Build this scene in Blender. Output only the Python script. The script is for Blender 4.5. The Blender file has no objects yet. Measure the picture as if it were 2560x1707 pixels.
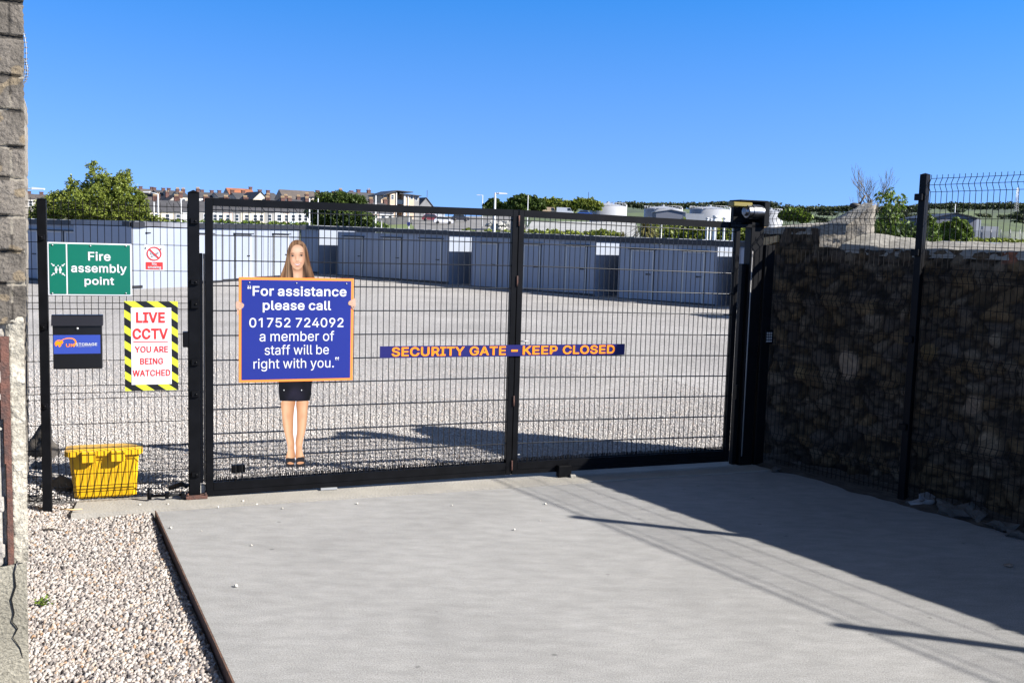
import bpy, bmesh, math, random
import numpy as np
from mathutils import Vector, Matrix, noise

random.seed(7)
SC = bpy.context.scene
COL = SC.collection
R_ = math.radians

# ------------------------------------------------------------------ camera
F, PITCH, ROLL, EYE = 2426.0, 0.1019, -0.0289, 2.12
CX, CY = 1280.0, 853.5
_f = Vector((0, math.cos(PITCH), -math.sin(PITCH)))
_d = Vector((0, -math.sin(PITCH), -math.cos(PITCH)))
_r = Vector((1, 0, 0))
_c, _s = math.cos(ROLL), math.sin(ROLL)
CR, CD, CF = _c * _r + _s * _d, -_s * _r + _c * _d, _f
CAM = Vector((0, 0, EYE))
cam = bpy.data.cameras.new('camera')
cam.sensor_width = 36; cam.lens = 36 * F / 2560.0
cam.clip_start = 0.1; cam.clip_end = 6000
camo = bpy.data.objects.new('camera', cam); COL.objects.link(camo)
camo.matrix_world = Matrix(((CR.x, -CD.x, -CF.x, 0), (CR.y, -CD.y, -CF.y, 0), (CR.z, -CD.z, -CF.z, EYE), (0, 0, 0, 1)))
SC.camera = camo

# ------------------------------------------------------------------ light
SUN_AZ = Vector((0.958, -0.286)).normalized(); SUN_EL = R_(32)
SKY_STRENGTH, SUN_STRENGTH, EXPOSURE = 0.105, 5.0, 1.58
w = bpy.data.worlds.new('World'); SC.world = w; w.use_nodes = True
nt = w.node_tree; bgn = nt.nodes['Background']
sky = nt.nodes.new('ShaderNodeTexSky'); sky.sky_type = 'NISHITA'; sky.sun_disc = False
sky.sun_elevation = SUN_EL; sky.sun_rotation = math.atan2(SUN_AZ.x, SUN_AZ.y)
sky.altitude = 0; sky.air_density = 1.0; sky.dust_density = 0.0; sky.ozone_density = 3.0
tc = nt.nodes.new('ShaderNodeTexCoord'); vm = nt.nodes.new('ShaderNodeVectorMath'); vm.operation = 'ADD'
vm.inputs[1].default_value = (0, 0, 0.34)
nrm = nt.nodes.new('ShaderNodeVectorMath'); nrm.operation = 'NORMALIZE'
nt.links.new(tc.outputs['Generated'], vm.inputs[0]); nt.links.new(vm.outputs[0], nrm.inputs[0]); nt.links.new(nrm.outputs[0], sky.inputs['Vector'])
sep = nt.nodes.new('ShaderNodeSeparateXYZ'); nt.links.new(tc.outputs['Generated'], sep.inputs[0])
mrs = nt.nodes.new('ShaderNodeMapRange'); mrs.inputs[1].default_value = 0.0; mrs.inputs[2].default_value = 0.26
mrs.inputs[3].default_value = 1.1; mrs.inputs[4].default_value = 1.36
nt.links.new(sep.outputs[2], mrs.inputs[0])
hsv = nt.nodes.new('ShaderNodeHueSaturation'); hsv.inputs['Hue'].default_value = 0.507
mrz = nt.nodes.new('ShaderNodeMapRange'); mrz.inputs[1].default_value = 0.26; mrz.inputs[2].default_value = 0.6; mrz.inputs[3].default_value = 1.0; mrz.inputs[4].default_value = 0.42
nt.links.new(sep.outputs[2], mrz.inputs[0]); smu = nt.nodes.new('ShaderNodeMath'); smu.operation = 'MULTIPLY'
nt.links.new(mrs.outputs[0], smu.inputs[0]); nt.links.new(mrz.outputs[0], smu.inputs[1]); nt.links.new(smu.outputs[0], hsv.inputs['Saturation']); nt.links.new(sky.outputs[0], hsv.inputs['Color'])
zlo = nt.nodes.new('ShaderNodeMapRange'); zlo.inputs[1].default_value = 0.25; zlo.inputs[2].default_value = 0.42     # sky band above the view brightened to fill shaded fronts ...
zlo.inputs[3].default_value = 1.0; zlo.inputs[4].default_value = 1.75; nt.links.new(sep.outputs[2], zlo.inputs[0])
zhi = nt.nodes.new('ShaderNodeMapRange'); zhi.inputs[1].default_value = 0.42; zhi.inputs[2].default_value = 0.72     # ... and the zenith darkened to deepen ground shade
zhi.inputs[3].default_value = 1.0; zhi.inputs[4].default_value = 0.06; nt.links.new(sep.outputs[2], zhi.inputs[0])
zen = nt.nodes.new('ShaderNodeMath'); zen.operation = 'MULTIPLY'; nt.links.new(zlo.outputs[0], zen.inputs[0]); nt.links.new(zhi.outputs[0], zen.inputs[1])
zmx = nt.nodes.new('ShaderNodeMix'); zmx.data_type = 'RGBA'; zmx.blend_type = 'MULTIPLY'; zmx.inputs[0].default_value = 1
nt.links.new(hsv.outputs[0], zmx.inputs[6]); nt.links.new(zen.outputs[0], zmx.inputs[7])
nt.links.new(zmx.outputs[2], bgn.inputs[0]); bgn.inputs[1].default_value = SKY_STRENGTH
sun = bpy.data.lights.new('sun', 'SUN'); sun.energy = SUN_STRENGTH; sun.angle = R_(0.53); sun.color = (1.0, 0.95, 0.88)
suno = bpy.data.objects.new('sun', sun); COL.objects.link(suno)
sd = Vector((SUN_AZ.x * math.cos(SUN_EL), SUN_AZ.y * math.cos(SUN_EL), math.sin(SUN_EL)))
suno.rotation_euler = sd.to_track_quat('Z', 'Y').to_euler(); suno.location = sd * 60
SC.view_settings.view_transform = 'Standard'; SC.view_settings.look = 'None'
SC.view_settings.exposure = EXPOSURE; SC.view_settings.gamma = 1

# ------------------------------------------------------------------ pixel -> place helpers (2560 px photograph)
def ray(x, y): return CR * ((x - CX) / F) + CD * ((y - CY) / F) + CF
def gnd(x, y, z=0.0):
    d = ray(x, y); return CAM + d * ((z - EYE) / d.z)
def atY(x, y, Y):
    d = ray(x, y); return CAM + d * (Y / d.y)
G0 = Vector((-2.4, 7.698)); YAW = 0.3541
GD = Vector((math.cos(YAW), math.sin(YAW))); GN = Vector((math.sin(YAW), -math.cos(YAW)))
def gate(x, y, off=0.0):
    """photo pixel -> (along gate, height) in the gate plane moved off metres towards the road"""
    d = ray(x, y); o = G0 + GN * off
    t = (o - CAM.xy).dot(GN) / d.xy.dot(GN); p = CAM + d * t
    return (p.xy - o).dot(GD), p.z
def vpl(x, y, p0, wdir):
    n = Vector((wdir[1], -wdir[0])); d = ray(x, y)
    t = (Vector(p0[:2]) - CAM.xy).dot(n) / d.xy.dot(n); return CAM + d * t

# ------------------------------------------------------------------ object helpers
def tag(o, label=None, cat=None, group=None, kind=None):
    if label: o['label'] = label
    if cat: o['category'] = cat
    if group: o['group'] = group
    if kind: o['kind'] = kind
    return o
def thing(name, label, cat, loc=(0, 0, 0), rz=0.0, group=None):
    o = bpy.data.objects.new(name, None); COL.objects.link(o); o.empty_display_size = 0.1
    o.location = loc; o.rotation_euler = (0, 0, rz)
    return tag(o, label, cat, group)
def copy_tree(o, parent=None):
    c = o.copy(); COL.objects.link(c)
    if parent is not None: c.parent = parent
    for ch in [k for k in bpy.data.objects if k.parent == o]:
        copy_tree(ch, c)
    return c
class MB:
    def __init__(s): s.v = []; s.f = []; s.m = []; s.sm = []
    def add(s, vs, fs, mi=0, sm=False):
        b = len(s.v); s.v += [tuple(p) for p in vs]
        for f in fs: s.f.append(tuple(b + i for i in f)); s.m.append(mi); s.sm.append(sm)
    def box(s, x0, y0, z0, x1, y1, z1, mi=0):
        s.add([(x0, y0, z0), (x1, y0, z0), (x1, y1, z0), (x0, y1, z0), (x0, y0, z1), (x1, y0, z1), (x1, y1, z1), (x0, y1, z1)],
              [(0, 3, 2, 1), (4, 5, 6, 7), (0, 1, 5, 4), (1, 2, 6, 5), (2, 3, 7, 6), (3, 0, 4, 7)], mi)
    def bevbox(s, x0, y0, z0, x1, y1, z1, b=0.004, mi=0):
        bm = bmesh.new(); bmesh.ops.create_cube(bm, size=1)
        for v in bm.verts: v.co = Vector(((x0 + x1) / 2 + v.co.x * (x1 - x0), (y0 + y1) / 2 + v.co.y * (y1 - y0), (z0 + z1) / 2 + v.co.z * (z1 - z0)))
        bmesh.ops.bevel(bm, geom=bm.edges[:], offset=b, segments=1, affect='EDGES', profile=0.7)
        bm.verts.index_update(); s.add([v.co.copy() for v in bm.verts], [[v.index for v in f.verts] for f in bm.faces], mi); bm.free()
    def prism_y(s, pts, y0, y1, mi=0):
        """polygon (x,z) counter-clockwise seen from -y, extruded y0 (front) .. y1"""
        n = len(pts)
        s.add([(p[0], y0, p[1]) for p in pts] + [(p[0], y1, p[1]) for p in pts],
              [tuple(range(n)), tuple(reversed(range(n, 2 * n)))] + [(i + n, (i + 1) % n + n, (i + 1) % n, i) for i in range(n)], mi)
    def prism_z(s, pts, z0, z1, mi=0):
        n = len(pts)
        s.add([(p[0], p[1], z0) for p in pts] + [(p[0], p[1], z1) for p in pts],
              [tuple(reversed(range(n))), tuple(range(n, 2 * n))] + [(i, (i + 1) % n, (i + 1) % n + n, i + n) for i in range(n)], mi)
    def tube(s, path, r, n=6, mi=0, sm=True, cap=True):
        P = [Vector(p) for p in path]; rs = r if isinstance(r, (list, tuple)) else [r] * len(P)
        up = Vector((0, 0, 1)); rings = []; a0 = None
        for i, p in enumerate(P):
            t = (P[min(i + 1, len(P) - 1)] - P[max(i - 1, 0)]).normalized()
            a = a0 if a0 is not None else (up if abs(t.z) < 0.9 else Vector((1, 0, 0)))
            a = (a - t * a.dot(t)).normalized(); a0 = a; b = t.cross(a)
            rings.append([p + (a * math.cos(2 * math.pi * (k + .5) / n) + b * math.sin(2 * math.pi * (k + .5) / n)) * rs[i] for k in range(n)])
        fs = []
        for i in range(len(P) - 1):
            for k in range(n): fs.append((i * n + k, i * n + (k + 1) % n, (i + 1) * n + (k + 1) % n, (i + 1) * n + k))
        if cap: fs += [tuple(reversed(range(n))), tuple(range((len(P) - 1) * n, len(P) * n))]
        s.add([q for g in rings for q in g], fs, mi, sm)
    def lathe(s, c, prof, n=24, mi=0, sm=True):
        vs = []; fs = []
        for r, z in prof:
            vs += [(c[0] + r * math.cos(2 * math.pi * k / n), c[1] + r * math.sin(2 * math.pi * k / n), c[2] + z) for k in range(n)]
        for i in range(len(prof) - 1):
            for k in range(n): fs.append((i * n + k, i * n + (k + 1) % n, (i + 1) * n + (k + 1) % n, (i + 1) * n + k))
        fs += [tuple(reversed(range(n))), tuple(range((len(prof) - 1) * n, len(prof) * n))]
        s.add(vs, fs, mi, sm)
    def blob(s, c, r, seed=0, sub=1, rough=.25, mi=0, sm=True):
        bm = bmesh.new(); bmesh.ops.create_icosphere(bm, subdivisions=sub, radius=1)
        o = Vector((seed * 3.1, seed * 1.7, seed * .9))
        for v in bm.verts:
            k = 1 + rough * noise.noise(v.co * 1.3 + o)
            v.co = Vector((c[0] + v.co.x * r[0] * k, c[1] + v.co.y * r[1] * k, c[2] + v.co.z * r[2] * k))
        bm.verts.index_update(); s.add([v.co.copy() for v in bm.verts], [[v.index for v in f.verts] for f in bm.faces], mi, sm); bm.free()
    def build(s, name, mats, parent=None):
        me = bpy.data.meshes.new(name); me.from_pydata(s.v, [], s.f)
        for m in (mats if isinstance(mats, (list, tuple)) else [mats]): me.materials.append(m)
        me.polygons.foreach_set('material_index', s.m); me.polygons.foreach_set('use_smooth', s.sm); me.update()
        o = bpy.data.objects.new(name, me); COL.objects.link(o)
        if parent is not None: o.parent = parent
        return o
def np_mesh(name, V, Fc, mat, parent=None, k=4, smooth=False):
    me = bpy.data.meshes.new(name); nv, nf = len(V), len(Fc)
    me.vertices.add(nv); me.vertices.foreach_set('co', np.asarray(V, dtype=np.float32).ravel())
    me.loops.add(nf * k); me.loops.foreach_set('vertex_index', np.asarray(Fc, dtype=np.int32).ravel())
    me.polygons.add(nf); me.polygons.foreach_set('loop_start', np.arange(0, nf * k, k, dtype=np.int32))
    me.materials.append(mat); me.update(calc_edges=True); me.validate()
    if smooth: me.polygons.foreach_set('use_smooth', [True] * nf)
    o = bpy.data.objects.new(name, me); COL.objects.link(o)
    if parent is not None: o.parent = parent
    return o

# ------------------------------------------------------------------ materials
def mat(name, col, rough=0.6, metal=0.0, col2=None, scale=5.0, detail=4, bump=0.0, bscale=None, contrast=(0.35, 0.65), spec=0.5, island=0.0, stretch=None, dist=0.02):
    m = bpy.data.materials.new(name); m.use_nodes = True; n = m.node_tree; b = n.nodes['Principled BSDF']
    b.inputs['Base Color'].default_value = (*col, 1); b.inputs['Roughness'].default_value = rough; b.inputs['Metallic'].default_value = metal
    b.inputs['Specular IOR Level'].default_value = spec
    out = None
    if col2 is not None or bump:
        t = n.nodes.new('ShaderNodeTexCoord'); vec = t.outputs['Object']
        if stretch:
            mp = n.nodes.new('ShaderNodeMapping'); mp.inputs['Scale'].default_value = stretch[0]; mp.inputs['Rotation'].default_value = (0, 0, stretch[1])
            n.links.new(vec, mp.inputs[0]); vec = mp.outputs[0]
    if col2 is not None:
        x = n.nodes.new('ShaderNodeTexNoise'); x.inputs['Scale'].default_value = scale; x.inputs['Detail'].default_value = detail
        n.links.new(vec, x.inputs['Vector'])
        mr = n.nodes.new('ShaderNodeMapRange'); mr.inputs[1].default_value, mr.inputs[2].default_value = contrast
        n.links.new(x.outputs[0], mr.inputs[0])
        mx = n.nodes.new('ShaderNodeMix'); mx.data_type = 'RGBA'; mx.inputs[6].default_value = (*col, 1); mx.inputs[7].default_value = (*col2, 1)
        n.links.new(mr.outputs[0], mx.inputs[0]); out = mx.outputs[2]; n.links.new(out, b.inputs['Base Color'])
    if island:
        g = n.nodes.new('ShaderNodeNewGeometry'); h = n.nodes.new('ShaderNodeHueSaturation')
        mr = n.nodes.new('ShaderNodeMapRange'); mr.inputs[3].default_value = 1 - island; mr.inputs[4].default_value = 1 + island
        n.links.new(g.outputs['Random Per Island'], mr.inputs[0]); n.links.new(mr.outputs[0], h.inputs['Value'])
        if out: n.links.new(out, h.inputs['Color'])
        else: h.inputs['Color'].default_value = (*col, 1)
        n.links.new(h.outputs[0], b.inputs['Base Color'])
    if bump:
        x = n.nodes.new('ShaderNodeTexNoise'); x.inputs['Scale'].default_value = bscale or scale * 4; x.inputs['Detail'].default_value = 5
        n.links.new(vec, x.inputs['Vector'])
        bp = n.nodes.new('ShaderNodeBump'); bp.inputs['Strength'].default_value = bump; bp.inputs['Distance'].default_value = dist
        n.links.new(x.outputs[0], bp.inputs['Height']); n.links.new(bp.outputs[0], b.inputs['Normal'])
    return m
def leafmat(name, c1, c2, scale=.6):
    m = mat(name, c1, .55, col2=c2, scale=scale, detail=2, island=.35, spec=.25)
    n = m.node_tree; b = n.nodes['Principled BSDF']; tr = n.nodes.new('ShaderNodeBsdfTranslucent'); mx = n.nodes.new('ShaderNodeMixShader')
    mx.inputs[0].default_value = .3; src = b.inputs['Base Color'].links[0].from_socket; n.links.new(src, tr.inputs[0])
    n.links.new(b.outputs[0], mx.inputs[1]); n.links.new(tr.outputs[0], mx.inputs[2]); n.links.new(mx.outputs[0], n.nodes['Material Output'].inputs[0])
    return m
M = {}
M['black'] = mat('black_powder_coat', (.0014, .0015, .002), .45, col2=(.0028, .003, .004), scale=9, spec=.12)
M['wire'] = mat('black_wire', (.0015, .0015, .002), .5, spec=.12)
M['gate_wire'] = mat('gate_wire', (.0015, .0015, .002), .3, spec=.6)
M['rust'] = mat('rust', (.09, .036, .024), .85, col2=(.04, .02, .016), scale=30, bump=.4)
M['rustedge'] = mat('rusty_edge', (.12, .06, .035), .85, col2=(.05, .028, .02), scale=25, bump=.3)
M['steel'] = mat('bare_steel', (.22, .225, .24), .36, metal=1.0, col2=(.12, .12, .13), scale=20)
M['galv'] = mat('galvanised', (.3, .31, .32), .5, metal=.5)
M['grey_strip'] = mat('grey_strip', (.22, .21, .2), .4)
M['rubber'] = mat('rubber', (.012, .011, .011), .7, col2=(.02, .016, .014), scale=40)
M['white_sign'] = mat('white_vinyl', (.47, .48, .51), .35, spec=.35)
M['green_sign'] = mat('green_vinyl', (.002, .1, .066), .35, col2=(.002, .094, .062), scale=3, spec=.4)
M['blue_sign'] = mat('blue_vinyl', (.0085, .016, .15), .32, col2=(.0095, .0175, .16), scale=2, spec=.4)
M['navy_sign'] = mat('navy_vinyl', (.009, .009, .085), .32, spec=.4)
M['orange_sign'] = mat('orange_vinyl', (.66, .19, .035), .38, spec=.4)
M['orange2'] = mat('orange_letter', (.8, .2, .0), .4)
M['red_sign'] = mat('red_vinyl', (.46, .028, .026), .38, spec=.4)
M['yellow_sign'] = mat('yellow_vinyl', (.44, .49, .03), .38, spec=.4)
M['blk_sign'] = mat('black_vinyl', (.003, .003, .003), .4)
M['yellow_bin'] = mat('yellow_plastic', (.58, .335, .006), .42, col2=(.53, .3, .006), scale=5, bump=.03, spec=.45)
M['postbox'] = mat('post_box_paint', (.0025, .0025, .003), .35, spec=.5)
M['postlid'] = mat('post_box_lid', (.005, .005, .008), .35, spec=.5)
M['unit'] = mat('grey_blue_panel', (.195, .22, .268), .42, col2=(.21, .235, .283), scale=.8, spec=.4)
M['unit_seam'] = mat('panel_seam', (.14, .145, .168), .5)
M['unit_dark'] = mat('dark_roof_trim', (.006, .0065, .009), .55, col2=(.009, .0095, .012), scale=2)
M['roof_sheet'] = mat('light_roof_sheet', (.2, .21, .23), .4, col2=(.06, .06, .07), scale=.5)
M['jamb'] = mat('door_jamb', (.4, .4, .39), .45)
M['pipe'] = mat('white_pipe', (.42, .45, .48), .4)
M['lamp'] = mat('lamp_post_grey', (.42, .43, .44), .45)
M['timber'] = mat('pale_timber', (.5, .35, .17), .7, col2=(.34, .23, .11), scale=12, stretch=((1, 1, 8), 0))
M['concrete_lt'] = mat('pale_concrete', (.3, .285, .25), .9, col2=(.21, .2, .175), scale=4, bump=.5, bscale=30)
M['bark'] = mat('bark', (.1, .08, .06), .9, col2=(.06, .05, .04), scale=8)
M['bark_lt'] = mat('pale_bark', (.1, .085, .06), .9)
M['leaf_mid'] = leafmat('leaf_mid', (.11, .14, .02), (.18, .21, .034), .35)
M['leaf_dark'] = leafmat('leaf_dark', (.03, .052, .009), (.06, .09, .014), .5)
M['leaf_bright'] = leafmat('leaf_bright', (.07, .115, .014), (.1, .14, .02), .5)
M['leaf_palm'] = leafmat('leaf_palm', (.1, .11, .045), (.16, .14, .05), 2)
M['leaf_far'] = leafmat('leaf_far', (.04, .055, .025), (.055, .07, .03), .02)
GLYPHS = {
 '.': (188, "95,-4 86,-4 78,-1 70,3 63,9 57,16 53,24 50,32 50,41 50,50 53,59 57,66 63,73 70,79 78,83 86,86 95,87 104,86 113,83 121,79 128,73 134,66 138,59 140,50 141,41 140,32 138,24 134,16 128,9 121,3 113,-1 104,-4"),
 '0': (453, "227,-7 199,-5 174,1 151,11 130,24 111,41 95,62 80,86 69,113 60,144 53,178 49,214 48,254 49,294 53,330 60,364 69,395 81,422 95,447 112,467 130,484 151,498 174,508 200,514 227,516 254,514 279,508 302,498 323,484 342,467 358,447 372,422 384,395 393,364 400,330 404,294 405,254 404,214 400,178 393,144 384,113 373,86 359,62 342,41 323,24 302,11 279,1 254,-5|227,50 245,51 261,56 276,63 290,74 303,87 313,103 323,122 330,144 336,168 340,194 343,223 344,254 343,285 340,314 336,341 330,365 323,387 313,405 303,422 290,435 276,446 261,453 245,458 227,460 209,458 192,453 177,446 163,435 151,422 140,405 131,387 123,365 117,341 113,314 110,285 109,254 110,223 113,194 117,168 123,144 131,122 140,103 151,87 163,74 177,63 192,56 209,51"),
 '1': (453, "76,0 76,55 391,55 391,0|276,509 276,0 212,0 212,448 209,448 86,358 86,427 198,509"),
 '2': (453, "64,0 64,47 234,229 282,282 291,294 299,305 305,316 311,327 315,337 318,348 320,360 320,371 319,385 317,397 313,408 308,419 301,428 293,436 283,443 273,449 262,454 250,457 237,459 224,460 209,459 196,457 184,453 172,447 162,441 153,433 145,424 139,413 134,402 130,390 128,376 127,362 66,362 67,384 71,405 77,424 86,442 98,459 111,473 126,486 143,496 162,505 182,511 203,514 225,516 247,514 268,511 288,505 306,497 323,486 337,474 350,461 361,445 370,428 376,411 380,392 381,372 380,358 378,345 375,331 371,318 365,304 357,290 347,275 336,259 322,241 306,223 288,202 267,180 153,60 153,57 389,57 389,0"),
 '3': (453, "218,-7 195,-6 173,-3 152,2 133,10 114,19 98,30 83,43 70,57 60,74 52,91 46,111 44,132 109,132 111,119 115,107 120,97 126,87 134,78 144,71 154,64 165,59 178,55 191,52 204,50 219,50 234,51 248,53 262,56 275,61 287,67 297,74 307,83 315,93 321,104 325,116 328,130 329,145 328,158 326,172 322,184 316,196 308,207 299,217 288,226 275,234 260,240 242,244 223,247 201,248 157,248 157,299 288,448 288,452 70,452 70,509 372,509 372,461 211,278 211,289 239,290 264,288 287,284 308,276 327,265 344,253 359,239 371,222 381,205 387,186 392,166 393,145 392,123 387,103 380,84 370,66 358,50 344,36 327,23 309,12 288,4 266,-2 243,-6"),
 '4': (453, "40,105 40,158 247,509 311,509 109,166 109,163 413,163 413,105|282,0 282,121 282,146 282,318 343,318 343,0"),
 '5': (453, "221,-7 199,-6 178,-2 159,3 140,11 123,21 108,32 94,45 83,60 73,76 66,93 62,111 60,130 122,130 124,119 127,108 132,98 138,89 145,80 154,73 163,66 173,60 184,56 196,52 208,50 221,50 236,51 250,53 264,58 276,64 288,72 298,82 307,92 314,104 320,117 324,131 327,146 328,162 327,178 324,193 320,208 314,221 306,233 297,244 286,254 275,262 262,269 248,273 233,276 218,277 205,276 192,275 180,272 167,268 156,264 145,258 136,252 128,246 67,253 96,509 366,509 366,452 151,452 134,301 136,301 145,308 155,315 166,320 178,325 190,329 203,331 216,333 229,334 247,333 263,330 279,326 294,321 308,314 321,306 334,296 345,285 355,273 364,260 372,246 379,231 384,215 388,199 390,181 391,163 390,139 385,117 379,95 369,76 357,57 343,41 327,27 309,15 289,6 268,-1 245,-5"),
 '6': (453, "226,-7 203,-5 182,-1 161,5 142,15 125,26 109,40 96,56 84,74 75,94 69,115 65,138 64,162 65,180 68,199 73,219 80,239 89,261 102,285 118,311 137,340 252,509 322,509 151,261 145,261 165,288 196,307 205,310 214,312 224,314 235,314 257,313 278,309 298,303 316,295 332,284 346,271 359,257 370,240 378,221 384,201 388,180 389,157 388,134 384,112 377,92 368,73 356,55 343,39 327,26 310,14 291,5 271,-2 249,-6|226,48 241,49 254,52 267,56 279,63 289,70 299,79 307,90 314,101 320,114 324,128 327,142 327,157 327,173 324,187 320,201 314,213 307,225 299,235 289,244 279,251 267,258 254,262 241,264 226,265 212,264 198,262 186,258 174,252 163,244 153,235 145,225 138,214 132,201 128,188 126,174 125,158 126,143 128,128 132,114 138,102 145,90 153,79 163,70 174,63 186,56 198,52 212,49"),
 '7': (453, "97,0 323,448 323,452 62,452 62,509 391,509 391,449 165,0"),
 '8': (453, "226,-7 201,-6 178,-2 156,3 136,11 117,21 101,33 86,47 74,62 64,78 57,96 53,115 52,135 53,151 55,166 59,181 65,195 72,208 81,220 90,231 101,241 113,249 125,256 139,261 153,265 153,267 135,273 119,282 105,293 93,308 83,324 76,342 72,360 70,380 72,399 75,417 82,434 90,450 101,464 114,477 129,488 146,498 164,506 184,511 204,514 226,516 248,514 269,511 288,506 306,498 323,488 337,477 350,464 361,450 370,434 377,417 380,399 382,380 380,361 376,342 369,324 359,308 347,293 333,282 318,273 300,267 300,265 314,261 327,256 339,249 351,241 362,231 372,220 380,208 387,195 393,181 397,166 400,151 401,135 399,115 395,96 388,78 378,62 366,47 352,33 335,21 317,11 296,3 275,-2 251,-6|226,49 243,50 258,52 272,55 285,60 296,66 307,74 315,82 323,91 329,102 333,113 336,126 337,139 336,152 333,165 329,177 322,189 314,199 305,208 295,216 283,223 270,228 256,232 242,234 226,235 211,234 196,232 182,228 169,223 157,216 147,208 138,199 130,189 123,177 119,165 116,152 115,139 116,126 119,113 123,102 129,91 136,82 145,74 156,66 167,60 180,55 195,52 210,50|226,290 239,290 252,292 263,296 274,300 284,306 293,313 300,321 307,330 312,341 316,351 318,363 319,376 318,388 316,399 313,410 308,420 301,429 294,437 285,444 275,449 264,454 252,457 240,459 226,460 213,459 200,457 188,454 177,449 167,444 159,437 151,429 145,420 139,410 136,399 134,388 133,376 134,363 136,351 139,341 145,330 151,321 159,313 168,306 178,300 189,296 201,292 213,290"),
 '9': (453, "226,516 249,514 271,510 291,503 310,494 328,482 343,468 356,452 368,434 377,414 384,393 388,371 389,347 388,328 385,309 380,290 373,270 363,248 350,224 334,197 315,168 200,0 130,0 301,248 307,248 287,221 257,202 248,199 238,196 228,195 218,195 195,196 175,199 155,206 137,214 121,225 106,237 94,252 83,269 74,287 68,307 65,329 64,352 65,375 69,397 75,417 85,436 96,454 110,469 125,483 143,494 162,504 182,510 203,514|226,460 212,459 199,457 186,452 174,446 163,438 154,429 145,419 138,407 133,395 129,381 126,367 125,352 126,336 129,322 133,308 138,295 145,284 154,274 163,265 174,257 186,251 199,247 212,244 226,243 240,244 254,247 267,251 279,257 289,265 299,273 307,284 314,295 320,308 324,321 327,335 327,350 327,366 324,381 320,394 314,407 307,419 299,429 290,438 279,446 267,452 254,457 241,459"),
 'A': (480, "16,0 201,509 276,509 463,0 395,0 287,302 264,372 232,478 245,478 213,371 191,302 85,0|110,142 110,199 370,199 370,142"),
 'B': (456, "60,0 60,509 241,509 266,508 289,504 310,499 329,491 345,481 359,469 371,456 381,442 388,426 394,410 397,392 398,374 397,358 395,344 392,331 387,320 380,310 373,301 365,293 356,286 347,280 336,275 326,270 315,267 315,262 327,261 339,257 351,252 363,245 374,237 385,227 394,216 402,203 409,189 414,173 417,155 418,136 417,117 413,100 408,83 400,67 390,52 377,39 362,28 344,18 324,10 301,4 275,1 247,0|125,57 245,57 272,58 296,63 315,70 330,80 341,92 349,105 354,120 355,137 355,149 352,161 348,173 342,184 335,194 327,203 317,211 306,218 293,224 279,228 264,230 248,231 125,231|125,285 238,285 252,286 265,288 277,291 288,296 299,302 308,309 316,317 323,326 329,337 333,348 335,359 336,372 334,388 330,403 323,417 313,429 299,439 283,446 263,450 240,452 125,452"),
 'C': (510, "267,-7 235,-5 205,1 177,11 150,25 126,42 104,63 86,88 70,115 57,146 48,179 42,215 40,254 42,293 48,329 57,362 70,393 86,421 104,445 126,466 150,484 177,498 205,508 235,514 267,516 286,515 305,513 323,509 340,504 357,498 373,490 388,481 402,471 415,460 427,447 438,433 448,418 456,402 463,385 469,367 473,348 408,348 405,361 401,373 395,384 389,395 382,404 375,413 366,421 357,428 348,435 337,440 327,445 315,449 304,452 292,454 280,455 267,456 245,454 223,450 203,443 184,432 166,419 150,403 137,385 125,364 116,340 109,314 105,285 103,254 105,223 109,194 116,168 125,145 137,123 151,105 166,89 184,76 203,66 223,59 245,54 267,53 280,53 292,55 304,57 315,60 327,64 337,69 348,74 357,81 366,88 375,96 382,105 389,114 395,125 401,136 405,148 408,160 473,160 469,142 463,124 457,107 448,91 438,76 428,62 416,49 402,38 388,28 373,19 357,11 341,5 323,0 305,-4 286,-6"),
 'D': (502, "219,0 96,0 96,57 215,57 244,58 272,63 296,70 318,81 337,94 354,110 368,128 379,149 388,172 394,198 398,226 399,255 398,285 394,312 388,337 379,361 368,381 354,399 338,415 320,428 299,438 275,446 249,450 221,452 93,452 93,509 225,509 261,507 294,501 325,492 353,478 377,461 399,441 418,418 433,391 446,361 455,329 460,293 462,255 460,217 455,181 446,149 433,119 417,92 398,68 376,48 351,31 322,17 291,8 256,2|125,509 125,0 60,0 60,509"),
 'E': (419, "60,0 60,509 372,509 372,452 125,452 125,286 355,286 355,229 125,229 125,57 375,57 375,0"),
 'F': (410, "60,0 60,509 369,509 369,452 125,452 125,278 346,278 346,221 125,221 125,0"),
 'G': (520, "269,-7 236,-5 205,1 176,11 149,25 125,43 104,64 85,88 69,116 57,146 47,179 42,215 40,254 42,293 47,329 57,362 69,393 85,421 103,445 125,466 149,484 175,498 203,508 233,514 265,516 285,515 304,513 322,509 340,504 358,497 374,489 389,480 403,469 416,458 429,445 439,431 449,416 458,401 465,384 470,367 474,349 408,349 404,361 399,372 393,383 387,393 380,403 373,411 365,420 356,427 347,434 337,439 326,444 315,448 304,452 291,454 279,455 265,456 243,454 222,450 202,443 183,432 166,419 150,404 137,385 125,364 116,340 109,314 105,285 103,254 105,223 109,194 116,168 125,145 137,124 151,105 166,90 184,76 203,66 224,59 246,54 269,53 290,54 309,57 328,63 345,71 360,81 374,93 386,107 396,123 404,141 410,160 414,180 415,202 434,199 283,199 283,256 478,256 478,200 476,170 471,141 463,115 451,91 436,69 419,50 399,33 377,19 352,8 326,0 298,-5"),
 'H': (517, "60,0 60,509 125,509 125,289 392,289 392,509 457,509 457,0 392,0 392,232 125,232 125,0"),
 'I': (300, "31,0 31,57 118,57 118,452 31,452 31,509 269,509 269,452 183,452 183,57 269,57 269,0"),
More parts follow.
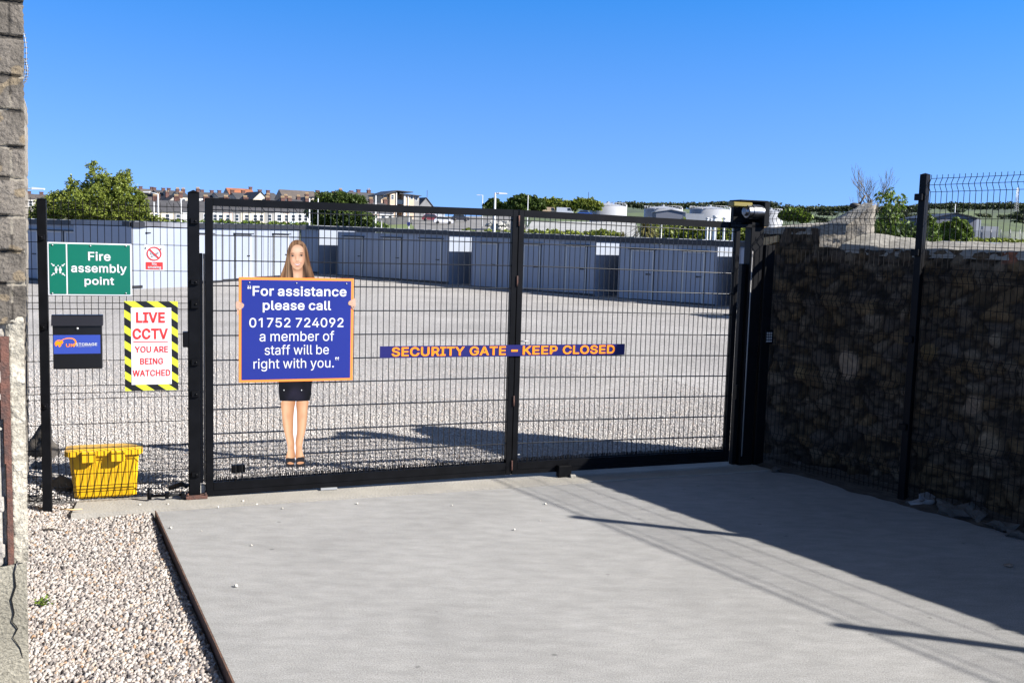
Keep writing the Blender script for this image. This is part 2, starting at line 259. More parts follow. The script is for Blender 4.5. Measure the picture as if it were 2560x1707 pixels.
 'J': (396, "185,-7 153,-4 124,3 98,15 75,33 57,55 44,81 36,111 33,145 33,173 98,173 98,145 99,123 104,104 111,88 122,74 134,64 149,56 166,51 185,50 204,51 220,56 235,64 248,74 258,88 266,104 270,123 272,145 272,509 336,509 336,145 334,111 326,81 313,55 294,33 271,15 246,3 217,-4"),
 'K': (467, "104,145 104,216 139,261 174,303 212,344 364,509 448,509 231,276 228,276|60,0 60,509 125,509 125,334 124,225 125,193 125,0|372,0 188,259 228,309 449,0"),
 'L': (393, "60,0 60,509 125,509 125,57 361,57 361,0"),
 'M': (628, "60,0 60,509 152,509 277,187 287,159 299,123 311,84 322,49 307,49 318,83 330,121 342,158 352,187 476,509 568,509 568,0 504,0 504,291 504,327 505,369 506,413 507,457 513,457 498,409 482,363 467,322 456,291 342,0 286,0 170,291 159,321 145,361 129,408 112,457 119,457 120,416 121,372 122,328 122,291 122,0"),
 'N': (523, "60,0 60,509 136,509 343,183 363,151 388,107 414,55 405,54 401,108 399,157 399,195 399,509 463,509 463,0 387,0 202,290 177,331 148,381 108,452 119,454 122,384 124,328 125,291 125,0"),
 'O': (533, "267,-7 235,-5 205,1 177,11 150,25 126,42 105,63 86,88 70,115 57,146 48,179 42,215 40,254 42,293 48,329 57,362 70,393 86,421 105,445 126,466 150,484 177,498 205,508 235,514 267,516 299,514 329,508 357,498 384,484 408,466 429,445 448,421 464,393 477,362 486,329 491,293 493,254 491,215 486,179 477,146 464,115 448,88 429,63 408,42 384,25 357,11 329,1 299,-5|267,53 289,54 310,59 330,66 349,76 367,89 383,105 396,123 408,144 418,168 425,194 429,223 430,254 429,286 425,314 418,341 408,365 396,386 383,404 367,420 349,433 330,443 310,450 289,454 267,456 245,454 223,450 203,443 184,433 167,420 151,404 137,385 125,364 116,340 109,314 105,285 103,254 105,223 109,194 116,168 125,144 137,123 151,105 167,89 184,76 203,66 223,59 245,54"),
 'P': (445, "60,0 60,509 235,509 263,507 289,503 312,497 332,487 350,476 366,462 379,447 390,430 398,411 404,391 407,370 409,348 407,325 404,304 398,284 390,265 379,248 366,233 350,219 332,207 312,198 289,191 263,187 235,186 109,186 109,242 233,242 252,243 269,246 284,250 297,256 308,264 318,272 327,282 333,294 338,306 342,319 344,333 344,348 344,362 342,376 338,389 333,402 326,413 318,423 308,431 297,439 284,444 268,449 251,451 232,452 125,452 125,0"),
 'R': (449, "60,0 60,509 236,509 264,507 290,504 313,497 333,489 351,478 367,465 380,450 390,433 399,415 405,395 408,374 409,352 408,330 405,309 399,290 390,271 380,255 367,240 351,228 333,217 312,209 289,203 264,199 236,198 96,198 96,255 234,255 252,256 269,258 284,262 298,267 309,273 319,281 327,290 334,300 339,312 342,324 344,338 345,352 344,367 342,380 339,393 334,405 327,415 319,425 309,433 298,440 284,445 269,449 252,451 233,452 125,452 125,0|353,0 230,229 303,229 428,0"),
 'S': (447, "224,-9 197,-8 172,-4 149,1 128,9 108,19 91,31 76,45 64,60 54,77 46,96 41,115 38,137 104,137 107,123 110,110 116,98 123,88 132,79 142,71 154,64 166,59 180,55 194,52 209,50 224,49 241,50 257,52 272,55 286,60 299,66 311,74 321,82 329,92 336,102 341,114 345,126 346,139 345,151 342,161 338,171 332,179 325,186 316,193 307,199 296,205 245,222 184,239 154,249 128,260 105,274 86,289 71,307 60,326 54,348 52,372 53,393 58,413 65,431 75,448 87,463 102,476 119,488 138,498 158,506 180,511 203,514 227,516 252,514 275,511 296,505 316,498 334,488 351,476 365,463 377,449 387,433 394,415 399,397 401,378 337,378 334,396 326,412 316,426 302,437 286,447 267,453 247,457 225,459 209,458 194,456 180,452 167,448 156,442 145,435 136,427 129,418 123,409 118,398 116,387 115,376 116,363 119,352 124,342 131,334 139,326 148,319 158,313 169,308 212,293 264,279 312,264 324,258 336,252 347,245 359,238 369,229 379,220 387,209 395,198 401,185 405,171 407,155 408,139 407,118 403,99 396,81 386,64 374,48 360,34 343,21 323,11 302,2 278,-4 252,-8"),
 'T': (449, "32,452 32,509 417,509 417,452 257,452 257,0 193,0 193,452"),
 'U': (517, "259,-8 230,-7 203,-2 177,5 154,15 133,28 114,43 98,60 85,80 74,101 66,124 62,148 60,173 60,509 124,509 124,178 125,160 128,144 133,128 141,113 150,99 160,87 173,77 187,68 203,61 220,56 239,53 259,52 279,53 298,56 315,61 331,68 345,77 357,87 368,99 377,113 384,128 389,144 392,160 393,178 393,509 457,509 457,173 456,148 451,124 443,101 433,80 419,60 403,43 384,28 363,15 340,5 315,-2 288,-7"),
 'V': (480, "204,0 16,509 84,509 192,206 215,137 248,31 235,31 267,138 290,206 395,509 463,509 278,0"),
 'W': (686, "155,0 16,509 82,509 163,196 175,145 187,94 197,40 189,40 200,94 211,145 224,196 306,509 380,509 462,196 474,145 486,94 497,40 488,40 499,94 510,145 523,196 603,509 670,509 530,0 455,0 368,323 351,391 336,475 350,475 335,395 318,323 230,0"),
 'Y': (472, "203,0 203,208 16,509 91,509 192,344 222,292 250,230 224,230 251,293 280,344 381,509 455,509 268,208 268,0"),
 'a': (389, "160,-9 142,-8 126,-5 110,-1 94,5 80,12 68,22 57,32 48,45 40,58 35,73 31,90 30,108 31,123 34,138 38,150 43,161 50,171 58,179 67,187 78,193 89,199 100,203 112,207 125,211 178,220 234,227 265,235 276,255 276,257 275,268 273,279 271,288 267,297 262,304 256,311 248,317 240,322 230,326 220,329 208,330 196,331 183,330 171,329 159,326 149,322 118,301 100,274 41,291 48,308 57,322 67,335 79,346 91,355 104,364 118,370 133,375 148,379 163,382 179,384 194,384 239,379 251,376 263,372 275,367 286,360 296,353 306,343 315,333 322,320 329,306 333,290 336,272 337,251 337,0 277,0 277,52 272,52 252,25 244,18 236,12 226,6 215,1 203,-3 190,-6 176,-8|170,45 187,46 202,49 216,53 228,59 239,66 248,74 257,83 263,93 269,104 272,115 275,126 276,138 276,190 259,182 231,176 200,171 175,168 134,159 125,155 117,150 110,145 103,139 98,132 95,124 93,115 92,105 92,95 94,87 98,79 102,72 107,66 114,61 121,56 130,52 139,49 149,47 159,46"),
 'b': (424, "229,-8 213,-7 198,-5 184,-1 172,4 162,10 153,17 145,24 138,31 118,59 112,59 112,0 53,0 53,509 114,509 114,319 118,319 137,346 144,353 152,360 161,367 171,373 183,378 197,381 212,384 229,384 252,383 274,378 294,371 313,361 330,347 345,332 359,313 370,293 379,270 385,245 389,218 390,189 389,160 385,133 379,108 370,84 359,64 346,45 330,29 313,16 294,5 274,-2 252,-7|220,47 237,48 253,51 267,57 279,66 291,76 301,88 309,101 316,117 321,133 325,151 327,170 328,189 327,209 325,227 321,245 316,261 309,276 301,290 291,301 280,311 267,319 253,325 237,329 220,330 203,329 188,325 174,320 161,312 150,302 140,291 132,278 125,263 120,247 116,229 113,210 113,189 113,169 116,150 120,132 125,115 132,100 140,86 150,75 162,65 174,57 188,51 204,48"),
 'c': (396, "207,-8 182,-7 159,-2 137,6 117,16 98,30 82,46 68,64 56,85 46,108 40,133 36,159 34,187 36,216 40,243 46,268 56,291 68,312 82,330 98,346 117,360 137,371 159,378 182,383 207,384 221,384 234,383 247,380 260,377 272,373 284,368 295,362 305,356 315,349 324,341 332,332 340,322 347,312 353,301 358,289 362,277 303,262 290,289 270,311 242,325 207,330 189,329 173,325 158,319 145,310 134,300 124,287 115,274 108,258 103,242 99,224 97,206 96,187 97,169 99,151 103,134 108,117 115,102 124,89 134,76 145,66 158,57 173,51 189,48 207,46 243,52 271,66 292,89 304,117 363,102 359,90 354,78 348,67 341,56 334,46 325,37 316,29 306,21 296,15 285,9 273,4 261,-1 248,-4 235,-6 221,-8"),
 'd': (424, "195,-8 172,-7 151,-2 130,5 111,16 94,29 79,45 66,64 55,84 46,108 39,133 35,160 34,189 35,218 39,245 46,270 55,293 66,313 79,332 95,347 112,361 131,371 151,378 173,383 196,384 213,384 228,381 241,378 253,373 263,367 272,360 280,353 287,346 306,319 311,319 311,509 372,509 372,0 313,0 313,59 307,59 287,31 280,24 272,17 263,10 252,4 241,-1 227,-5 212,-7|205,47 221,48 236,51 250,57 263,65 274,75 284,86 293,100 299,115 305,132 309,150 311,169 312,189 311,210 309,229 305,247 300,263 293,278 284,291 275,302 263,312 251,320 237,325 221,329 205,330 187,329 172,325 157,319 145,311 133,301 124,290 115,276 108,261 103,245 99,227 97,209 96,189 97,170 99,151 103,133 109,117 115,101 124,88 134,76 145,66 158,57 172,51 188,48"),
 'e': (404, "212,-8 185,-7 161,-2 138,6 117,16 98,30 82,46 68,64 56,85 46,108 40,132 35,159 34,187 35,215 39,242 46,267 55,290 67,311 81,329 97,346 115,359 135,370 157,378 180,383 205,384 221,384 236,382 251,379 266,374 280,368 294,361 307,351 319,341 331,329 341,315 350,299 357,282 363,263 368,242 370,219 371,194 371,169 75,169 75,221 338,221 310,202 309,220 307,237 303,254 298,269 291,282 283,294 273,305 263,314 250,321 237,326 222,329 205,330 189,329 173,326 159,321 146,313 135,304 125,294 116,282 109,270 103,256 99,241 97,226 96,211 96,178 97,157 100,139 104,122 110,106 118,92 128,80 139,70 151,61 165,55 179,50 195,47 212,46 224,47 234,48 244,50 254,53 263,56 271,61 278,66 285,73 292,80 297,88 302,96 306,105 365,91 360,77 353,63 345,51 335,39 324,29 311,19 298,11 283,4 266,-1 249,-5 231,-7"),
 'f': (254, "228,379 228,327 6,327 6,379|81,0 81,432 82,447 84,461 89,474 96,486 104,496 113,505 124,513 135,519 148,524 161,527 174,529 187,530 222,527 243,521 227,468 215,472 195,474 182,473 171,470 162,466 154,460 149,452 145,443 142,431 142,419 142,0"),
 'g': (425, "207,-151 187,-150 168,-148 150,-144 134,-140 119,-134 105,-127 93,-119 82,-110 73,-101 64,-91 57,-80 51,-69 101,-41 122,-66 128,-72 136,-78 145,-83 154,-88 165,-92 178,-95 192,-97 207,-97 229,-96 249,-92 267,-85 282,-75 295,-62 304,-47 310,-28 311,-6 311,68 306,68 287,41 280,34 272,28 263,21 252,16 241,11 227,8 212,5 195,5 173,6 152,10 132,17 113,27 95,39 80,53 67,71 55,90 46,112 39,136 35,163 34,191 35,220 39,246 46,271 55,293 66,314 80,332 95,347 112,361 131,371 152,378 173,383 196,384 213,384 228,382 242,378 253,373 264,367 273,360 281,353 288,346 308,319 313,319 313,379 372,379 372,-9 371,-32 367,-54 360,-73 350,-90 338,-104 324,-117 308,-127 291,-136 271,-142 251,-147 229,-150|205,59 222,60 237,63 251,68 264,75 275,84 285,95 293,107 300,121 305,137 309,154 312,172 312,193 312,212 309,231 305,248 300,264 293,278 285,291 275,303 264,312 251,320 237,325 222,329 205,330 188,329 172,325 158,320 145,312 134,302 124,290 115,277 109,262 103,246 99,229 97,212 96,193 97,173 99,155 103,138 109,123 116,108 124,96 134,85 145,76 158,68 172,63 188,60"),
 'h': (410, "114,227 114,0 53,0 53,509 114,509 114,287 102,287 112,312 124,332 137,349 152,362 169,372 187,379 207,383 227,384 246,383 264,380 280,376 295,369 309,360 321,349 332,336 341,321 348,304 353,285 356,264 357,240 357,0 296,0 296,235 295,256 290,275 283,291 273,304 260,315 246,323 229,328 210,329 197,328 184,326 172,322 161,317 150,311 141,303 133,293 126,283 121,271 117,257 114,243"),
 'i': (167, "53,0 53,379 114,379 114,0|84,443 75,444 67,446 60,449 54,455 48,461 44,468 42,475 41,483 42,491 44,499 48,506 54,512 60,517 67,521 75,523 84,524 92,523 100,521 107,517 114,512 119,506 123,499 126,491 126,483 126,475 123,468 119,461 114,455 107,449 100,446 92,444"),
 'j': (167, "53,379 114,379 114,-30 113,-47 111,-63 107,-77 102,-90 95,-102 86,-113 76,-122 65,-129 52,-135 37,-139 21,-142 4,-143 -10,-143 -10,-87 2,-87 14,-86 25,-83 34,-78 40,-72 46,-64 50,-54 52,-42 53,-29|83,443 75,444 67,446 60,449 53,455 48,461 44,468 42,475 41,483 42,491 44,499 48,506 53,512 60,517 67,521 75,523 83,524 92,523 100,521 107,517 114,512 119,506 123,499 125,491 126,483 125,475 123,468 119,461 114,455 107,449 100,446 92,444"),
 'k': (381, "110,137 110,212 121,212 284,379 360,379 184,199 177,199|53,0 53,509 114,509 114,0|294,0 148,186 191,229 372,0"),
 'l': (189, "139,-2 119,-1 101,3 86,10 74,20 65,33 58,47 54,65 53,84 53,509 114,509 114,99 114,87 115,77 117,68 120,62 124,58 130,54 137,53 146,52 160,53 170,54 181,3 162,-1"),
 'm': (610, "53,0 53,379 112,379 112,295 108,295 112,310 118,323 125,335 132,346 141,355 151,363 161,370 172,376 183,380 195,384 207,386 219,386 239,385 257,380 273,372 287,361 299,347 309,331 316,314 321,295 312,295 317,308 322,321 329,332 337,343 347,353 357,361 368,369 381,375 394,380 407,383 422,385 437,386 453,385 468,383 483,378 497,372 510,364 522,354 532,342 541,328 548,313 553,296 556,276 557,255 557,0 496,0 496,254 494,273 490,289 483,302 473,313 460,321 447,326 433,329 419,330 406,330 395,328 384,324 374,320 365,314 358,307 351,299 345,290 341,280 338,270 336,259 335,247 335,0 274,0 274,260 273,275 269,288 262,301 253,311 242,320 229,326 215,329 199,330 188,330 178,328 168,325 158,320 148,314 140,307 132,299 126,289 121,278 117,266 114,253 114,238 114,0"),
 'n': (410, "114,227 114,0 53,0 53,379 112,379 112,287 102,287 112,312 124,332 137,349 152,362 169,372 187,379 207,383 227,384 246,383 264,380 280,376 295,369 309,360 321,349 332,336 341,321 348,304 353,285 356,264 357,240 357,0 296,0 296,235 295,256 290,275 283,291 273,304 260,315 246,323 229,328 210,329 197,328 184,326 172,322 161,317 150,311 141,303 133,293 126,283 121,271 117,257 114,243"),
 'o': (415, "207,-8 182,-7 159,-2 137,6 117,16 98,30 82,46 68,64 56,85 46,108 40,133 36,159 34,187 36,216 40,243 46,268 56,291 68,312 82,330 98,346 117,360 137,371 159,378 182,383 207,384 233,383 256,378 278,371 299,360 317,346 333,330 347,312 359,291 369,268 376,243 380,216 381,187 380,159 376,133 369,108 359,85 347,64 333,46 317,30 299,16 278,6 256,-2 233,-7|207,46 226,48 242,51 257,57 270,66 282,76 292,89 300,102 307,117 312,134 316,151 318,169 319,187 318,206 316,224 312,242 307,258 300,274 292,287 282,300 270,310 257,319 242,325 226,329 207,330 189,329 173,325 158,319 145,310 134,300 124,287 115,274 108,258 103,242 99,224 97,206 96,187 97,169 99,151 103,134 108,117 115,102 124,89 134,76 145,66 158,57 173,51 189,48"),
 'p': (424, "53,-143 53,379 112,379 112,319 118,319 137,346 144,353 152,360 161,367 171,373 183,378 197,381 212,384 229,384 252,383 274,378 294,371 313,361 330,347 345,332 359,313 370,293 379,270 385,245 389,218 390,189 389,160 385,133 379,108 370,84 359,64 346,45 330,29 313,16 294,5 274,-2 252,-7 229,-8 213,-7 198,-5 184,-1 173,4 162,10 153,17 145,24 138,31 118,59 114,59 114,-143|220,47 237,48 253,51 267,57 279,66 291,76 301,88 309,101 316,117 321,133 325,151 327,170 328,189 327,209 325,227 321,245 316,261 309,276 301,290 291,301 280,311 267,319 253,325 237,329 220,330 203,329 188,325 174,320 161,312 150,302 140,291 132,278 125,263 120,247 116,229 113,210 113,189 113,169 116,150 120,132 125,115 132,100 140,86 150,75 162,65 174,57 188,51 204,48"),
 'q': (424, "372,-143 311,-143 311,59 306,59 287,31 280,24 272,17 263,10 252,4 241,-1 227,-5 212,-7 195,-8 172,-7 151,-2 130,5 111,16 94,29 79,45 66,64 55,84 46,108 39,133 35,160 34,189 35,218 39,245 46,270 55,293 66,313 79,332 95,347 112,361 131,371 151,378 173,383 196,384 213,384 228,381 241,378 253,373 263,367 272,360 280,353 287,346 307,319 313,319 313,379 372,379|205,47 221,48 236,51 250,57 263,65 274,75 284,86 293,100 299,115 305,132 309,150 311,169 312,189 311,210 309,229 305,247 300,263 293,278 284,291 275,302 263,312 251,320 237,325 221,329 205,330 187,329 172,325 157,319 145,311 133,301 124,290 115,276 108,261 103,245 99,227 97,209 96,189 97,170 99,151 103,133 109,117 115,101 124,88 134,76 145,66 158,57 172,51 188,48"),
 'r': (259, "53,0 53,379 112,379 112,321 115,321 122,335 130,347 140,358 152,367 166,375 181,380 196,384 213,385 229,384 243,384 243,322 230,324 207,326 194,325 182,323 170,319 159,315 149,309 140,301 132,293 126,284 121,273 117,262 114,250 114,237 114,0"),
 's': (365, "182,-8 163,-7 145,-5 128,-2 112,3 98,10 84,18 72,27 62,38 53,50 45,63 40,78 36,94 94,107 99,92 105,79 114,69 124,60 136,54 150,49 165,46 181,45 200,46 217,50 232,55 244,62 255,71 262,81 267,91 268,103 267,112 265,121 260,129 254,136 246,142 237,147 225,151 212,155 149,170 125,177 104,186 87,196 72,208 61,222 53,237 48,255 47,274 48,290 51,305 57,319 65,332 75,343 87,354 100,363 115,370 131,377 149,381 167,384 187,384 206,384 223,381 239,378 254,372 267,366 279,358 290,349 299,339 307,328 314,316 319,303 324,290 268,277 264,288 258,298 251,307 243,316 232,323 219,328 205,331 187,333 171,332 156,329 143,324 131,317 121,308 114,299 110,289 109,277 110,267 112,258 117,250 124,243 133,237 144,232 157,227 172,223 229,209 254,202 275,194 292,183 306,171 317,158 325,142 330,125 331,107 330,90 326,75 321,61 312,47 302,35 290,24 276,15 260,6 242,0 223,-5 203,-7"),
 't': (227, "204,379 204,327 6,327 6,379|65,471 126,471 126,98 127,86 128,76 132,68 136,61 142,56 150,53 159,51 170,50 185,51 202,54 213,2 192,-3 168,-4 145,-3 125,2 107,10 92,21 80,35 72,52 67,71 65,93"),
 'u': (410, "182,-5 164,-4 146,-1 130,4 115,11 101,20 89,31 78,44 69,59 62,76 57,95 54,116 53,139 53,379 114,379 114,144 115,123 119,105 127,89 137,75 150,64 164,56 181,52 200,50 213,51 226,53 238,57 249,62 259,69 268,77 276,86 283,97 289,109 293,122 295,137 296,153 296,379 357,379 357,0 298,0 298,92 307,92 297,67 286,47 272,30 257,17 240,7 222,0 203,-4"),
 'v': (389, "163,0 17,379 84,379 165,155 187,87 206,21 184,21 203,87 224,155 305,379 371,379 226,0"),
 'w': (567, "138,0 23,379 87,379 133,214 154,137 175,41 165,41 186,135 206,214 252,379 316,379 362,214 382,136 402,41 391,41 413,135 434,214 480,379 545,379 429,0 368,0 319,172 305,225 291,280 277,338 291,338 277,280 263,225 248,172 199,0"),
 'x': (379, "21,0 171,218 171,171 29,379 100,379 147,306 179,253 207,206 175,206 202,253 233,306 282,379 352,379 209,169 209,214 358,0 287,0 231,85 200,136 173,182 205,182 178,136 148,85 91,0"),
 'y': (389, "47,-139 61,-86 71,-87 104,-89 111,-87 118,-84 124,-80 130,-74 136,-67 141,-58 146,-48 151,-36 163,-1 17,379 84,379 165,155 187,87 206,21 184,21 202,87 224,155 305,379 371,379 204,-58 198,-72 191,-85 184,-97 177,-107 168,-116 159,-124 150,-130 139,-136 128,-140 117,-143 104,-145 91,-145 65,-143"),
 'z': (380, "42,0 42,46 254,320 254,323 48,323 48,379 333,379 333,331 126,60 126,56 339,56 339,0"),
 '–': (350, "350,244 350,188 0,188 0,244"),
 '“': (300, "52,318 104,509 151,509 121,318|175,318 228,509 274,509 244,318"),
 '”': (300, "52,318 82,509 151,509 98,318|175,318 205,509 274,509 222,318"),
 '™': (424, "289,326 209,509 242,509 298,375 354,509 387,509 307,326|202,326 202,509 235,509 235,326|361,326 361,509 394,509 394,326|82,326 82,492 115,492 115,326|27,480 27,509 170,509 170,480"),
}
# ------------------------------------------------------------------ the ground
def ground_z(x, y):
    z = -.05
    if y > 36: z += (min(y, 52) - 36) * .0156
    if y > 60:
        left = 1 / (1 + math.exp((x - y * .02) / (y * .035)))      # the town's hill rises on this side
        z += left * max(0, min(y, 300) - 90) * .019 + left * max(0, min(y, 292) - 225) * .085
        z += (1 - left) * max(0, y - 120) * .006
    return z
def soil_material(name, cols, sc, grass=None):
    m = bpy.data.materials.new(name); m.use_nodes = True; n = m.node_tree; b = n.nodes['Principled BSDF']; b.inputs['Roughness'].default_value = .9
    b.inputs['Specular IOR Level'].default_value = .2
    t = n.nodes.new('ShaderNodeTexCoord'); L = n.links.new
    v = n.nodes.new('ShaderNodeTexVoronoi'); v.inputs['Scale'].default_value = sc; L(t.outputs['Object'], v.inputs['Vector'])
    s = n.nodes.new('ShaderNodeSeparateColor'); L(v.outputs['Color'], s.inputs[0])
    r = n.nodes.new('ShaderNodeValToRGB'); r.color_ramp.interpolation = 'LINEAR'
    el = r.color_ramp.elements; el[0].color = (*cols[0][1], 1); el[0].position = cols[0][0]; el[1].color = (*cols[-1][1], 1); el[1].position = cols[-1][0]
    for p, c in cols[1:-1]: e = el.new(p); e.color = (*c, 1)
    L(s.outputs[0], r.inputs[0])
    big = n.nodes.new('ShaderNodeTexNoise'); big.inputs['Scale'].default_value = .35; big.inputs['Detail'].default_value = 6; L(t.outputs['Object'], big.inputs['Vector'])
    mr = n.nodes.new('ShaderNodeMapRange'); mr.inputs[1].default_value = .3; mr.inputs[2].default_value = .7; mr.inputs[3].default_value = .82; mr.inputs[4].default_value = 1.12; L(big.outputs[0], mr.inputs[0])
    mx = n.nodes.new('ShaderNodeMix'); mx.data_type = 'RGBA'; mx.blend_type = 'MULTIPLY'; mx.inputs[0].default_value = 1
    L(r.outputs[0], mx.inputs[6]); L(mr.outputs[0], mx.inputs[7]); src = mx.outputs[2]
    if grass:
        g = n.nodes.new('ShaderNodeSeparateXYZ'); L(t.outputs['Object'], g.inputs[0])
        q = n.nodes.new('ShaderNodeMapRange'); q.inputs[1].default_value = 53; q.inputs[2].default_value = 56; L(g.outputs[1], q.inputs[0])
        nz = n.nodes.new('ShaderNodeTexNoise'); nz.inputs['Scale'].default_value = .06; nz.inputs['Detail'].default_value = 5; L(t.outputs['Object'], nz.inputs['Vector'])
        gm = n.nodes.new('ShaderNodeMix'); gm.data_type = 'RGBA'; gm.inputs[6].default_value = (*grass[0], 1); gm.inputs[7].default_value = (*grass[1], 1)
        L(nz.outputs[0], gm.inputs[0]); m2 = n.nodes.new('ShaderNodeMix'); m2.data_type = 'RGBA'; L(q.outputs[0], m2.inputs[0]); L(src, m2.inputs[6]); L(gm.outputs[2], m2.inputs[7]); src = m2.outputs[2]
    L(src, b.inputs['Base Color'])
    bp = n.nodes.new('ShaderNodeBump'); bp.inputs['Strength'].default_value = .6; bp.inputs['Distance'].default_value = .02; bp.invert = True
    L(v.outputs['Distance'], bp.inputs['Height']); L(bp.outputs[0], b.inputs['Normal'])
    return m
GRAV = [(0, (.14, .133, .128)), (.25, (.24, .23, .221)), (.6, (.312, .304, .295)), (.85, (.288, .27, .252)), (1, (.4, .392, .384))]
M['yard'] = soil_material('yard_gravel', GRAV, 42, grass=((.045, .06, .018), (.1, .095, .055)))
M['strip'] = soil_material('strip_gravel', [(a, tuple(.6 * k for k in c)) for a, c in GRAV], 70)
def stone_mat(k=1.0, lift=0.0):
    m = mat('gravel_stone', (.3, .28, .245), .85, spec=.25); n = m.node_tree; b = n.nodes['Principled BSDF']
    g = n.nodes.new('ShaderNodeNewGeometry'); r = n.nodes.new('ShaderNodeValToRGB'); e = r.color_ramp.elements
    e[0].color = (.06, .053, .05, 1); e[1].color = (.4, .38, .355, 1)
    for p, c in ((.07, (.13, .118, .112)), (.22, (.2, .178, .162)), (.45, (.275, .245, .225)), (.7, (.325, .302, .278)), (.85, (.29, .235, .19)), (.9, (.22, .135, .075)), (.93, (.345, .33, .308))):
        x = e.new(p); x.color = (*c, 1)
    for x in e: x.color = (*(c * k + lift for c in x.color[:3]), 1)
    n.links.new(g.outputs['Random Per Island'], r.inputs[0]); n.links.new(r.outputs[0], b.inputs['Base Color']); return m
M['stone'] = stone_mat()
M['yard_stone'] = stone_mat(.8, .15)

# one sheet out to the horizon: yard gravel near, rough grass beyond the containers
ys = [-12, -4, 0, 3, 5, 6.5, 8, 9.5, 11, 13, 16, 20, 25, 30, 36, 40, 45, 50, 55, 60, 70, 80, 95, 110, 125, 140, 160, 180, 200, 215, 225, 235, 250, 270, 300, 340, 380, 450, 600, 900, 1500, 3000]
vs = []; nx = 41
for y in ys:
    half = 25 + max(y, 0) * 1.0
    for i in range(nx):
        x = (i / (nx - 1) * 2 - 1) * half; z = ground_z(x, y)
        if y > 380: z = ground_z(x, 380) - (y - 380) * .03
        if y < 8.4: z = -.09
        vs.append((x, y, z + (noise.noise(Vector((x * .3, y * .3, 0))) * .02 if y < 30 else 0)))
mb = MB(); mb.add(vs, [(j * nx + i, j * nx + i + 1, (j + 1) * nx + i + 1, (j + 1) * nx + i) for j in range(len(ys) - 1) for i in range(nx - 1)], 0, True)
tag(mb.build('ground', M['yard']), kind='structure')

def gw(s, off, z=0.0):
    p = G0 + GD * s + GN * off; return (p.x, p.y, z)
# the concrete: driveway slab and a threshold strip under the gate
def concrete_material():
    m = bpy.data.materials.new('driveway_concrete'); m.use_nodes = True; n = m.node_tree; b = n.nodes['Principled BSDF']; L = n.links.new
    b.inputs['Roughness'].default_value = .82; b.inputs['Specular IOR Level'].default_value = .3
    t = n.nodes.new('ShaderNodeTexCoord')
    def nz(scale, detail, st=None):
        x = n.nodes.new('ShaderNodeTexNoise'); x.inputs['Scale'].default_value = scale; x.inputs['Detail'].default_value = detail; v = t.outputs['Object']
        if st: mp = n.nodes.new('ShaderNodeMapping'); mp.inputs['Scale'].default_value = st; mp.inputs['Rotation'].default_value = (0, 0, R_(-4)); L(v, mp.inputs[0]); v = mp.outputs[0]
        L(v, x.inputs['Vector']); return x.outputs[0]
    a, c, d = nz(1.1, 6), nz(16, 8, (.7, 9, 1)), nz(130, 3)
    def mixv(src, lo, hi, f0, f1):
        r = n.nodes.new('ShaderNodeMapRange'); r.inputs[1].default_value = f0; r.inputs[2].default_value = f1; r.inputs[3].default_value = lo; r.inputs[4].default_value = hi; L(src, r.inputs[0]); return r.outputs[0]
    def mul(p, q):
        x = n.nodes.new('ShaderNodeMath'); x.operation = 'MULTIPLY'; L(p, x.inputs[0]); L(q, x.inputs[1]); return x.outputs[0]
    val = mul(mul(mul(mixv(a, .92, 1.07, .3, .7), mixv(c, .91, 1.08, .3, .7)), mixv(d, .66, 1.32, .3, .7)), mixv(nz(5, 6, (1, 2.5, 1)), .88, 1.1, .3, .7))
    sp = n.nodes.new('ShaderNodeTexVoronoi'); sp.inputs['Scale'].default_value = 3.2; L(t.outputs['Object'], sp.inputs['Vector'])
    val = mul(val, mixv(sp.outputs['Distance'], .62, 1.0, .035, .06))
    mx = n.nodes.new('ShaderNodeMix'); mx.data_type = 'RGBA'; mx.blend_type = 'MULTIPLY'; mx.inputs[0].default_value = 1; mx.inputs[6].default_value = (.219, .217, .21, 1)
    L(val, mx.inputs[7]); L(mx.outputs[2], b.inputs['Base Color'])
    bp = n.nodes.new('ShaderNodeBump'); bp.inputs['Strength'].default_value = .35; bp.inputs['Distance'].default_value = .006; L(c, bp.inputs['Height']); L(bp.outputs[0], b.inputs['Normal'])
    return m
M['slab'] = concrete_material()
M['thr'] = mat('threshold_concrete', (.27, .255, .225), .85, col2=(.2, .19, .17), scale=3, bump=.3, bscale=60, contrast=(.3, .75))
mb = MB()
e0 = gnd(392, 1279); e1 = gnd(588, 1707); ed = (e1 - e0).normalized(); e2 = e0 + ed * 9.0
q0 = gw(5.6, .3); mb.prism_z([(e0.x, e0.y), (e2.x, e2.y), (9, e2.y), (9, 2), (q0[0], q0[1])], -.12, 0.0)
tag(mb.build('driveway', M['slab']), kind='structure')
mb = MB(); mb.prism_z([gw(-1.02, .29)[:2], gw(5.6, .29)[:2], gw(5.6, -.14)[:2], gw(-1.0, -.1)[:2]], -.12, .004)
tag(mb.build('threshold_strip', M['thr']), kind='structure')
mb = MB(); nrm_ = Vector((ed.y, -ed.x, 0)); a = e0 - ed * .02; b_ = e2
if nrm_.x > 0: nrm_ = -nrm_
mb.prism_z([((a + nrm_ * .004).x, (a + nrm_ * .004).y), ((a + nrm_ * .012).x, (a + nrm_ * .012).y), ((b_ + nrm_ * .012).x, (b_ + nrm_ * .012).y), ((b_ + nrm_ * .004).x, (b_ + nrm_ * .004).y)], -.1, .006)
tag(mb.build('steel_edging', M['rustedge']), 'thin rusty steel edging between the gravel strip and the concrete drive', 'edging')

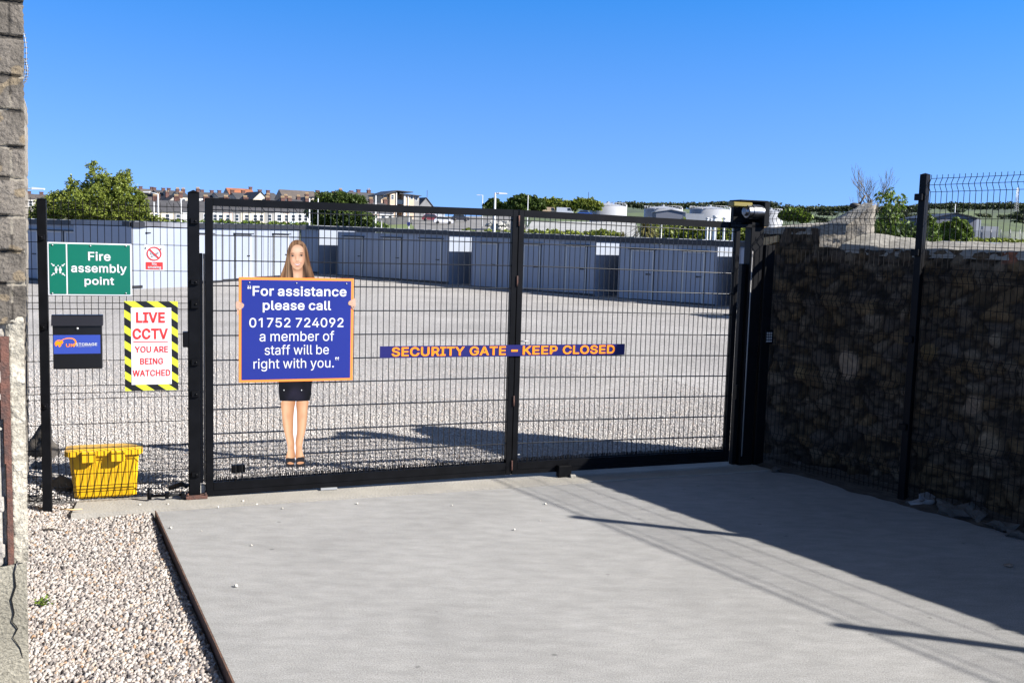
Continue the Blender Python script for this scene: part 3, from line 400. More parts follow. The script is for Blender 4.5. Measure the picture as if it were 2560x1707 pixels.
# the gravel strip beside the drive, each stone modelled
rng = np.random.default_rng(5)
ICO = None
def stones(name, pts, rmin, rmax, mat_, parent=None):
    """many low stones at the given places, one mesh"""
    n = len(pts); k = 8
    base = np.array([(1, 0, 0), (-1, 0, 0), (0, 1, 0), (0, -1, 0), (0, 0, 1), (0, 0, -1)], float)
    fc = np.array([(0, 2, 4), (2, 1, 4), (1, 3, 4), (3, 0, 4), (2, 0, 5), (1, 2, 5), (3, 1, 5), (0, 3, 5)])
    # denser: cube-ish 8 corners + chamfer reads rounder than an octahedron
    cub = np.array([(x, y, z) for x in (-1, 1) for y in (-1, 1) for z in (-1, 1)], float) * .72
    allv = np.vstack([base, cub]); face = []
    for ax in range(3):
        for sg in (1, -1):
            c = [i for i in range(8) if cub[i][ax] * sg > 0]; ctr = ax * 2 + (0 if sg > 0 else 1)
            o = [(ax + 1) % 3, (ax + 2) % 3]
            c.sort(key=lambda i: math.atan2(cub[i][o[1]], cub[i][o[0]]))
            if sg < 0: c = c[::-1]
            for j in range(4): face.append((ctr, 6 + c[j], 6 + c[(j + 1) % 4]))
    face = np.array(face)
    r = rng.uniform(rmin, rmax, n) ** 1.0
    sc = np.stack([r * rng.uniform(.75, 1.35, n), r * rng.uniform(.7, 1.1, n), r * rng.uniform(.5, .85, n)], 1)
    jit = 1 + rng.normal(0, .17, (n, len(allv), 1))
    ang = rng.uniform(0, 6.283, (n, 3)); V = allv[None] * jit * sc[:, None]
    for a, (i, j) in enumerate(((0, 1), (1, 2), (0, 2))):
        am = ang[:, a] * (1 if a == 0 else .16)
        ca, sa = np.cos(am)[:, None], np.sin(am)[:, None]; vi, vj = V[..., i].copy(), V[..., j].copy()
        V[..., i] = ca * vi - sa * vj; V[..., j] = sa * vi + ca * vj
    V = V + np.asarray(pts)[:, None]
    Fc = face[None] + (np.arange(n) * len(allv))[:, None, None]
    return np_mesh(name, V.reshape(-1, 3), Fc.reshape(-1, 3), mat_, parent, k=3)
def strip_z(x, y): return -.065 + .02 * noise.noise(Vector((x * 1.6, y * 1.6, 3))) + max(0, y - 6.6) * .05
pl = []
mb = MB(); g = 30
gridp = []
for j in range(g + 1):
    for i in range(13):
        y = 1.5 + (7.6 - 1.5) * j / g; xr = e0.x + (y - e0.y) * ed.x / ed.y - .02; x = xr - 4.2 + 4.2 * i / 12
        gridp.append((x, y, strip_z(x, y)))
mb.add(gridp, [(j * 13 + i, j * 13 + i + 1, (j + 1) * 13 + i + 1, (j + 1) * 13 + i) for j in range(g) for i in range(12)], 0, True)
tag(mb.build('gravel_bed', M['strip']), kind='structure')
while len(pl) < 52000:
    y = rng.uniform(3.6, 7.75); xr = e0.x + (y - e0.y) * ed.x / ed.y - .035
    x = xr - rng.uniform(0, 2.0)
    if x < -.62 * y - .15 or x < -4.2: continue
    p = Vector((x, y)) - G0
    if p.dot(GN) < .3 and p.dot(GD) > -1.0 + rng.normal(0, .05): continue
    if p.dot(GN) < -.1: continue
    pl.append((x, y, strip_z(x, y) + rng.uniform(-.004, .012)))
tag(stones('gravel_strip', pl, .005, .0145, M['stone']), 'pale loose gravel filling the strip beside the drive', 'gravel', kind='stuff')
# stones of the yard just inside the gate
pl = []
while len(pl) < 100000:
    y = 7.3 + 14 * rng.random() ** 1.5; x = rng.uniform(-.54 * y - .3, .4 * y)
    p = Vector((x, y)) - G0
    if p.dot(GN) > -.16: continue
    if p.dot(GD) > 7.5 or (y > 11 and rng.random() < (y - 11) / 9): continue
    z = ground_z(x, y) + noise.noise(Vector((x * .3, y * .3, 0))) * .02
    s = p.dot(GD)
    if s < -.9: z += max(0, min(1, (-.9 - s) / .5)) * max(0, .17 - abs(p.dot(GN) + .5) * .16)
    pl.append((x, y, z + rng.uniform(.0, .01)))
tag(stones('yard_gravel', pl, .004, .0095, M['yard_stone']), 'pale gravel covering the yard inside the gate', 'gravel', kind='stuff')

# ------------------------------------------------------------------ walls
def vcol_mat(name, rough=.9, bump=.6, bscale=60, gain=1.0):
    m = mat(name, (.3, .3, .3), rough, bump=bump, bscale=bscale, spec=.2, dist=.012); n = m.node_tree
    a = n.nodes.new('ShaderNodeVertexColor'); a.layer_name = 'Col'
    x = n.nodes.new('ShaderNodeTexNoise'); x.inputs['Scale'].default_value = bscale * .7; x.inputs['Detail'].default_value = 5
    r = n.nodes.new('ShaderNodeMapRange'); r.inputs[1].default_value = .3; r.inputs[2].default_value = .7; r.inputs[3].default_value = .6 * gain; r.inputs[4].default_value = 1.35 * gain; n.links.new(x.outputs[0], r.inputs[0])
    mx = n.nodes.new('ShaderNodeMix'); mx.data_type = 'RGBA'; mx.blend_type = 'MULTIPLY'; mx.inputs[0].default_value = 1
    n.links.new(a.outputs[0], mx.inputs[6]); n.links.new(r.outputs[0], mx.inputs[7]); n.links.new(mx.outputs[2], n.nodes['Principled BSDF'].inputs['Base Color']); return m
def grid_face(fn, nu, nv):
    """fn(i,j)->(co, colour); returns verts, faces, colours"""
    V = []; C = []
    for j in range(nv):
        for i in range(nu):
            p, c = fn(i, j); V.append(p); C.append(c)
    return V, [(j * nu + i, j * nu + i + 1, (j + 1) * nu + i + 1, (j + 1) * nu + i) for j in range(nv - 1) for i in range(nu - 1)], C
def grid_obj(name, V, Fc, C, m, parent=None, smooth=True):
    me = bpy.data.meshes.new(name); me.from_pydata(V, [], Fc); me.materials.append(m)
    ca = me.color_attributes.new('Col', 'FLOAT_COLOR', 'POINT')
    ca.data.foreach_set('color', [q for c in C for q in (*c, 1)])
    if smooth: me.polygons.foreach_set('use_smooth', [True] * len(Fc))
    me.update(); o = bpy.data.objects.new(name, me); COL.objects.link(o)
    if parent is not None: o.parent = parent
    return o
M['masonry'] = vcol_mat('masonry', bump=.8, bscale=70); M['rubble'] = vcol_mat('rubble_stone', bump=.7, bscale=28)

# block pier on the near left
PY = 4.3; pc = atY(62, 850, PY); px, PH = pc.x, 8.0
PROT = R_(34)
pier = thing('block_pier', 'tall block pier at the left edge, crumbling render and a rusty steel post below', 'wall pier', (px, PY, 0), PROT)
zb = atY(40, 790, PY).z; zp = atY(40, 1400, PY).z
ztop = atY(40, 0, PY).z; joints = [atY(30, y, PY).z for y in (8, 96, 192, 277, 369, 447, 541, 628, 708)]
def blk(i, j, nu=80, nv=420, W=.62):
    x = -W + W * i / (nu - 1); z = zb - .03 + (3.9 - zb + .03) * j / (nv - 1)
    d = min(abs(z - q) for q in joints) if z < joints[0] + .1 else abs(((z - joints[0] + .075) % .152) - .075)
    row = sum(1 for q in joints if q < z)
    vj = abs(((x + (row % 2) * .2 + .07) % .42) - .0); d2 = min(d, vj) if z < 3.4 else d
    nz = noise.noise(Vector((x * 22, z * 22, 1.7))) * .006 + noise.noise(Vector((x * 75, z * 75, 5))) * .004 + noise.noise(Vector((x * 6, z * 6, 5))) * .006
    wj = .006 + .005 * noise.noise(Vector((x * 14, z * 14, 9)))
    rec = .013 if d2 < wj else 0
    t = noise.noise(Vector((x * 9, z * 9, row * 3.3))); tone = .72 + .5 * random.Random(row * 7 + (1 if vj else 0)).random()
    base = Vector((.088, .078, .066)) * (tone + .45 * t)
    if noise.noise(Vector((x * 13, z * 13, 40))) > .33: base = Vector((.125, .1, .068))
    if d2 < wj + .004: base = base * .3 if noise.noise(Vector((x * 10, z * 10, 2))) > -.1 else Vector((.15, .135, .11))
    e = max(0, 1 - (-x) / .012); r = e * e * .006 + (abs(noise.noise(Vector((2, 0, z * 30)))) * .008 if e > 0 else 0)
    return (x - r + .013 + max(0, z - 1.7) * .012, -.02 + rec - nz + (r if e else 0), z), tuple(base)
V, Fc, C = grid_face(blk, 80, 420); grid_obj('blockwork', V, Fc, C, M['masonry'], pier)
def rnd_(i, j, nu=64, nv=200, W=.62):
    x = -W + W * i / (nu - 1); z = zp + (zb - zp + .02) * j / (nv - 1)
    pxl = 62 + x / (PY / F)                                       # local width in photo pixels
    edge = (z - zb) / .02
    n1 = noise.noise(Vector((x * 12, z * 12, 7))); n2 = noise.noise(Vector((x * 40, z * 40, 3)))
    left = -x > .085 + .02 * noise.noise(Vector((0, 0, z * 9)))    # older skin left of the steel
    y = -.014 - n1 * .012 - n2 * .006 - (.012 if left else 0)
    if .062 < -x < .1 + .012 * noise.noise(Vector((4, 0, z * 14))): y = .01
    base = Vector((.27, .25, .205)) * (1 + .4 * n1 + .3 * n2)
    if left: base = Vector((.23, .215, .195)) * (1 + .25 * n1)
    if z > zb - .1 * (1 + n1): base = base * .9
    return (x - .006, y, z), tuple(base)
V, Fc, C = grid_face(rnd_, 64, 200); grid_obj('render_skin', V, Fc, C, M['masonry'], pier)
def plin(i, j, nu=40, nv=60, W=.62):
    x = -W + (W - .016) * i / (nu - 1); z = -.12 + (zp + .1) * j / (nv - 1) - .0
    if j == nv - 1: z = zp + .012 * noise.noise(Vector((x * 20, 0, 1)))
    n1 = noise.noise(Vector((x * 5, z * 5, 7)))
    return (x, -.027 - n1 * .005, z), tuple(Vector((.165, .155, .125)) * (1 + .25 * n1))
V, Fc, C = grid_face(plin, 40, 60); grid_obj('concrete_plinth', V, Fc, C, M['masonry'], pier)
mb = MB(); mb.prism_z([(-11, -.02), (-.61, -.02), (-.61, .02), (-.016, .02), (-.4, .6), (-11, .6)], -.1, PH); mb.prism_z([(-.61, -.02), (-.004, -.02), (-.015, .0195), (-.61, .0195)], 3.89, PH); o = mb.build('core', M['concrete_lt'], pier)  # unseen height and length of the core added to block sky light
mb = MB(); zs = [atY(20, y, PY).z for y in (1425, 1300, 1150, 1040, 900, 838)]
for k in range(5):
    x0 = (-.09, -.088, -.094, -.104, -.1)[k]; mb.box(x0, -.022, zs[k], -.066, .02, zs[k + 1])
mb.build('rusty_post', M['rust'], pier)
mb = MB(); pts = [(38, 1398), (32, 1425), (35, 1460), (27, 1490), (33, 1525), (29, 1545), (40, 1565), (31, 1585), (45, 1615), (50, 1640)]
pth = [atY(x, y, PY - .037) for x, y in pts]
mb.tube([((p.x - px) * 1.16, -.031, p.z) for p in pth], [.005, .004, .005, .004, .003, .0025, .003, .002, .002, .001], 4)
mb.build('crack', M['blk_sign'], pier)

# the older wall the fence is fixed to, behind the pier
fw = thing('rough_wall', 'narrow strip of old stone wall seen behind the block pier, razor wire above', 'wall')
yy = 6.9
wc = [atY(x, y, yy) for x, y in ((56.2, 215), (56.6, 600), (58, 900), (60, 1250))]
def fwall(i, j, nu=26, nv=150):
    z = -.1 + (wc[0].z + .1) * j / (nv - 1); u = i / (nu - 1); k = max(0, min(1, (z - wc[3].z) / (wc[0].z - wc[3].z)))
    x = wc[3].x + (wc[0].x - wc[3].x) * k; n1 = noise.noise(Vector((u * 14, z * 9, 7))); n2 = noise.noise(Vector((u * 30, z * 30, 1)))
    j_ = abs((z % .105) - .05) > .046
    return (x - u * .462 + n2 * .003 - (.006 if j_ else 0) + n1 * .003 - max(0, z - wc[0].z + .05) * .4, yy + u * 1.0, z), tuple(Vector((.2, .18, .15)) * (1 + .5 * n1 + .3 * n2) * (.5 if j_ else 1))
V, Fc, C = grid_face(fwall, 26, 150); grid_obj('stone_face', V, Fc, C, M['masonry'], fw)
mb = MB(); mb.prism_z([(wc[0].x - .05, yy + .01), (wc[0].x - .53, yy + .99), (-6, yy + .99), (-6, yy + .01)], -.1, wc[0].z - .01); mb.build('core', M['concrete_lt'], fw)
rz = thing('razor_wire', 'loops of rusty razor wire sticking out above the old wall', 'wire')
mb = MB()
for cx_, cy_, rx_, ry_, a0, a1 in ((54, 140, 12, 62, -1.5, 1.3), (52, 178, 17, 33, -1.4, 1.4)):
    path = []
    for k in range(13):
        a = a0 + (a1 - a0) * k / 12; p = atY(cx_ + rx_ * math.cos(a) - (4 if k in (0, 12) else 0), cy_ + ry_ * math.sin(a), 7.0); path.append(p)
    mb.tube(path, .003, 4)
    for p in path[1:-1]:
        mb.box(p.x - .012, p.y - .001, p.z - .004, p.x + .012, p.y + .001, p.z + .004)
mb.build('wire_loop', M['galv'], rz)

# ------------------------------------------------------------------ rubble wall on the right
A_ = Vector((3.43, 8.21)); WD = Vector((.557, -.83)).normalized(); WN = Vector((-WD.y, WD.x)); WN = WN if WN.x > 0 else -WN   # WN into the wall
WO = A_ + WN * .2
wall = thing('rubble_wall', 'dark rubble stone wall in deep shade behind the mesh fence', 'stone wall', (WO.x, WO.y, 0), math.atan2(WD.y, WD.x))
# local x along the wall towards the camera, local y into the wall (left normal check below)
flip = 1 if Vector((-WD.y, WD.x)).dot(WN) > 0 else -1
T0, T1, S0, S1 = -1.93, 9.0, -1.19, -.9
rs = random.Random(3); seeds = [(rs.uniform(T0, 4.8), rs.uniform(0, 2.3)) for _ in range(1180)]
sv = np.array(seeds); tone = [rs.choice([(.105, .092, .075), (.085, .078, .07), (.12, .1, .072), (.075, .07, .068), (.13, .105, .07), (.095, .09, .088), (.14, .13, .115)]) for _ in seeds]
big = []
for x_, y_, r_, c_ in ((2128, 908, .12, (.3, .265, .23)), (2440, 1010, .09, (.24, .21, .18)), (2480, 1110, .1, (.2, .18, .15)), (2010, 930, .07, (.2, .17, .11)), (2330, 880, .08, (.15, .12, .07)), (2500, 850, .06, (.2, .19, .17)), (2180, 770, .06, (.18, .15, .1))):
    p = vpl(x_, y_, WO, WD); big.append(((p.xy - WO).dot(WD), p.z, r_, c_))
def wtop(t): return 2.335 if t < S0 + .0 else 2.155 + .012 * noise.noise(Vector((t * 3, 0, 0)))
NU, NV = 270, 90
def wface(i, j):
    t = T0 + (4.8 - T0) * i / (NU - 1); z = -.1 + (wtop(t) + .1) * j / (NV - 1)
    q = (sv[:, 0] - t) ** 2 + ((sv[:, 1] - z) * 1.6) ** 2; k = np.argpartition(q, 1)[:2]; k = k[np.argsort(q[k])]; d = math.sqrt(q[k[1]]) - math.sqrt(q[k[0]])
    h = min(1, d / .04); c = Vector(tone[k[0]])
    for bt, bz, br, bc in big:
        dd = math.hypot((t - bt), (z - bz)) / br * (1 + .25 * noise.noise(Vector((t * 6, z * 6, 2))))
        if dd < 1: c = Vector(bc); h = min(1.4, (1 - dd) * 6 + .3)
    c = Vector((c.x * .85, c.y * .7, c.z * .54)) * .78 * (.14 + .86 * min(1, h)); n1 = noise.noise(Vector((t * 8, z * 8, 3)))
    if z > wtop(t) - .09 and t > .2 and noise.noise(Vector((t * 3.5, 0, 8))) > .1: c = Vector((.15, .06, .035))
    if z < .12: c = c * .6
    ragged = .05 * noise.noise(Vector((0, z * 7, 4))) + .03 * noise.noise(Vector((0, z * 19, 4))) if i == 0 else 0
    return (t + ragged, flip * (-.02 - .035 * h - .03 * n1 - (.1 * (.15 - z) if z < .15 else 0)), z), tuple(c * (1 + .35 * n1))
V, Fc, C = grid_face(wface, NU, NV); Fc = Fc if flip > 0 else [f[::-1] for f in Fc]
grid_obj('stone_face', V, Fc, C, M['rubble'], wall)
M['mortar'] = mat('pale_mortar_cap', (.34, .325, .29), .92, col2=(.24, .23, .21), scale=5, bump=.7, bscale=24, contrast=(.3, .7))
mb = MB()
mb.prism_z([(T0 + .03, .0), (T1, .0), (T1, .42), (T0 + .03, .42)] if flip > 0 else [(T0 + .03, -.42), (T1, -.42), (T1, 0), (T0 + .03, 0)], -.1, 2.1)
mb.build('core', M['concrete_lt'], wall)
def cap(i, j, t0, t1, zf, zk, nu, nv=9, D=.46):
    t = t0 + (t1 - t0) * i / (nu - 1); v = j / (nv - 1); n1 = noise.noise(Vector((t * 5, v * 2, 3))); n2 = noise.noise(Vector((t * 17, v * 6, 3)))
    z = zf(t) + (zk(t) - zf(t)) * v + (n1 * .018 + n2 * .012 if 0 < j else 0)
    if j == 0: return (t, flip * -.045, zf(t) - .06 + n2 * .01), (.2, .19, .17)
    return (t, flip * (-.05 + D * (v - .1) + n2 * .012), z), tuple(Vector((.21, .2, .178)) * (1 + .3 * n1 + .35 * n2))
V, Fc, C = grid_face(lambda i, j: cap(i, j, S1 - .05, T1, lambda t: 2.15 + (.03 * max(0, -.5 - t) * 2), lambda t: 2.235 + max(0, -.3 - t) * .12, 150), 150, 9)
Fc = Fc if flip > 0 else [f[::-1] for f in Fc]; grid_obj('mortar_cap', V, Fc, C, M['rubble'], wall)
zkA = lambda t: 2.37 + (.05 * (t - T0) / .6 if t < -1.33 else .05 + .17 * min(1, (t + 1.33) / .3))
V, Fc, C = grid_face(lambda i, j: cap(i, j, T0, S1, lambda t: 2.335 - (.0 if t < S0 else 0), zkA, 34), 34, 9)
Fc = Fc if flip > 0 else [f[::-1] for f in Fc]; grid_obj('broken_top', V, Fc, C, M['rubble'], wall)
# broken end of the taller stub, facing along the wall into the sun
def send(i, j):
    u = i / 15; v = j / 21; top = 2.33 + (zkA(S1) - 2.33) * u; z = 2.1 + (top - 2.1) * v
    t = S0 + (S1 - S0) * min(1, u * 1.1) + .018 * noise.noise(Vector((u * 6, v * 8, 2))) + .012 * noise.noise(Vector((u * 16, v * 18, 2)))
    return (t, flip * (-.045 + .42 * u), z), tuple(Vector((.2, .18, .15)) * (1 + .5 * noise.noise(Vector((u * 9, v * 9, 6)))))
V, Fc, C = grid_face(send, 16, 22); Fc = Fc if flip > 0 else [f[::-1] for f in Fc]; grid_obj('broken_end', V, Fc, C, M['rubble'], wall)
mb = MB(); mb.prism_z([(T0 + .03, .01 * flip), (S0 - .01, .01 * flip), (S1 - .02, flip * .4), (T0 + .03, flip * .4)][::flip], 2.1, 2.32); mb.build('stub_core', M['concrete_lt'], wall)

# fallen stones along the foot of the wall
rk = None; spots = [(2315, 1262, .11), (2352, 1272, .1), (2395, 1290, .12), (2440, 1300, .1), (2500, 1325, .09), (2285, 1262, .05), (1995, 1168, .09), (1965, 1163, .06), (1940, 1178, .05), (2545, 1345, .08)]
M['rock'] = mat('rubble_rock', (.075, .066, .056), .9, col2=(.04, .036, .032), scale=6, bump=.5)
M['rock_pale'] = mat('pale_rock', (.2, .19, .18), .9, col2=(.12, .115, .11), scale=6, bump=.5)
for k, (x, y, r) in enumerate(spots):
    p = gnd(x, y); mb = MB(); mb.blob((0, 0, r * .3), (r * 1.1, r * .8, r * .55), seed=k + 1, sub=2, rough=1.1, sm=False)
    o = mb.build('fallen_stone', M['rock_pale'] if k == 0 else M['rock']); o.location = (p.x, p.y, 0); o.rotation_euler = (0, 0, k * 1.3)
    tag(o, 'pale angular stone on the ground just right of the tall fence post' if k == 0 else 'grey fallen stone lying in the shade at the foot of the rubble wall', 'stone', 'fallen stones along the wall foot')

# dark dirt gathered along the wall foot
def dirt(i, j):
    t = T0 + (5.2 - T0) * i / 140; v = j / 6; wd_ = .2 + .1 * noise.noise(Vector((t * 1.7, 0, 5))) + .05 * noise.noise(Vector((t * 6, 0, 5)))
    y = -.02 - (wd_ + .12) * v; z = (.075 + .05 * noise.noise(Vector((t * 3, 0, 2)))) * (1 - v) ** 1.3 + .012 * noise.noise(Vector((t * 14, v * 4, 2))) * (1 - v) + (.006 if j < 6 else .001)
    return (t, flip * y, max(.001, z)), tuple(Vector((.05, .043, .036)) * (1 + .5 * noise.noise(Vector((t * 9, v * 5, 1)))))
V, Fc, C = grid_face(dirt, 141, 7); Fc = [f[::-1] for f in Fc] if flip > 0 else Fc
o = grid_obj('soil_bank', V, Fc, C, M['rubble']); o.location = (WO.x, WO.y, 0); o.rotation_euler = (0, 0, math.atan2(WD.y, WD.x)); tag(o, kind='structure')
# ------------------------------------------------------------------ welded mesh fences
def mesh_panel(length, rows, top, bends, base=.03, pitch=.05, r=.0027, amp=.032, sgn=-1, spike=.03):
    """vertical wires every 50 mm with V bends, horizontal wires at rows; local x along, y = sgn*amp at bends"""
    mb = MB()
    def yo(z):
        for b in bends:
            if abs(z - b) < .056: return sgn * amp * (1 - abs(z - b) / .056)
        return 0
    zz = sorted({base, top + spike, *[q for b in bends for q in (b - .056, b - .012, b + .012, b + .056)]})
    zz = [z for z in zz if base <= z <= top + spike]
    n = int(length / pitch)
    for i in range(n + 1):
        x = (length - n * pitch) / 2 + i * pitch
        mb.tube([(x, yo(z), z) for z in zz], r, 4, cap=False)
    for z in rows:
        y = yo(z); mb.tube([(0, y - sgn * .005, z), (length, y - sgn * .005, z)], r * 1.1, 4, cap=False)
    return mb
lf = thing('mesh_fence', 'short black mesh fence carrying the signs between old wall and gate', 'fence', (G0.x, G0.y, 0), YAW)
ysL = [505.7, 522, 538.5, 605.9, 673.3, 739.2, 756.5, 772.7, 838, 903.6, 967, 984.5, 1000, 1064, 1125.7, 1190.7, 1220, 1236, 1250]
rowsL = [gate(122, y)[1] for y in ysL]; rowsL = [z for z in rowsL if z > .02]
bendsL = [rowsL[1], rowsL[6], rowsL[11], rowsL[16]]
p = mesh_panel(1.06, rowsL, rowsL[0], bendsL, r=.0031, amp=.02).build('mesh_panel', M['wire'], lf); p.location = (-1.23, .02, 0)
p = mesh_panel(.34, rowsL, rowsL[0], bendsL, r=.0031, amp=.02).build('mesh_panel', M['wire'], lf); p.location = (-1.55, .0, 0)
def square_post(mb, s, h, wd=.06, y=0.0, capz=.012):
    mb.bevbox(s - wd / 2, y - wd / 2, -.06, s + wd / 2, y + wd / 2, h, .004)
    mb.add([(s - wd / 2 - .003, y - wd / 2 - .003, h + .001), (s + wd / 2 + .003, y - wd / 2 - .003, h + .001), (s + wd / 2 + .003, y + wd / 2 + .003, h + .001), (s - wd / 2 - .003, y + wd / 2 + .003, h + .001), (s, y, h + capz + .004)],
           [(0, 1, 4), (1, 2, 4), (2, 3, 4), (3, 0, 4), (3, 2, 1, 0)])
mb = MB(); square_post(mb, -1.2, gate(104, 500)[1], .064, -.05); mb.build('post', M['black'], lf)
for y in (593, 815, 1010): mb = MB(); z = gate(104, y)[1]; mb.bevbox(-1.215, -.105, z - .02, -1.18, -.082, z + .02, .003); mb.tube([(-1.2, -.115, z), (-1.2, -.1, z)], .007, 8); mb.build('clamp', M['black'], lf)

def right_panel(z0, top, start, end, name_rows, parent):
    L = end - start; offs = name_rows
    rows = [top - o for o in offs if top - o > z0 + .02]; bends = [top - o for o in offs[1::1] if any(abs(o - q) < .002 for q in BENDO) and top - o > z0]
    p = mesh_panel(L, rows, top, bends, base=z0 + .02, r=.0027, amp=.036, sgn=-flip * 1.0).build('mesh_panel', M['wire'], parent); p.location = (start, 0, 0); return p
OFF = [0, .055, .11, .335, .56, .745, .8, .855, 1.06, 1.26, 1.46, 1.515, 1.57, 1.77, 1.97, 2.15, 2.2, 2.25, 2.4, 2.6]; BENDO = [.055, .8, 1.515, 2.2]
OFF2 = OFF
rf = thing('mesh_fence', 'long black mesh fence on steel posts in front of the stone wall', 'fence', (A_.x, A_.y, 0), math.atan2(WD.y, WD.x))
right_panel(.0, 2.47, -1.72, -.02, OFF, rf)
for k in range(3): right_panel(.02, 2.745, .03 + 2.47 * k, 2.44 + 2.47 * k, OFF2, rf)
for k in range(4):
    mb = MB(); square_post(mb, 2.47 * k, 2.775, .062, .035 * -flip); po = mb.build('post', M['black'], rf)
    for z in (2.59, 2.13, 1.4, .65): mb = MB(); mb.bevbox(2.47 * k - .05, -flip * .085 - .012, z - .028, 2.47 * k + .02, -flip * .085 + .012, z + .028, .004); mb.build('clamp', M['black'], po)

# ------------------------------------------------------------------ the gate
def gz(x, y, o=0): return gate(x, y, o)
gp = thing('gate_post', 'square black gate post with a rusty base plate beside the CCTV sign', 'gate post', (G0.x, G0.y, 0), YAW)
mb = MB(); square_post(mb, -.13, 2.43, .085, 0, .02); mb.build('post', M['black'], gp)
mb = MB(); mb.bevbox(-.2, -.085, 0.004, -.035, .07, .03, .003)
for s in (-.185, -.05): mb.tube([(s, -.06, .03), (s, -.06, .05)], .009, 6)
mb.build('base_plate', M['rust'], gp)
mb = MB()
for y0, y1 in ((546, 560), (698, 711), (748, 770), (896, 911), (975, 990), (1176, 1188)):
    mb = MB(); za, zb_ = gz(485, y1)[1], gz(485, y0)[1]; mb.bevbox(-.155, -.066, za, -.095, -.04, zb_, .004); mb.tube([(-.118, -.072, (za + zb_) / 2), (-.118, -.06, (za + zb_) / 2)], .009, 8); mb.build('clamp', M['black'], gp)
mb = MB(); mb.bevbox(-.215, -.04, gz(465, 867)[1], -.168, .04, gz(465, 829)[1], .005); mb.build('lock_box', M['black'], gp)
mb = MB(); mb.bevbox(-.088, .01, gz(505, 1208)[1], -.062, .045, gz(505, 633)[1], .004); eg = mb.build('safety_edge', M['rubber'], gp)
mb = MB(); mb.tube([(-.053, .012, gz(508, 1206)[1]), (-.053, .012, gz(508, 634)[1])], .0075, 8)
mb.build('edge_profile', M['grey_strip'], eg)
mb = MB(); mb.bevbox(-.09, .0, .03, -.047, .04, gz(505, 1212)[1], .004); mb.build('edge_bracket', M['concrete_lt'], gp)

gt = thing('folding_gate', 'wide black folding security gate of two mesh leaves across the entrance', 'gate', (G0.x, G0.y, 0), YAW)
ROW0 = 2.305
def leaf(s0, s1, zb0, zb1, zt0, zt1, nm, st=.06, st2=.053):
    """one leaf between s0 and s1 (outer faces)"""
    root = None
    mb = MB(); mb.bevbox(s0, -.03, zb0, s0 + st, .03, zt0, .004); fr = mb.build('leaf_frame', M['black'], gt)
    mb = MB(); mb.bevbox(s1 - st2, -.03, zb1, s1, .03, zt1, .004); mb.build('stile', M['black'], fr)
    mb = MB()
    def rail(za0, za1, h, d):
        a, b = s0 + st + .001, s1 - st2 - .001
        vs = [(a, -d, za0), (b, -d, za1), (b, d, za1), (a, d, za0), (a, -d, za0 + h), (b, -d, za1 + h), (b, d, za1 + h), (a, d, za0 + h)]
        mb.add(vs, [(0, 3, 2, 1), (4, 5, 6, 7), (0, 1, 5, 4), (1, 2, 6, 5), (2, 3, 7, 6), (3, 0, 4, 7)])
    rail(zt0 - .06, zt1 - .06, .06, .0285); mb.build('top_rail', M['black'], fr)
    mb = MB(); rail(zb0 + .045, zb1 + .045, .065, .03); rail(zb0, zb1, .042, .026); mb.build('bottom_rail', M['black'], fr)
    mb = MB(); a, b = s0 + st, s1 - st2
    n = int((b - a) / .0502)
    for i in range(n + 1):
        s = a + ((b - a) - n * .0502) / 2 + i * .0502; u = (s - a) / (b - a)
        mb.tube([(s, 0, zb0 + (zb1 - zb0) * u + .1), (s, 0, zt0 + (zt1 - zt0) * u - .05)], .0038, 4, cap=False)
    dz = (zt1 - zt0)
    for k in range(12):
        for y in (-.007, .007):
            z = ROW0 - .199 * k
            if z < zb0 + .12: continue
            mb.tube([(a - .005, y, z + (zt0 - 2.395)), (b + .005, y, z + (zt1 - 2.395))], .006, 4, cap=False)
    mb.build('mesh_panel', M['gate_wire'], fr)
    mb = MB(); mb.add([(a, .01, zb0 + .1), (b, .01, zb1 + .1), (b, .022, zb1 + .1), (a, .022, zb0 + .1), (a, .01, zb0 + .116), (b, .01, zb1 + .116), (b, .022, zb1 + .116), (a, .022, zb0 + .116)], [(0, 3, 2, 1), (4, 5, 6, 7), (0, 1, 5, 4), (1, 2, 6, 5), (2, 3, 7, 6), (3, 0, 4, 7)]); s = a + .02     # short row of spikes along the bottom rail
    while s < b: mb.box(s, .012, zb0 + (zb1 - zb0) * (s - a) / (b - a) + .1, s + .008, .02, zb0 + (zb1 - zb0) * (s - a) / (b - a) + .135 + .012 * random.random()); s += .016
    mb.build('spiked_strip', M['black'], fr)
    return fr
MID = 2.578
f1 = leaf(-.045, MID - .002, -.0 + .012, .042, 2.395, 2.402, 'a')
f2 = leaf(MID + .002, 4.85, .042, .045, 2.402, 2.37, 'b', .053, .05)
for y in (552, 702, 1000, 1160): mb = MB(); z = gz(1290, y)[1]; mb.tube([(MID, -.036, z - .045), (MID, -.036, z + .045)], .008, 8); mb.build('hinge', M['rust'], gt)
mb = MB(); z = gz(1310, 852)[1]; mb.tube([(MID + .06, -.02, z), (MID + .13, -.02, z)], .006, 6); mb.build('bolt', M['galv'], gt); mb = MB(); z = gz(1290, 1140)[1]; mb.tube([(MID + .055, .06, z), (MID + .11, .06, z)], .005, 6); mb.build('bolt', M['galv'], gt)
mb = MB(); s = gz(596, 1172)[0]; z = gz(596, 1180)[1]; mb.bevbox(s - .05, .06, z - .02, s + .06, .1, z + .045, .006); mb.build('latch_box', M['black'], gt)
mb = MB(); s = gz(820, 1226)[0]; mb.bevbox(s - .07, -.05, .006, s + .07, .0, .024, .003)
tag(mb.build('floor_stop', M['galv'], None), 'small grey steel floor plate under the closed gate', 'floor stop'); so = bpy.data.objects['floor_stop']; so.location = (G0.x, G0.y, 0); so.rotation_euler = (0, 0, YAW)
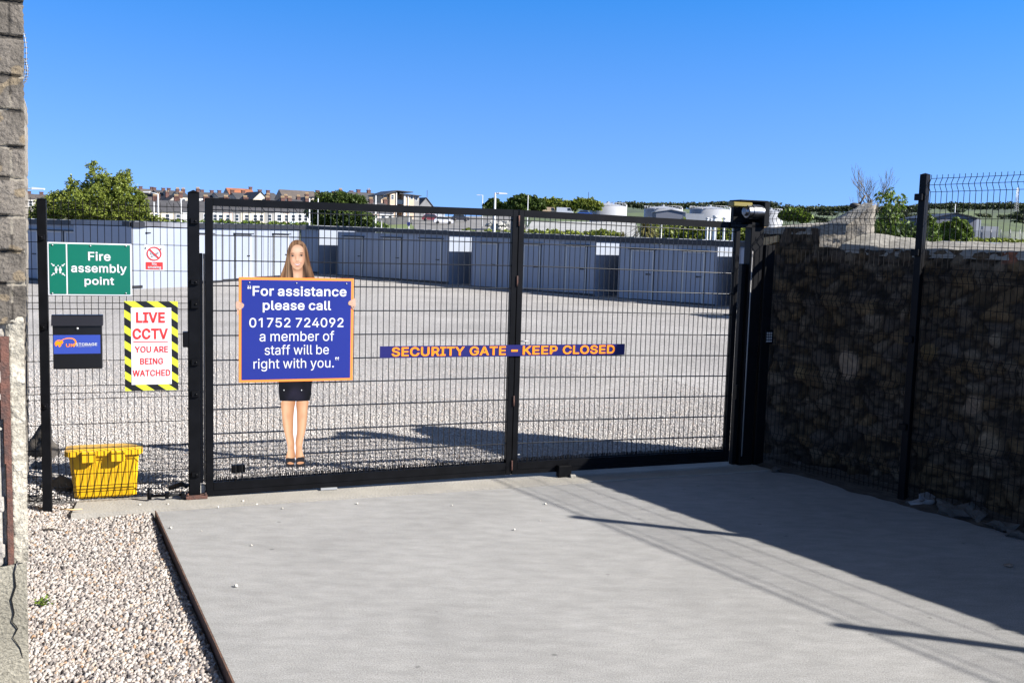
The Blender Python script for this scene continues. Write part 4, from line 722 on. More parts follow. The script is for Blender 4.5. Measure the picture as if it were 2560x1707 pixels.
st_ = thing('gate_stop', 'small black stop block standing at the gate foot where the shade begins', 'gate stop', (G0.x, G0.y, 0), YAW)
s0_, _ = gz(1386, 1180); s1_, _ = gz(1418, 1180)
mb = MB(); mb.bevbox(s0_, -.1, .004, s1_, -.035, .11, .006); mb.build('block', M['black'], st_)
mb = MB(); mb.bevbox(s1_ - .02, -.13, .004, s1_ + .03, -.102, .03, .004); mb.build('foot', M['concrete_lt'], st_)
# bolt rod lying at the foot of the fence
dr = thing('drop_bolt', 'black sliding bolt rod lying low beside the gate post foot', 'gate bolt', (G0.x, G0.y, 0), YAW)
sa, sb = gz(372, 1240)[0], gz(462, 1240)[0]
mb = MB(); mb.tube([(sa, -.04, .045), (sb, -.04, .04)], .011, 8); mb.tube([(sa + .005, -.04, .02), (sa + .005, -.04, .1)], .018, 8); mb.bevbox(sa + .12, -.06, .02, sa + .15, -.02, .07, .004); mb.bevbox(sb - .03, -.07, .01, sb, 0, .06, .004)
mb.build('rod', M['black'], dr)
mb = MB(); mb.tube([(sb - .12, .1, .06), (sb - .02, .08, .1), (sb + .02, .05, .08)], .02, 6); mb.build('cable', M['rubber'], dr)

# right gate post with the drive unit on top
PS = gz(1890, 850)[0]; PS = 5.03
rp = thing('gate_post', 'thick black gate post with channels and a keypad beside the stone wall', 'gate post', (G0.x, G0.y, 0), YAW)
mb = MB(); mb.bevbox(PS - .075, -.05, -.05, PS + .07, .06, gz(1880, 556)[1], .005); mb.bevbox(PS - .125, .0, -.02, PS - .08, .06, gz(1880, 660)[1], .004); mb.bevbox(PS + .085, -.07, -.05, PS + .19, .02, gz(1905, 612)[1], .004)
mb.build('post', M['black'], rp)
mb = MB(); mb.tube([(PS - .06, -.062, .1), (PS - .06, -.062, 2.1)], .006, 6); mb.build('conduit', M['grey_strip'], rp)
mb = MB(); mb.bevbox(PS - .14, -.04, gz(1815, 998)[1], PS - .11, .02, gz(1815, 962)[1], .004); mb.build('lock_box', M['black'], rp)
mb = MB(); zk = gz(1910, 840)[1]; sk = gz(1910, 840)[0]; mb.bevbox(sk - .045, -.09, zk - .07, sk + .05, -.055, zk + .07, .006); kp = mb.build('keypad', M['black'], rp)
mb = MB()
for r in range(4):
    for c in range(3): mb.bevbox(sk - .032 + c * .022, -.094, zk - .05 + r * .026, sk - .016 + c * .022, -.089, zk - .032 + r * .026, .002)
mb.build('button', M['galv'], kp)
gm = thing('gate_motor', 'silver cylinder motor in a black bracket on the far gate post', 'gate motor', (G0.x, G0.y, 0), YAW)
sA, zA = gz(1846, 560); sB, zB = gz(1911, 503)
mb = MB(); mb.bevbox(sA - .03, -.06, zB - .014, sB, .13, zB, .003); mb.bevbox(sB - .06, -.1, zA - .02, sB, .13, zB - .015, .004); mb.bevbox(sA - .01, .08, zA - .02, sB - .065, .13, zB - .02, .004); mb.bevbox(gz(1820, 560)[0], -.05, zA - .035, sB - .08, .04, zA - .0, .004)
mb.build('bracket', M['black'], gm)
mb = MB(); ca = gz(1866, 529, .13); cb = gz(1893, 527, .13)
zc = ca[1]; ym = -.13; mb.tube([(ca[0] - .03, ym, zc), (ca[0] - .028, ym, zc), (ca[0] - .0, ym, zc), (ca[0] + .002, ym, zc), (ca[0] + .05, ym, zc), (ca[0] + .052, ym, zc), (cb[0] + .02, ym, zc), (cb[0] + .022, ym, zc), (cb[0] + .05, ym, zc)], [.012, .035, .045, .06, .06, .066, .066, .058, .058], 28, sm=False); mb.build('motor_body', M['steel'], gm)
mb = MB(); y0 = gz(1816, 512); y1 = gz(1857, 512); mb.bevbox(y0[0] - .01, -.14, y0[1] - .02, y1[0] + .02, -.04, y0[1] + .024, .008)
mb.build('release_handle', mat('yellow_paint', (.13, .1, .006), .5), gm)

# timber, plank and bird on the wall end
tp = thing('timber_post', 'short pale leaning timber post behind the gate motor', 'timber')
mb = MB(); a = vpl(1893, 612, WO + WN * .1, WD); b = vpl(1902, 566, WO + WN * .1, WD); dv = Vector((WD.x, WD.y, 0)) * .038; dn = Vector((WN.x, WN.y, 0)) * .05
for s_ in (0,): mb.add([a - dv - dn, a + dv - dn, a + dv + dn, a - dv + dn, b - dv - dn, b + dv - dn, b + dv + dn, b - dv + dn], [(0, 3, 2, 1), (4, 5, 6, 7), (0, 1, 5, 4), (1, 2, 6, 5), (2, 3, 7, 6), (3, 0, 4, 7)])
mb.build('timber', M['timber'], tp)
mb = MB(); a = vpl(1908, 607, WO - WN * .03, WD); b = vpl(1950, 598, WO - WN * .03, WD); u = Vector((0, 0, .045)); dn = Vector((WN.x, WN.y, 0)) * .04
mb.add([a - dn - u, b - dn - u * .6, b + dn - u * .6, a + dn - u, a - dn + u, b - dn + u * .8, b + dn + u * .8, a + dn + u], [(0, 3, 2, 1), (4, 5, 6, 7), (0, 1, 5, 4), (1, 2, 6, 5), (2, 3, 7, 6), (3, 0, 4, 7)])
tag(mb.build('timber_plank', M['timber']), 'yellowish timber plank end lying on the wall end by the gate motor', 'plank')
bt_ = -1.08; bq = WO + WD * bt_ + WN * .33; bp_ = Vector((bq.x, bq.y, zkA(bt_) - .0)); bt = bp_ + Vector((.075, 0, .1))
bird = thing('bird', 'small dark bird perched with raised tail on the broken wall top', 'bird', (bp_.x, bp_.y, bp_.z))
mb = MB(); mb.blob((-.01, 0, .0), (.055, .035, .028), 2, 2, .25); mb.tube([(-.03, 0, .01), (-.058, 0, .0), (-.075, 0, -.008)], [.02, .012, .002], 6)
mb.tube([(.02, 0, .01), (.045, 0, .045), (bt.x - bp_.x, bt.y - bp_.y, bt.z - bp_.z)], [.018, .007, .013], 6); mb.tube([(0, .01, -.035), (0, .01, 0)], .004, 4); mb.tube([(0, -.01, -.035), (0, -.01, 0)], .004, 4)
mb.build('body', mat('dark_feathers', (.02, .017, .016), .7, col2=(.05, .04, .03), scale=30), bird)
# ------------------------------------------------------------------ lettering
from mathutils.geometry import tessellate_polygon
def _area(p): return sum(p[i][0] * p[(i + 1) % len(p)][1] - p[(i + 1) % len(p)][0] * p[i][1] for i in range(len(p))) / 2
def _inside(q, p):
    r = False
    for i in range(len(p)):
        (x0, y0), (x1, y1) = p[i], p[i - 1]
        if (y0 > q[1]) != (y1 > q[1]) and q[0] < (x1 - x0) * (q[1] - y0) / (y1 - y0) + x0: r = not r
    return r
_cache = {}
def glyph(ch):
    """advance and groups of (outline, holes) of one letter"""
    if ch in _cache: return _cache[ch]
    if ch in '“”':
        g = []
        for k in (0, 1):
            o = [(45 * math.cos(t) + 50, 45 * math.sin(t) + 45) for t in [R_(d) for d in range(150, -150, -20)][::1]]
            tl = [(95, 45)] if 0 else []
            pts = [(5, 45), (12, 20), (35, 2), (62, 3), (85, 20), (95, 50), (93, 85), (80, 120), (55, 150), (28, 165), (20, 148), (42, 132), (54, 108), (55, 88), (30, 86), (12, 72)]
            pts = [(p[0] + k * 125, p[1]) for p in pts]
            if ch == '”': pts = [(225 - p[0], 168 - p[1]) for p in pts]
            g.append((pts, []))
        _cache[ch] = (240, g); return _cache[ch]
    adv, data = GLYPHS[ch]; cs = [[tuple(map(int, q.split(','))) for q in sp.split()] for sp in data.split('|')]
    if ch == '1': cs = [c for c in cs if len(c) > 4]
    outs = [c for c in cs if _area(c) < 0]; g = [(o, []) for o in outs]
    for h in cs:
        if _area(h) > 0:
            own = [k for k, o in enumerate(outs) if _inside(h[0], o)]
            if own: g[min(own, key=lambda k: abs(_area(outs[k])))][1].append(h)
    _cache[ch] = (adv, g); return _cache[ch]
def letter_mesh(items, y, parent, m, name='lettering'):
    """items: (string, x0, x1, baseline z, top z, stroke thickening) in local (s,z); each line of lettering is one part"""
    for st, x0, x1, z0, z1, bold in items:
        V = []; Fc = []; x = 0; B = max(0, bold) * 1000; lay = 0
        for ch in st:
            if ch == ' ': x += 170; continue
            adv, groups = glyph(ch)
            for o, hs in groups:
                lay += 1; flat = [p for c in [o] + hs for p in c]; b = len(V); V += [(p[0] + x, p[1], lay % 3) for p in flat]
                for t in tessellate_polygon([[Vector((p[0], p[1], 0)) for p in c] for c in [o] + hs]): Fc.append(tuple(b + i for i in t))
                if B:
                    for c in [o] + hs:
                        n = len(c); b = len(V)
                        for i in range(n):
                            p, q, r = Vector(c[i - 1]), Vector(c[i]), Vector(c[(i + 1) % n]); d0 = (q - p).normalized(); d1 = (r - q).normalized()
                            n0, n1 = Vector((-d0.y, d0.x)), Vector((-d1.y, d1.x)); mm = n0 + n1
                            mm = mm.normalized() / max(.5, math.sqrt(max(.01, (1 + n0.dot(n1)) / 2))) if mm.length > .05 else n1
                            V += [(q.x + x + mm.x * B, q.y + mm.y * B, 3 + lay % 3), (q.x + x - mm.x * B, q.y - mm.y * B, 3 + lay % 3)]
                        Fc += [(b + 2 * i, b + 2 * i + 1, b + (2 * i + 3) % (2 * n), b + (2 * i + 2) % (2 * n)) for i in range(n)]
            x += adv + B * 1.1
        xa, xb = min(v[0] for v in V), max(v[0] for v in V); ya, yb = -B, max(v[1] for v in V)
        ht = 525 + B if any(c in st for c in 'bdfhkltABCDEFGHIKLMNOPRSTUVWY0123456789') else 390 + B
        if st in '“”': ya, ht = min(v[1] for v in V), yb
        co = [(x0 + (v[0] - xa) / (xb - xa) * (x1 - x0), y - .00012 * v[2], z0 + (v[1] - ya) / (ht - ya) * (z1 - z0)) for v in V]
        me = bpy.data.meshes.new(name); me.from_pydata(co, [], Fc); me.materials.append(m)
        o = bpy.data.objects.new(name, me); COL.objects.link(o); o.parent = parent
OF = .045                                                         # sign faces stand this far in front of the mesh plane
def S(x, y): return gate(x, y, OF)
def plate(mb, x0, z0, x1, z1, y0, y1, mi=0): mb.bevbox(x0, y0, z0, x1, y1, z1, min(.0012, (y1 - y0) / 3), mi)
def rect(pts):
    q = [S(*p) for p in pts]; return (q[0][0] + q[3][0]) / 2, (q[2][1] + q[3][1]) / 2, (q[1][0] + q[2][0]) / 2, (q[0][1] + q[1][1]) / 2
def sign_root(name, label, cat, group=None): return thing(name, label, cat, (G0.x, G0.y, 0), YAW, group)
def T(st, x0, x1, yb, yt, bold):
    xm = (x0 + x1) / 2; a, b = S(x0, yb), S(x1, yb); return (st, a[0], b[0], S(xm, yb)[1], S(xm, yt)[1], bold)
Y0 = -OF
def screws(parent, pts, y):
    for p in pts: mb = MB(); s, z = S(*p); mb.tube([(s, y, z), (s, y - .004, z)], .006, 8); mb.build('screw', M['galv'], parent)
# fire assembly point
r = sign_root('fire_assembly_sign', 'green and white sign reading Fire assembly point on the mesh fence', 'sign')
x0, z0, x1, z1 = rect([(118.9, 606.3), (329.4, 609.1), (329.4, 738.5), (119.8, 739.6)])
mb = MB(); plate(mb, x0, z0, x1, z1, Y0, Y0 + .004); mb.build('board', M['white_sign'], r)
bd = (x1 - x0) * .0175; dv0, dv1 = S(165.5, 670)[0], S(169.5, 670)[0]
mb = MB(); plate(mb, x0 + bd, z0 + bd, dv0, z1 - bd, Y0 - .002, Y0 - .0005); plate(mb, dv1, z0 + bd, x1 - bd, z1 - bd, Y0 - .002, Y0 - .0005); mb.build('green_field', M['green_sign'], r)
letter_mesh([T('Fire', 220.5, 276.5, 652, 629.6, .018), T('assembly', 178, 317, 681.4, 659.6, .018), T('point', 211.5, 285.5, 712, 692.2, .018)], Y0 - .004, r, M['white_sign'])
cx_, cz_ = S(145.5, 674); u = (x1 - x0) / 210
mb = MB()
def disc(mb, x, z, rad, y0, y1, n=16): mb.prism_y([(x + rad * math.cos(2 * math.pi * k / n), z + rad * math.sin(2 * math.pi * k / n)) for k in range(n)], y0, y1)
for dx, dz, k in ((-5, 0, 1), (5, 0, 1), (0, 4, .9)):
    disc(mb, cx_ + dx * u, cz_ + (dz + 6.5) * u, 1.9 * u * k, Y0 - .004, Y0 - .002)
    b = [(-3, 4), (3, 4), (3.4, -3), (2, -3), (2, -10), (.3, -10), (.3, -4), (-.3, -4), (-.3, -10), (-2, -10), (-2, -3), (-3.4, -3)]
    if dz == 0: mb.prism_y([(cx_ + (dx + p) * u, cz_ + q * u) for p, q in b][::-1], Y0 - .004, Y0 - .002)
for sx in (-1, 1):
    for sz in (-1, 1):
        def q(p, t): return (cx_ + sx * p * u, cz_ + sz * t * u)
        for pl_ in ([(9, 9), (9, 14.5), (14.5, 9)], [(11, 12.6), (16, 17), (17.6, 15.4), (12.6, 11)]):
            pp = [q(*t) for t in pl_]; ar = sum(pp[i][0] * pp[(i + 1) % len(pp)][1] - pp[(i + 1) % len(pp)][0] * pp[i][1] for i in range(len(pp)))
            mb.prism_y(pp if ar > 0 else pp[::-1], Y0 - .004, Y0 - .002)
mb.build('pictogram', M['white_sign'], r)
screws(r, [(131, 612.5), (226, 614.8), (315, 615.5), (131, 733), (315, 733)], Y0 - .002)
# no smoking
r = sign_root('no_smoking_sign', 'small white No smoking sign with a red crossed circle', 'sign')
x0, z0, x1, z1 = rect([(360.2, 611.9), (410.7, 613.3), (410, 677.3), (360.2, 676.4)])
mb = MB(); plate(mb, x0, z0, x1, z1, Y0, Y0 + .004); mb.build('board', M['white_sign'], r)
cx_, cz_ = S(385.5, 634.4); R1 = S(404, 634)[0] - cx_; R0 = R1 * .84
mb = MB(); n = 40; pr = [(cx_ + R1 * math.cos(2 * math.pi * k / n), cz_ + R1 * math.sin(2 * math.pi * k / n)) for k in range(n)]; pi_ = [(cx_ + R0 * math.cos(2 * math.pi * k / n), cz_ + R0 * math.sin(2 * math.pi * k / n)) for k in range(n)]
mb.add([(p[0], Y0 - .003, p[1]) for p in pr + pi_], [(k, (k + 1) % n, n + (k + 1) % n, n + k) for k in range(n)])
a = R0 * .72; t = R1 * .07; mb.add([(cx_ - a - t, Y0 - .0034, cz_ + a - t), (cx_ - a + t, Y0 - .0034, cz_ + a + t), (cx_ + a + t, Y0 - .0034, cz_ - a + t), (cx_ + a - t, Y0 - .0034, cz_ - a - t)], [(3, 2, 1, 0)])
bx0, bz0 = S(364.6, 673.4); bx1, bz1 = S(407.2, 655.6); plate(mb, bx0, bz0, bx1, bz1, Y0 - .0025, Y0 - .0005); mb.build('red_print', M['red_sign'], r)
mb = MB(); k = R1 / 18.5
def seg(p, q, wd=.5):
    d = Vector((q[0] - p[0], q[1] - p[1])).normalized() * wd; nn = Vector((-d.y, d.x))
    mb.add([(cx_ + (p[0] + nn.x) * k, Y0 - .0028, cz_ + (p[1] + nn.y) * k), (cx_ + (p[0] - nn.x) * k, Y0 - .0028, cz_ + (p[1] - nn.y) * k), (cx_ + (q[0] - nn.x) * k, Y0 - .0028, cz_ + (q[1] - nn.y) * k), (cx_ + (q[0] + nn.x) * k, Y0 - .0028, cz_ + (q[1] + nn.y) * k)], [(0, 1, 2, 3)])
for p, q in (((-8, -7), (9, 4)), ((-6.5, -9.5), (11, 1)), ((9, 4), (11, 1)), ((-8, -7), (-6.5, -9.5)), ((-10, -3), (-8, 0)), ((-8, 0), (-10, 3)), ((-7, -3), (-5, 0)), ((5, 1.6), (6.5, -1.4))): seg(p, q)
mb.build('cigarette_outline', M['blk_sign'], r)
letter_mesh([T('No', 380, 391.5, 662.6, 656.6, .02), T('smoking', 369.5, 402.5, 671.2, 664.4, .02)], Y0 - .0045, r, M['white_sign'])
screws(r, [(365.5, 619.5), (403.5, 622)], Y0 - .002)
# CCTV
r = sign_root('cctv_sign', 'white LIVE CCTV sign with a black and yellow striped border', 'sign')
x0, z0, x1, z1 = rect([(309.7, 753), (443.8, 753.6), (446.4, 975), (312.5, 977)]); W_, H_ = x1 - x0, z1 - z0
mb = MB(); plate(mb, x0, z0, x1, z1, Y0, Y0 + .004); mb.build('board', M['yellow_sign'], r)
mb = MB(); per = H_ / 5.85; bw = W_ * .124
def clip(poly, ax, v, keep_less):
    out = []
    for i in range(len(poly)):
        p, q = poly[i], poly[(i + 1) % len(poly)]; ip = (p[ax] <= v) == keep_less; iq = (q[ax] <= v) == keep_less
        if ip: out.append(p)
        if ip != iq: t = (v - p[ax]) / (q[ax] - p[ax]); out.append(tuple(p[j] + (q[j] - p[j]) * t for j in (0, 1)))
    return out
sl = .72
for k in range(-14, 18):
    c = z1 + (k - .02) * per
    band = [(x0 - .1, c + sl * .1), (x0 - .1, c - per * .5 + sl * .1), (x1 + .1, c - per * .5 - sl * (W_ + .1)), (x1 + .1, c - sl * (W_ + .1))]
    for (a, b, c_, d) in ((x0, x0 + bw, z0, z1), (x1 - bw, x1, z0, z1), (x0 + bw, x1 - bw, z1 - bw, z1), (x0 + bw, x1 - bw, z0, z0 + bw)):
        pp = band
        for ax, v, kl in ((0, b, True), (0, a, False), (1, d, True), (1, c_, False)):
            pp = clip(pp, ax, v, kl) if pp else pp
        if len(pp) > 2: mb.add([(p[0], Y0 - .001, p[1]) for p in pp], [tuple(range(len(pp)))])
mb.build('black_stripe', M['blk_sign'], r)
mb = MB(); plate(mb, x0 + bw, z0 + bw, x1 - bw, z1 - bw, Y0 - .0025, Y0 - .0012); mb.build('white_field', M['white_sign'], r)
letter_mesh([T('LIVE', 340.5, 412.5, 806.8, 779.2, .03), T('CCTV', 331.8, 420.4, 847.6, 820, .03), T('YOU ARE', 337, 420.3, 880.7, 864.6, .019), T('BEING', 350.6, 408, 910.2, 894.2, .019), T('WATCHED', 331.8, 426, 939.7, 923.6, .019)], Y0 - .004, r, M['red_sign'])
mb = MB(); a = S(333.5, 855.6); b = S(419.8, 852.6); plate(mb, a[0], a[1], b[0], b[1], Y0 - .004, Y0 - .0025); mb.build('underline', M['red_sign'], r)
# security gate strip
r = sign_root('security_strip_sign', 'long narrow navy sign reading SECURITY GATE KEEP CLOSED across both gate leaves', 'sign')
x0, z0, x1, z1 = rect([(949.9, 865.3), (1562.1, 859.8), (1561.8, 887.3), (949.6, 894.4)])
mb = MB(); plate(mb, x0, z0, x1, z1, Y0, Y0 + .004); mb.build('board', M['navy_sign'], r)
L_ = []
zlo, zhi = z0 + (z1 - z0) * .13, z1 - (z1 - z0) * .07
for st, a, b, bo in (('SECURITY', 258, 855, .022), ('GATE', 895, 1190, .022), ('KEEP', 1328, 1612, .022), ('CLOSED', 1655, 2080, .022)):
    L_.append((st, S(900 + a / 3.2667, 877)[0], S(900 + b / 3.2667, 877)[0], zlo, zhi, bo))
letter_mesh(L_, Y0 - .0025, r, M['orange2'])
mb = MB(); plate(mb, S(900 + 1234 / 3.2667, 877)[0], (zlo + zhi) / 2 - .012, S(900 + 1288 / 3.2667, 877)[0], (zlo + zhi) / 2 + .006, Y0 - .003, Y0 - .001); mb.build('dash', M['orange2'], r)

# assistance board with the printed cut-out figure
r = sign_root('assistance_sign', 'flat life-size cut-out of a long-haired smiling woman holding a blue telephone board', 'cut-out sign')
def pol(pts, y0, y1=None, mb_=None):
    q = [S(*p) for p in pts]; ar = sum(q[i][0] * q[(i + 1) % len(q)][1] - q[(i + 1) % len(q)][0] * q[i][1] for i in range(len(q)))
    if ar < 0: q = q[::-1]
    mb_.prism_y(q, y0, y1 if y1 is not None else y0 + .001)
def pm(name, m, plist, y, parent=None, th=.0008):
    mb_ = MB()
    for p in plist: pol(p, y - th, y, mb_)
    return mb_.build(name, m, parent if parent is not None else r)
def sm(pts, n=4):
    """closed Catmull-Rom through the outline points"""
    out = []; N = len(pts)
    for i in range(N):
        p0, p1, p2, p3 = (Vector(pts[(i + j - 1) % N]) for j in range(4))
        for k in range(n):
            t = k / n; out.append(tuple(.5 * ((2 * p1) + (p2 - p0) * t + (2 * p0 - 5 * p1 + 4 * p2 - p3) * t * t + (3 * p1 - p0 - 3 * p2 + p3) * t ** 3)))
    return out
def ell(x, y, a, b, n=14, rot=0):
    return [(x + a * math.cos(2 * math.pi * k / n) * math.cos(rot) - b * math.sin(2 * math.pi * k / n) * math.sin(rot), y + a * math.cos(2 * math.pi * k / n) * math.sin(rot) + b * math.sin(2 * math.pi * k / n) * math.cos(rot)) for k in range(n)]
def pr_mat(name, c, c2=None, sc=6, st=None): return mat('print_' + name, c, .4, col2=c2, scale=sc, stretch=st, contrast=(.3, .7), spec=.4)
sk = pr_mat('skin', (.4, .235, .145), (.45, .28, .185), 5); sk_d = pr_mat('skin_shadow', (.27, .125, .065), (.33, .17, .095), 9); sk_l = pr_mat('skin_light', (.4, .26, .19), (.36, .225, .155), 8)
hr = pr_mat('hair', (.12, .06, .028), (.21, .115, .062), 14, ((9, 9, .8), 0)); hr_d = pr_mat('hair_dark', (.045, .02, .01), (.085, .042, .02), 14, ((9, 9, 1), 0)); hr_l = pr_mat('hair_light', (.25, .155, .095), (.18, .1, .056), 14, ((9, 9, .8), 0))
lip = pr_mat('lip', (.36, .085, .075)); tooth = pr_mat('teeth', (.5, .48, .46)); dk = pr_mat('lash', (.03, .018, .014)); iris = pr_mat('iris', (.09, .055, .035)); brow = pr_mat('brow', (.16, .08, .045)); skirt = pr_mat('skirt', (.008, .007, .012), (.016, .015, .026), 5); shoe = pr_mat('shoe', (.006, .005, .006))
blush = pr_mat('blush', (.44, .215, .14)); white = M['white_sign']
YB = Y0 - .006
# silhouette board (upper and lower body)
fig = MB()
hair_o = sm([(742, 599.5), (752, 602), (760, 608), (766, 618), (770, 632), (774, 650), (779, 672), (786, 693), (786, 715), (699, 715), (699, 693), (706, 676), (713, 655), (717, 634), (721, 618), (727, 607), (734, 601.5)])
upper = [p for p in hair_o if p[1] < 700]
low = [(780.5, 950), (777, 978), (774, 1001), (769.5, 1004), (769, 1020), (767, 1050), (763.5, 1078), (758, 1100), (755.5, 1120), (758, 1135), (761, 1144), (762, 1164), (713, 1166), (713, 1146), (718, 1130), (718, 1118), (714.5, 1098), (708, 1070), (704.5, 1040), (703.6, 1004), (698.8, 1001), (696.5, 978), (696, 950)]
ri = [p for p in upper if p[0] >= 742]; le = [p for p in upper if p[0] < 742]
ri.sort(key=lambda p: (p[1], p[0])); le.sort(key=lambda p: -p[1])
pol(ri + [(788, 720), (786, 850)] + low + [(698, 850), (697, 720)] + le, YB, YB + .004, fig)
fg = fig.build('person', white, r); tag(fg, 'smiling woman in a black skirt and shoes printed on the board')
from mathutils.geometry import delaunay_2d_cdt
def vprint(m_name):
    m = bpy.data.materials.new(m_name); m.use_nodes = True; n = m.node_tree; b = n.nodes['Principled BSDF']; b.inputs['Roughness'].default_value = .45; b.inputs['Specular IOR Level'].default_value = .15
    v = n.nodes.new('ShaderNodeVertexColor'); v.layer_name = 'Col'; n.links.new(v.outputs[0], b.inputs['Base Color']); return m
M['print'] = vprint('photographic_print')
def painted(name, outline, colour, step, y, parent):
    """flat printed area: outline in photo pixels filled with points, each carrying the print's own colour"""
    n = len(outline); pts = [Vector(p) for p in outline]; xs = [p[0] for p in outline]; ys_ = [p[1] for p in outline]
    yy = min(ys_) + step / 2; r_ = 0
    while yy < max(ys_):
        xx = min(xs) + (step / 2 if r_ % 2 else step)
        while xx < max(xs):
            if _inside((xx, yy), outline): pts.append(Vector((xx, yy)))
            xx += step
        yy += step; r_ += 1
    vs, _, fs, *_r = delaunay_2d_cdt(pts, [(i, (i + 1) % n) for i in range(n)], [list(range(n))], 1, .01)
    co = []; cl = []
    for p in vs: s_, z_ = S(p.x, p.y); co.append((s_, y, z_)); cl.append(tuple(max(.002, c * .9) ** 1.12 for c in colour(p.x, p.y)))
    fs = [f if ((Vector(co[f[1]]) - Vector(co[f[0]])).cross(Vector(co[f[2]]) - Vector(co[f[0]]))).y < 0 else f[::-1] for f in [tuple(f) for f in fs]]
    return grid_obj(name, co, fs, cl, M['print'], parent, False)
def G(x, y, cx, cy, a, b): return math.exp(-((x - cx) / a) ** 2 - ((y - cy) / b) ** 2)
def mixc(c, d, k): k = max(0, min(1, k)); return tuple(p + (q - p) * k for p, q in zip(c, d))
def hair_c(x, y):
    t = (y - 600) / 95; fl = (x - 742) / (1 + .55 * t)                   # strands fan out downwards
    n1 = noise.noise(Vector((fl * .42, y * .018, 1))); n2 = noise.noise(Vector((fl * 1.1, y * .03, 7)))
    c = mixc((.07, .032, .014), (.235, .14, .078), .5 + 1.3 * n1 + .7 * n2)
    c = mixc(c, (.3, .2, .125), .75 * G(fl, 0, -15.5, 0, 3.2, 1e9) * min(1, max(0, t * 1.6 + .1)) + .5 * G(fl, 0, 16.5, 0, 2.4, 1e9) * min(1, max(0, t * 2)))
    c = mixc(c, (.26, .17, .11), .55 * G(x, y, 752, 607, 9, 4)); c = mixc(c, (.055, .024, .012), .8 * G(x, y, 743, 606, 1.6, 7))
    for cx_, cy_, a_, b_ in ((727, 668, 5, 18), (731, 688, 6, 14), (761, 672, 4.5, 18), (766, 692, 7, 16), (724, 630, 2.2, 18), (764.5, 634, 2, 16)): c = mixc(c, (.022, .01, .006), .85 * G(x, y, cx_, cy_, a_, b_))
    return c
def skin_c(x, y):
    c = (.43, .265, .175); u = (x - 743) / 19.5; v = (y - 643) / 32
    c = mixc(c, (.54, .385, .29), .9 * G(x, y, 744, 625, 12, 8) + .7 * G(x, y, 751.5, 650, 6, 6) + .6 * G(x, y, 733, 651, 5, 6) + .5 * G(x, y, 743.5, 645, 2.2, 8) + .5 * G(x, y, 743.5, 670, 5, 3))
    c = mixc(c, (.27, .13, .07), .75 * max(0, abs(u) - .55) / .45 + .5 * max(0, -u - .45) + .35 * max(0, v - .6) + .4 * max(0, -v - .72))
    c = mixc(c, (.46, .215, .14), .5 * G(x, y, 731, 654, 4, 3.5) + .4 * G(x, y, 755.5, 653, 3.6, 3.2))
    for ex, ey in ((730.6, 638.2), (753, 637.4)): c = mixc(c, (.21, .1, .06), .6 * G(x, y, ex, ey, 5.2, 3.4))
    c = mixc(c, (.25, .125, .075), .45 * G(x, y, 738.6, 645, 1.3, 5) + .7 * G(x, y, 743, 653.6, 3.6, 1.0) + .35 * G(x, y, 743, 667.4, 5, 1.1)); c = mixc(c, (.16, .06, .04), .6 * G(x, y, 740.7, 652.8, .9, .7) + .6 * G(x, y, 745.4, 652.5, .9, .7))
    for bx_, by_, sl_ in ((730.6, 633.6, -.06), (753.6, 632.6, .04)):
        yb_ = by_ + .028 * (x - bx_) ** 2 * .6 + sl_ * (x - bx_); c = mixc(c, (.06, .026, .014), .9 * math.exp(-((y - yb_) / 1.1) ** 2) * math.exp(-((x - bx_) / 4.6) ** 4))
    for ex, ey in ((730.8, 639.8), (753.1, 639)):
        q = ((x - ex) / 3.5) ** 2 + ((y - ey) / 1.6) ** 2
        if q < 1: c = mixc((.36, .33, .31), (.012, .008, .006), 1.3 * math.exp(-(((x - ex - .1) / 1.9) ** 2 + ((y - ey) / 1.7) ** 2) ** 2))
        yl = ey - 1.7 + .11 * (x - ex) ** 2; c = mixc(c, (.006, .004, .003), .98 * math.exp(-((y - yl) / 1.05) ** 2) * math.exp(-((x - ex) / 4) ** 6)); c = mixc(c, (.13, .06, .04), .4 * math.exp(-((y - ey - 1.7 + .08 * (x - ex) ** 2) / .5) ** 2) * math.exp(-((x - ex) / 3.4) ** 6))
    mx_ = x - 743.2; yu = 658.9 - .014 * mx_ ** 2 - .05 * mx_; yd = 664.9 - .08 * mx_ ** 2
    if abs(mx_) < 8.6 and yu < y < yd:
        k = (y - yu) / max(.5, yd - yu); c = (.34, .095, .08) if (k < .2 or k > .7 or abs(mx_) > 7.2) else (.47, .44, .42)
    elif abs(mx_) < 10: c = mixc(c, (.27, .12, .08), .5 * G(x, y, 743, 666.8, 5, .9))
    c = mixc(c, (.22, .1, .055), .5 * G(x, y, 733.6, 658, 1, 1.6) + .5 * G(x, y, 752.8, 657.4, 1, 1.6))
    return c
def neck_c(x, y): return mixc(mixc((.44, .27, .175), (.5, .34, .245), G(x, y, 742, 690, 6, 9)), (.19, .085, .045), .95 * G(x, y, 742, 671, 16, 7) + .6 * max(0, abs(x - 743) - 9) / 10)
def leg_c(x, y, xc, hw, inner):
    u = (x - xc) / hw; c = mixc((.44, .26, .15), (.5, .33, .215), G(u, 0, -.35 * inner, 0, .4, 1)); c = mixc(c, (.27, .125, .06), .9 * max(0, u * inner - .25) / .75 + .45 * max(0, -u * inner - .6) / .4)
    c = mixc(c, (.36, .18, .1), .35 * G(u, y, .1, 1040, .5, 9) + .25 * G(u, y, 0, 1008, 1, 6)); c = mixc(c, (.3, .15, .085), .35 * G(u, y, .2, 1118, .5, 6)); return tuple(q * (1 + .06 * noise.noise(Vector((x * .2, y * .05, 2)))) for q in c)
painted('hair', hair_o, hair_c, 1.5, YB - .0005, fg)
neck = sm([(731, 664), (754, 664), (757, 680), (764, 693), (766, 716), (722, 716), (724, 693), (730, 680)])
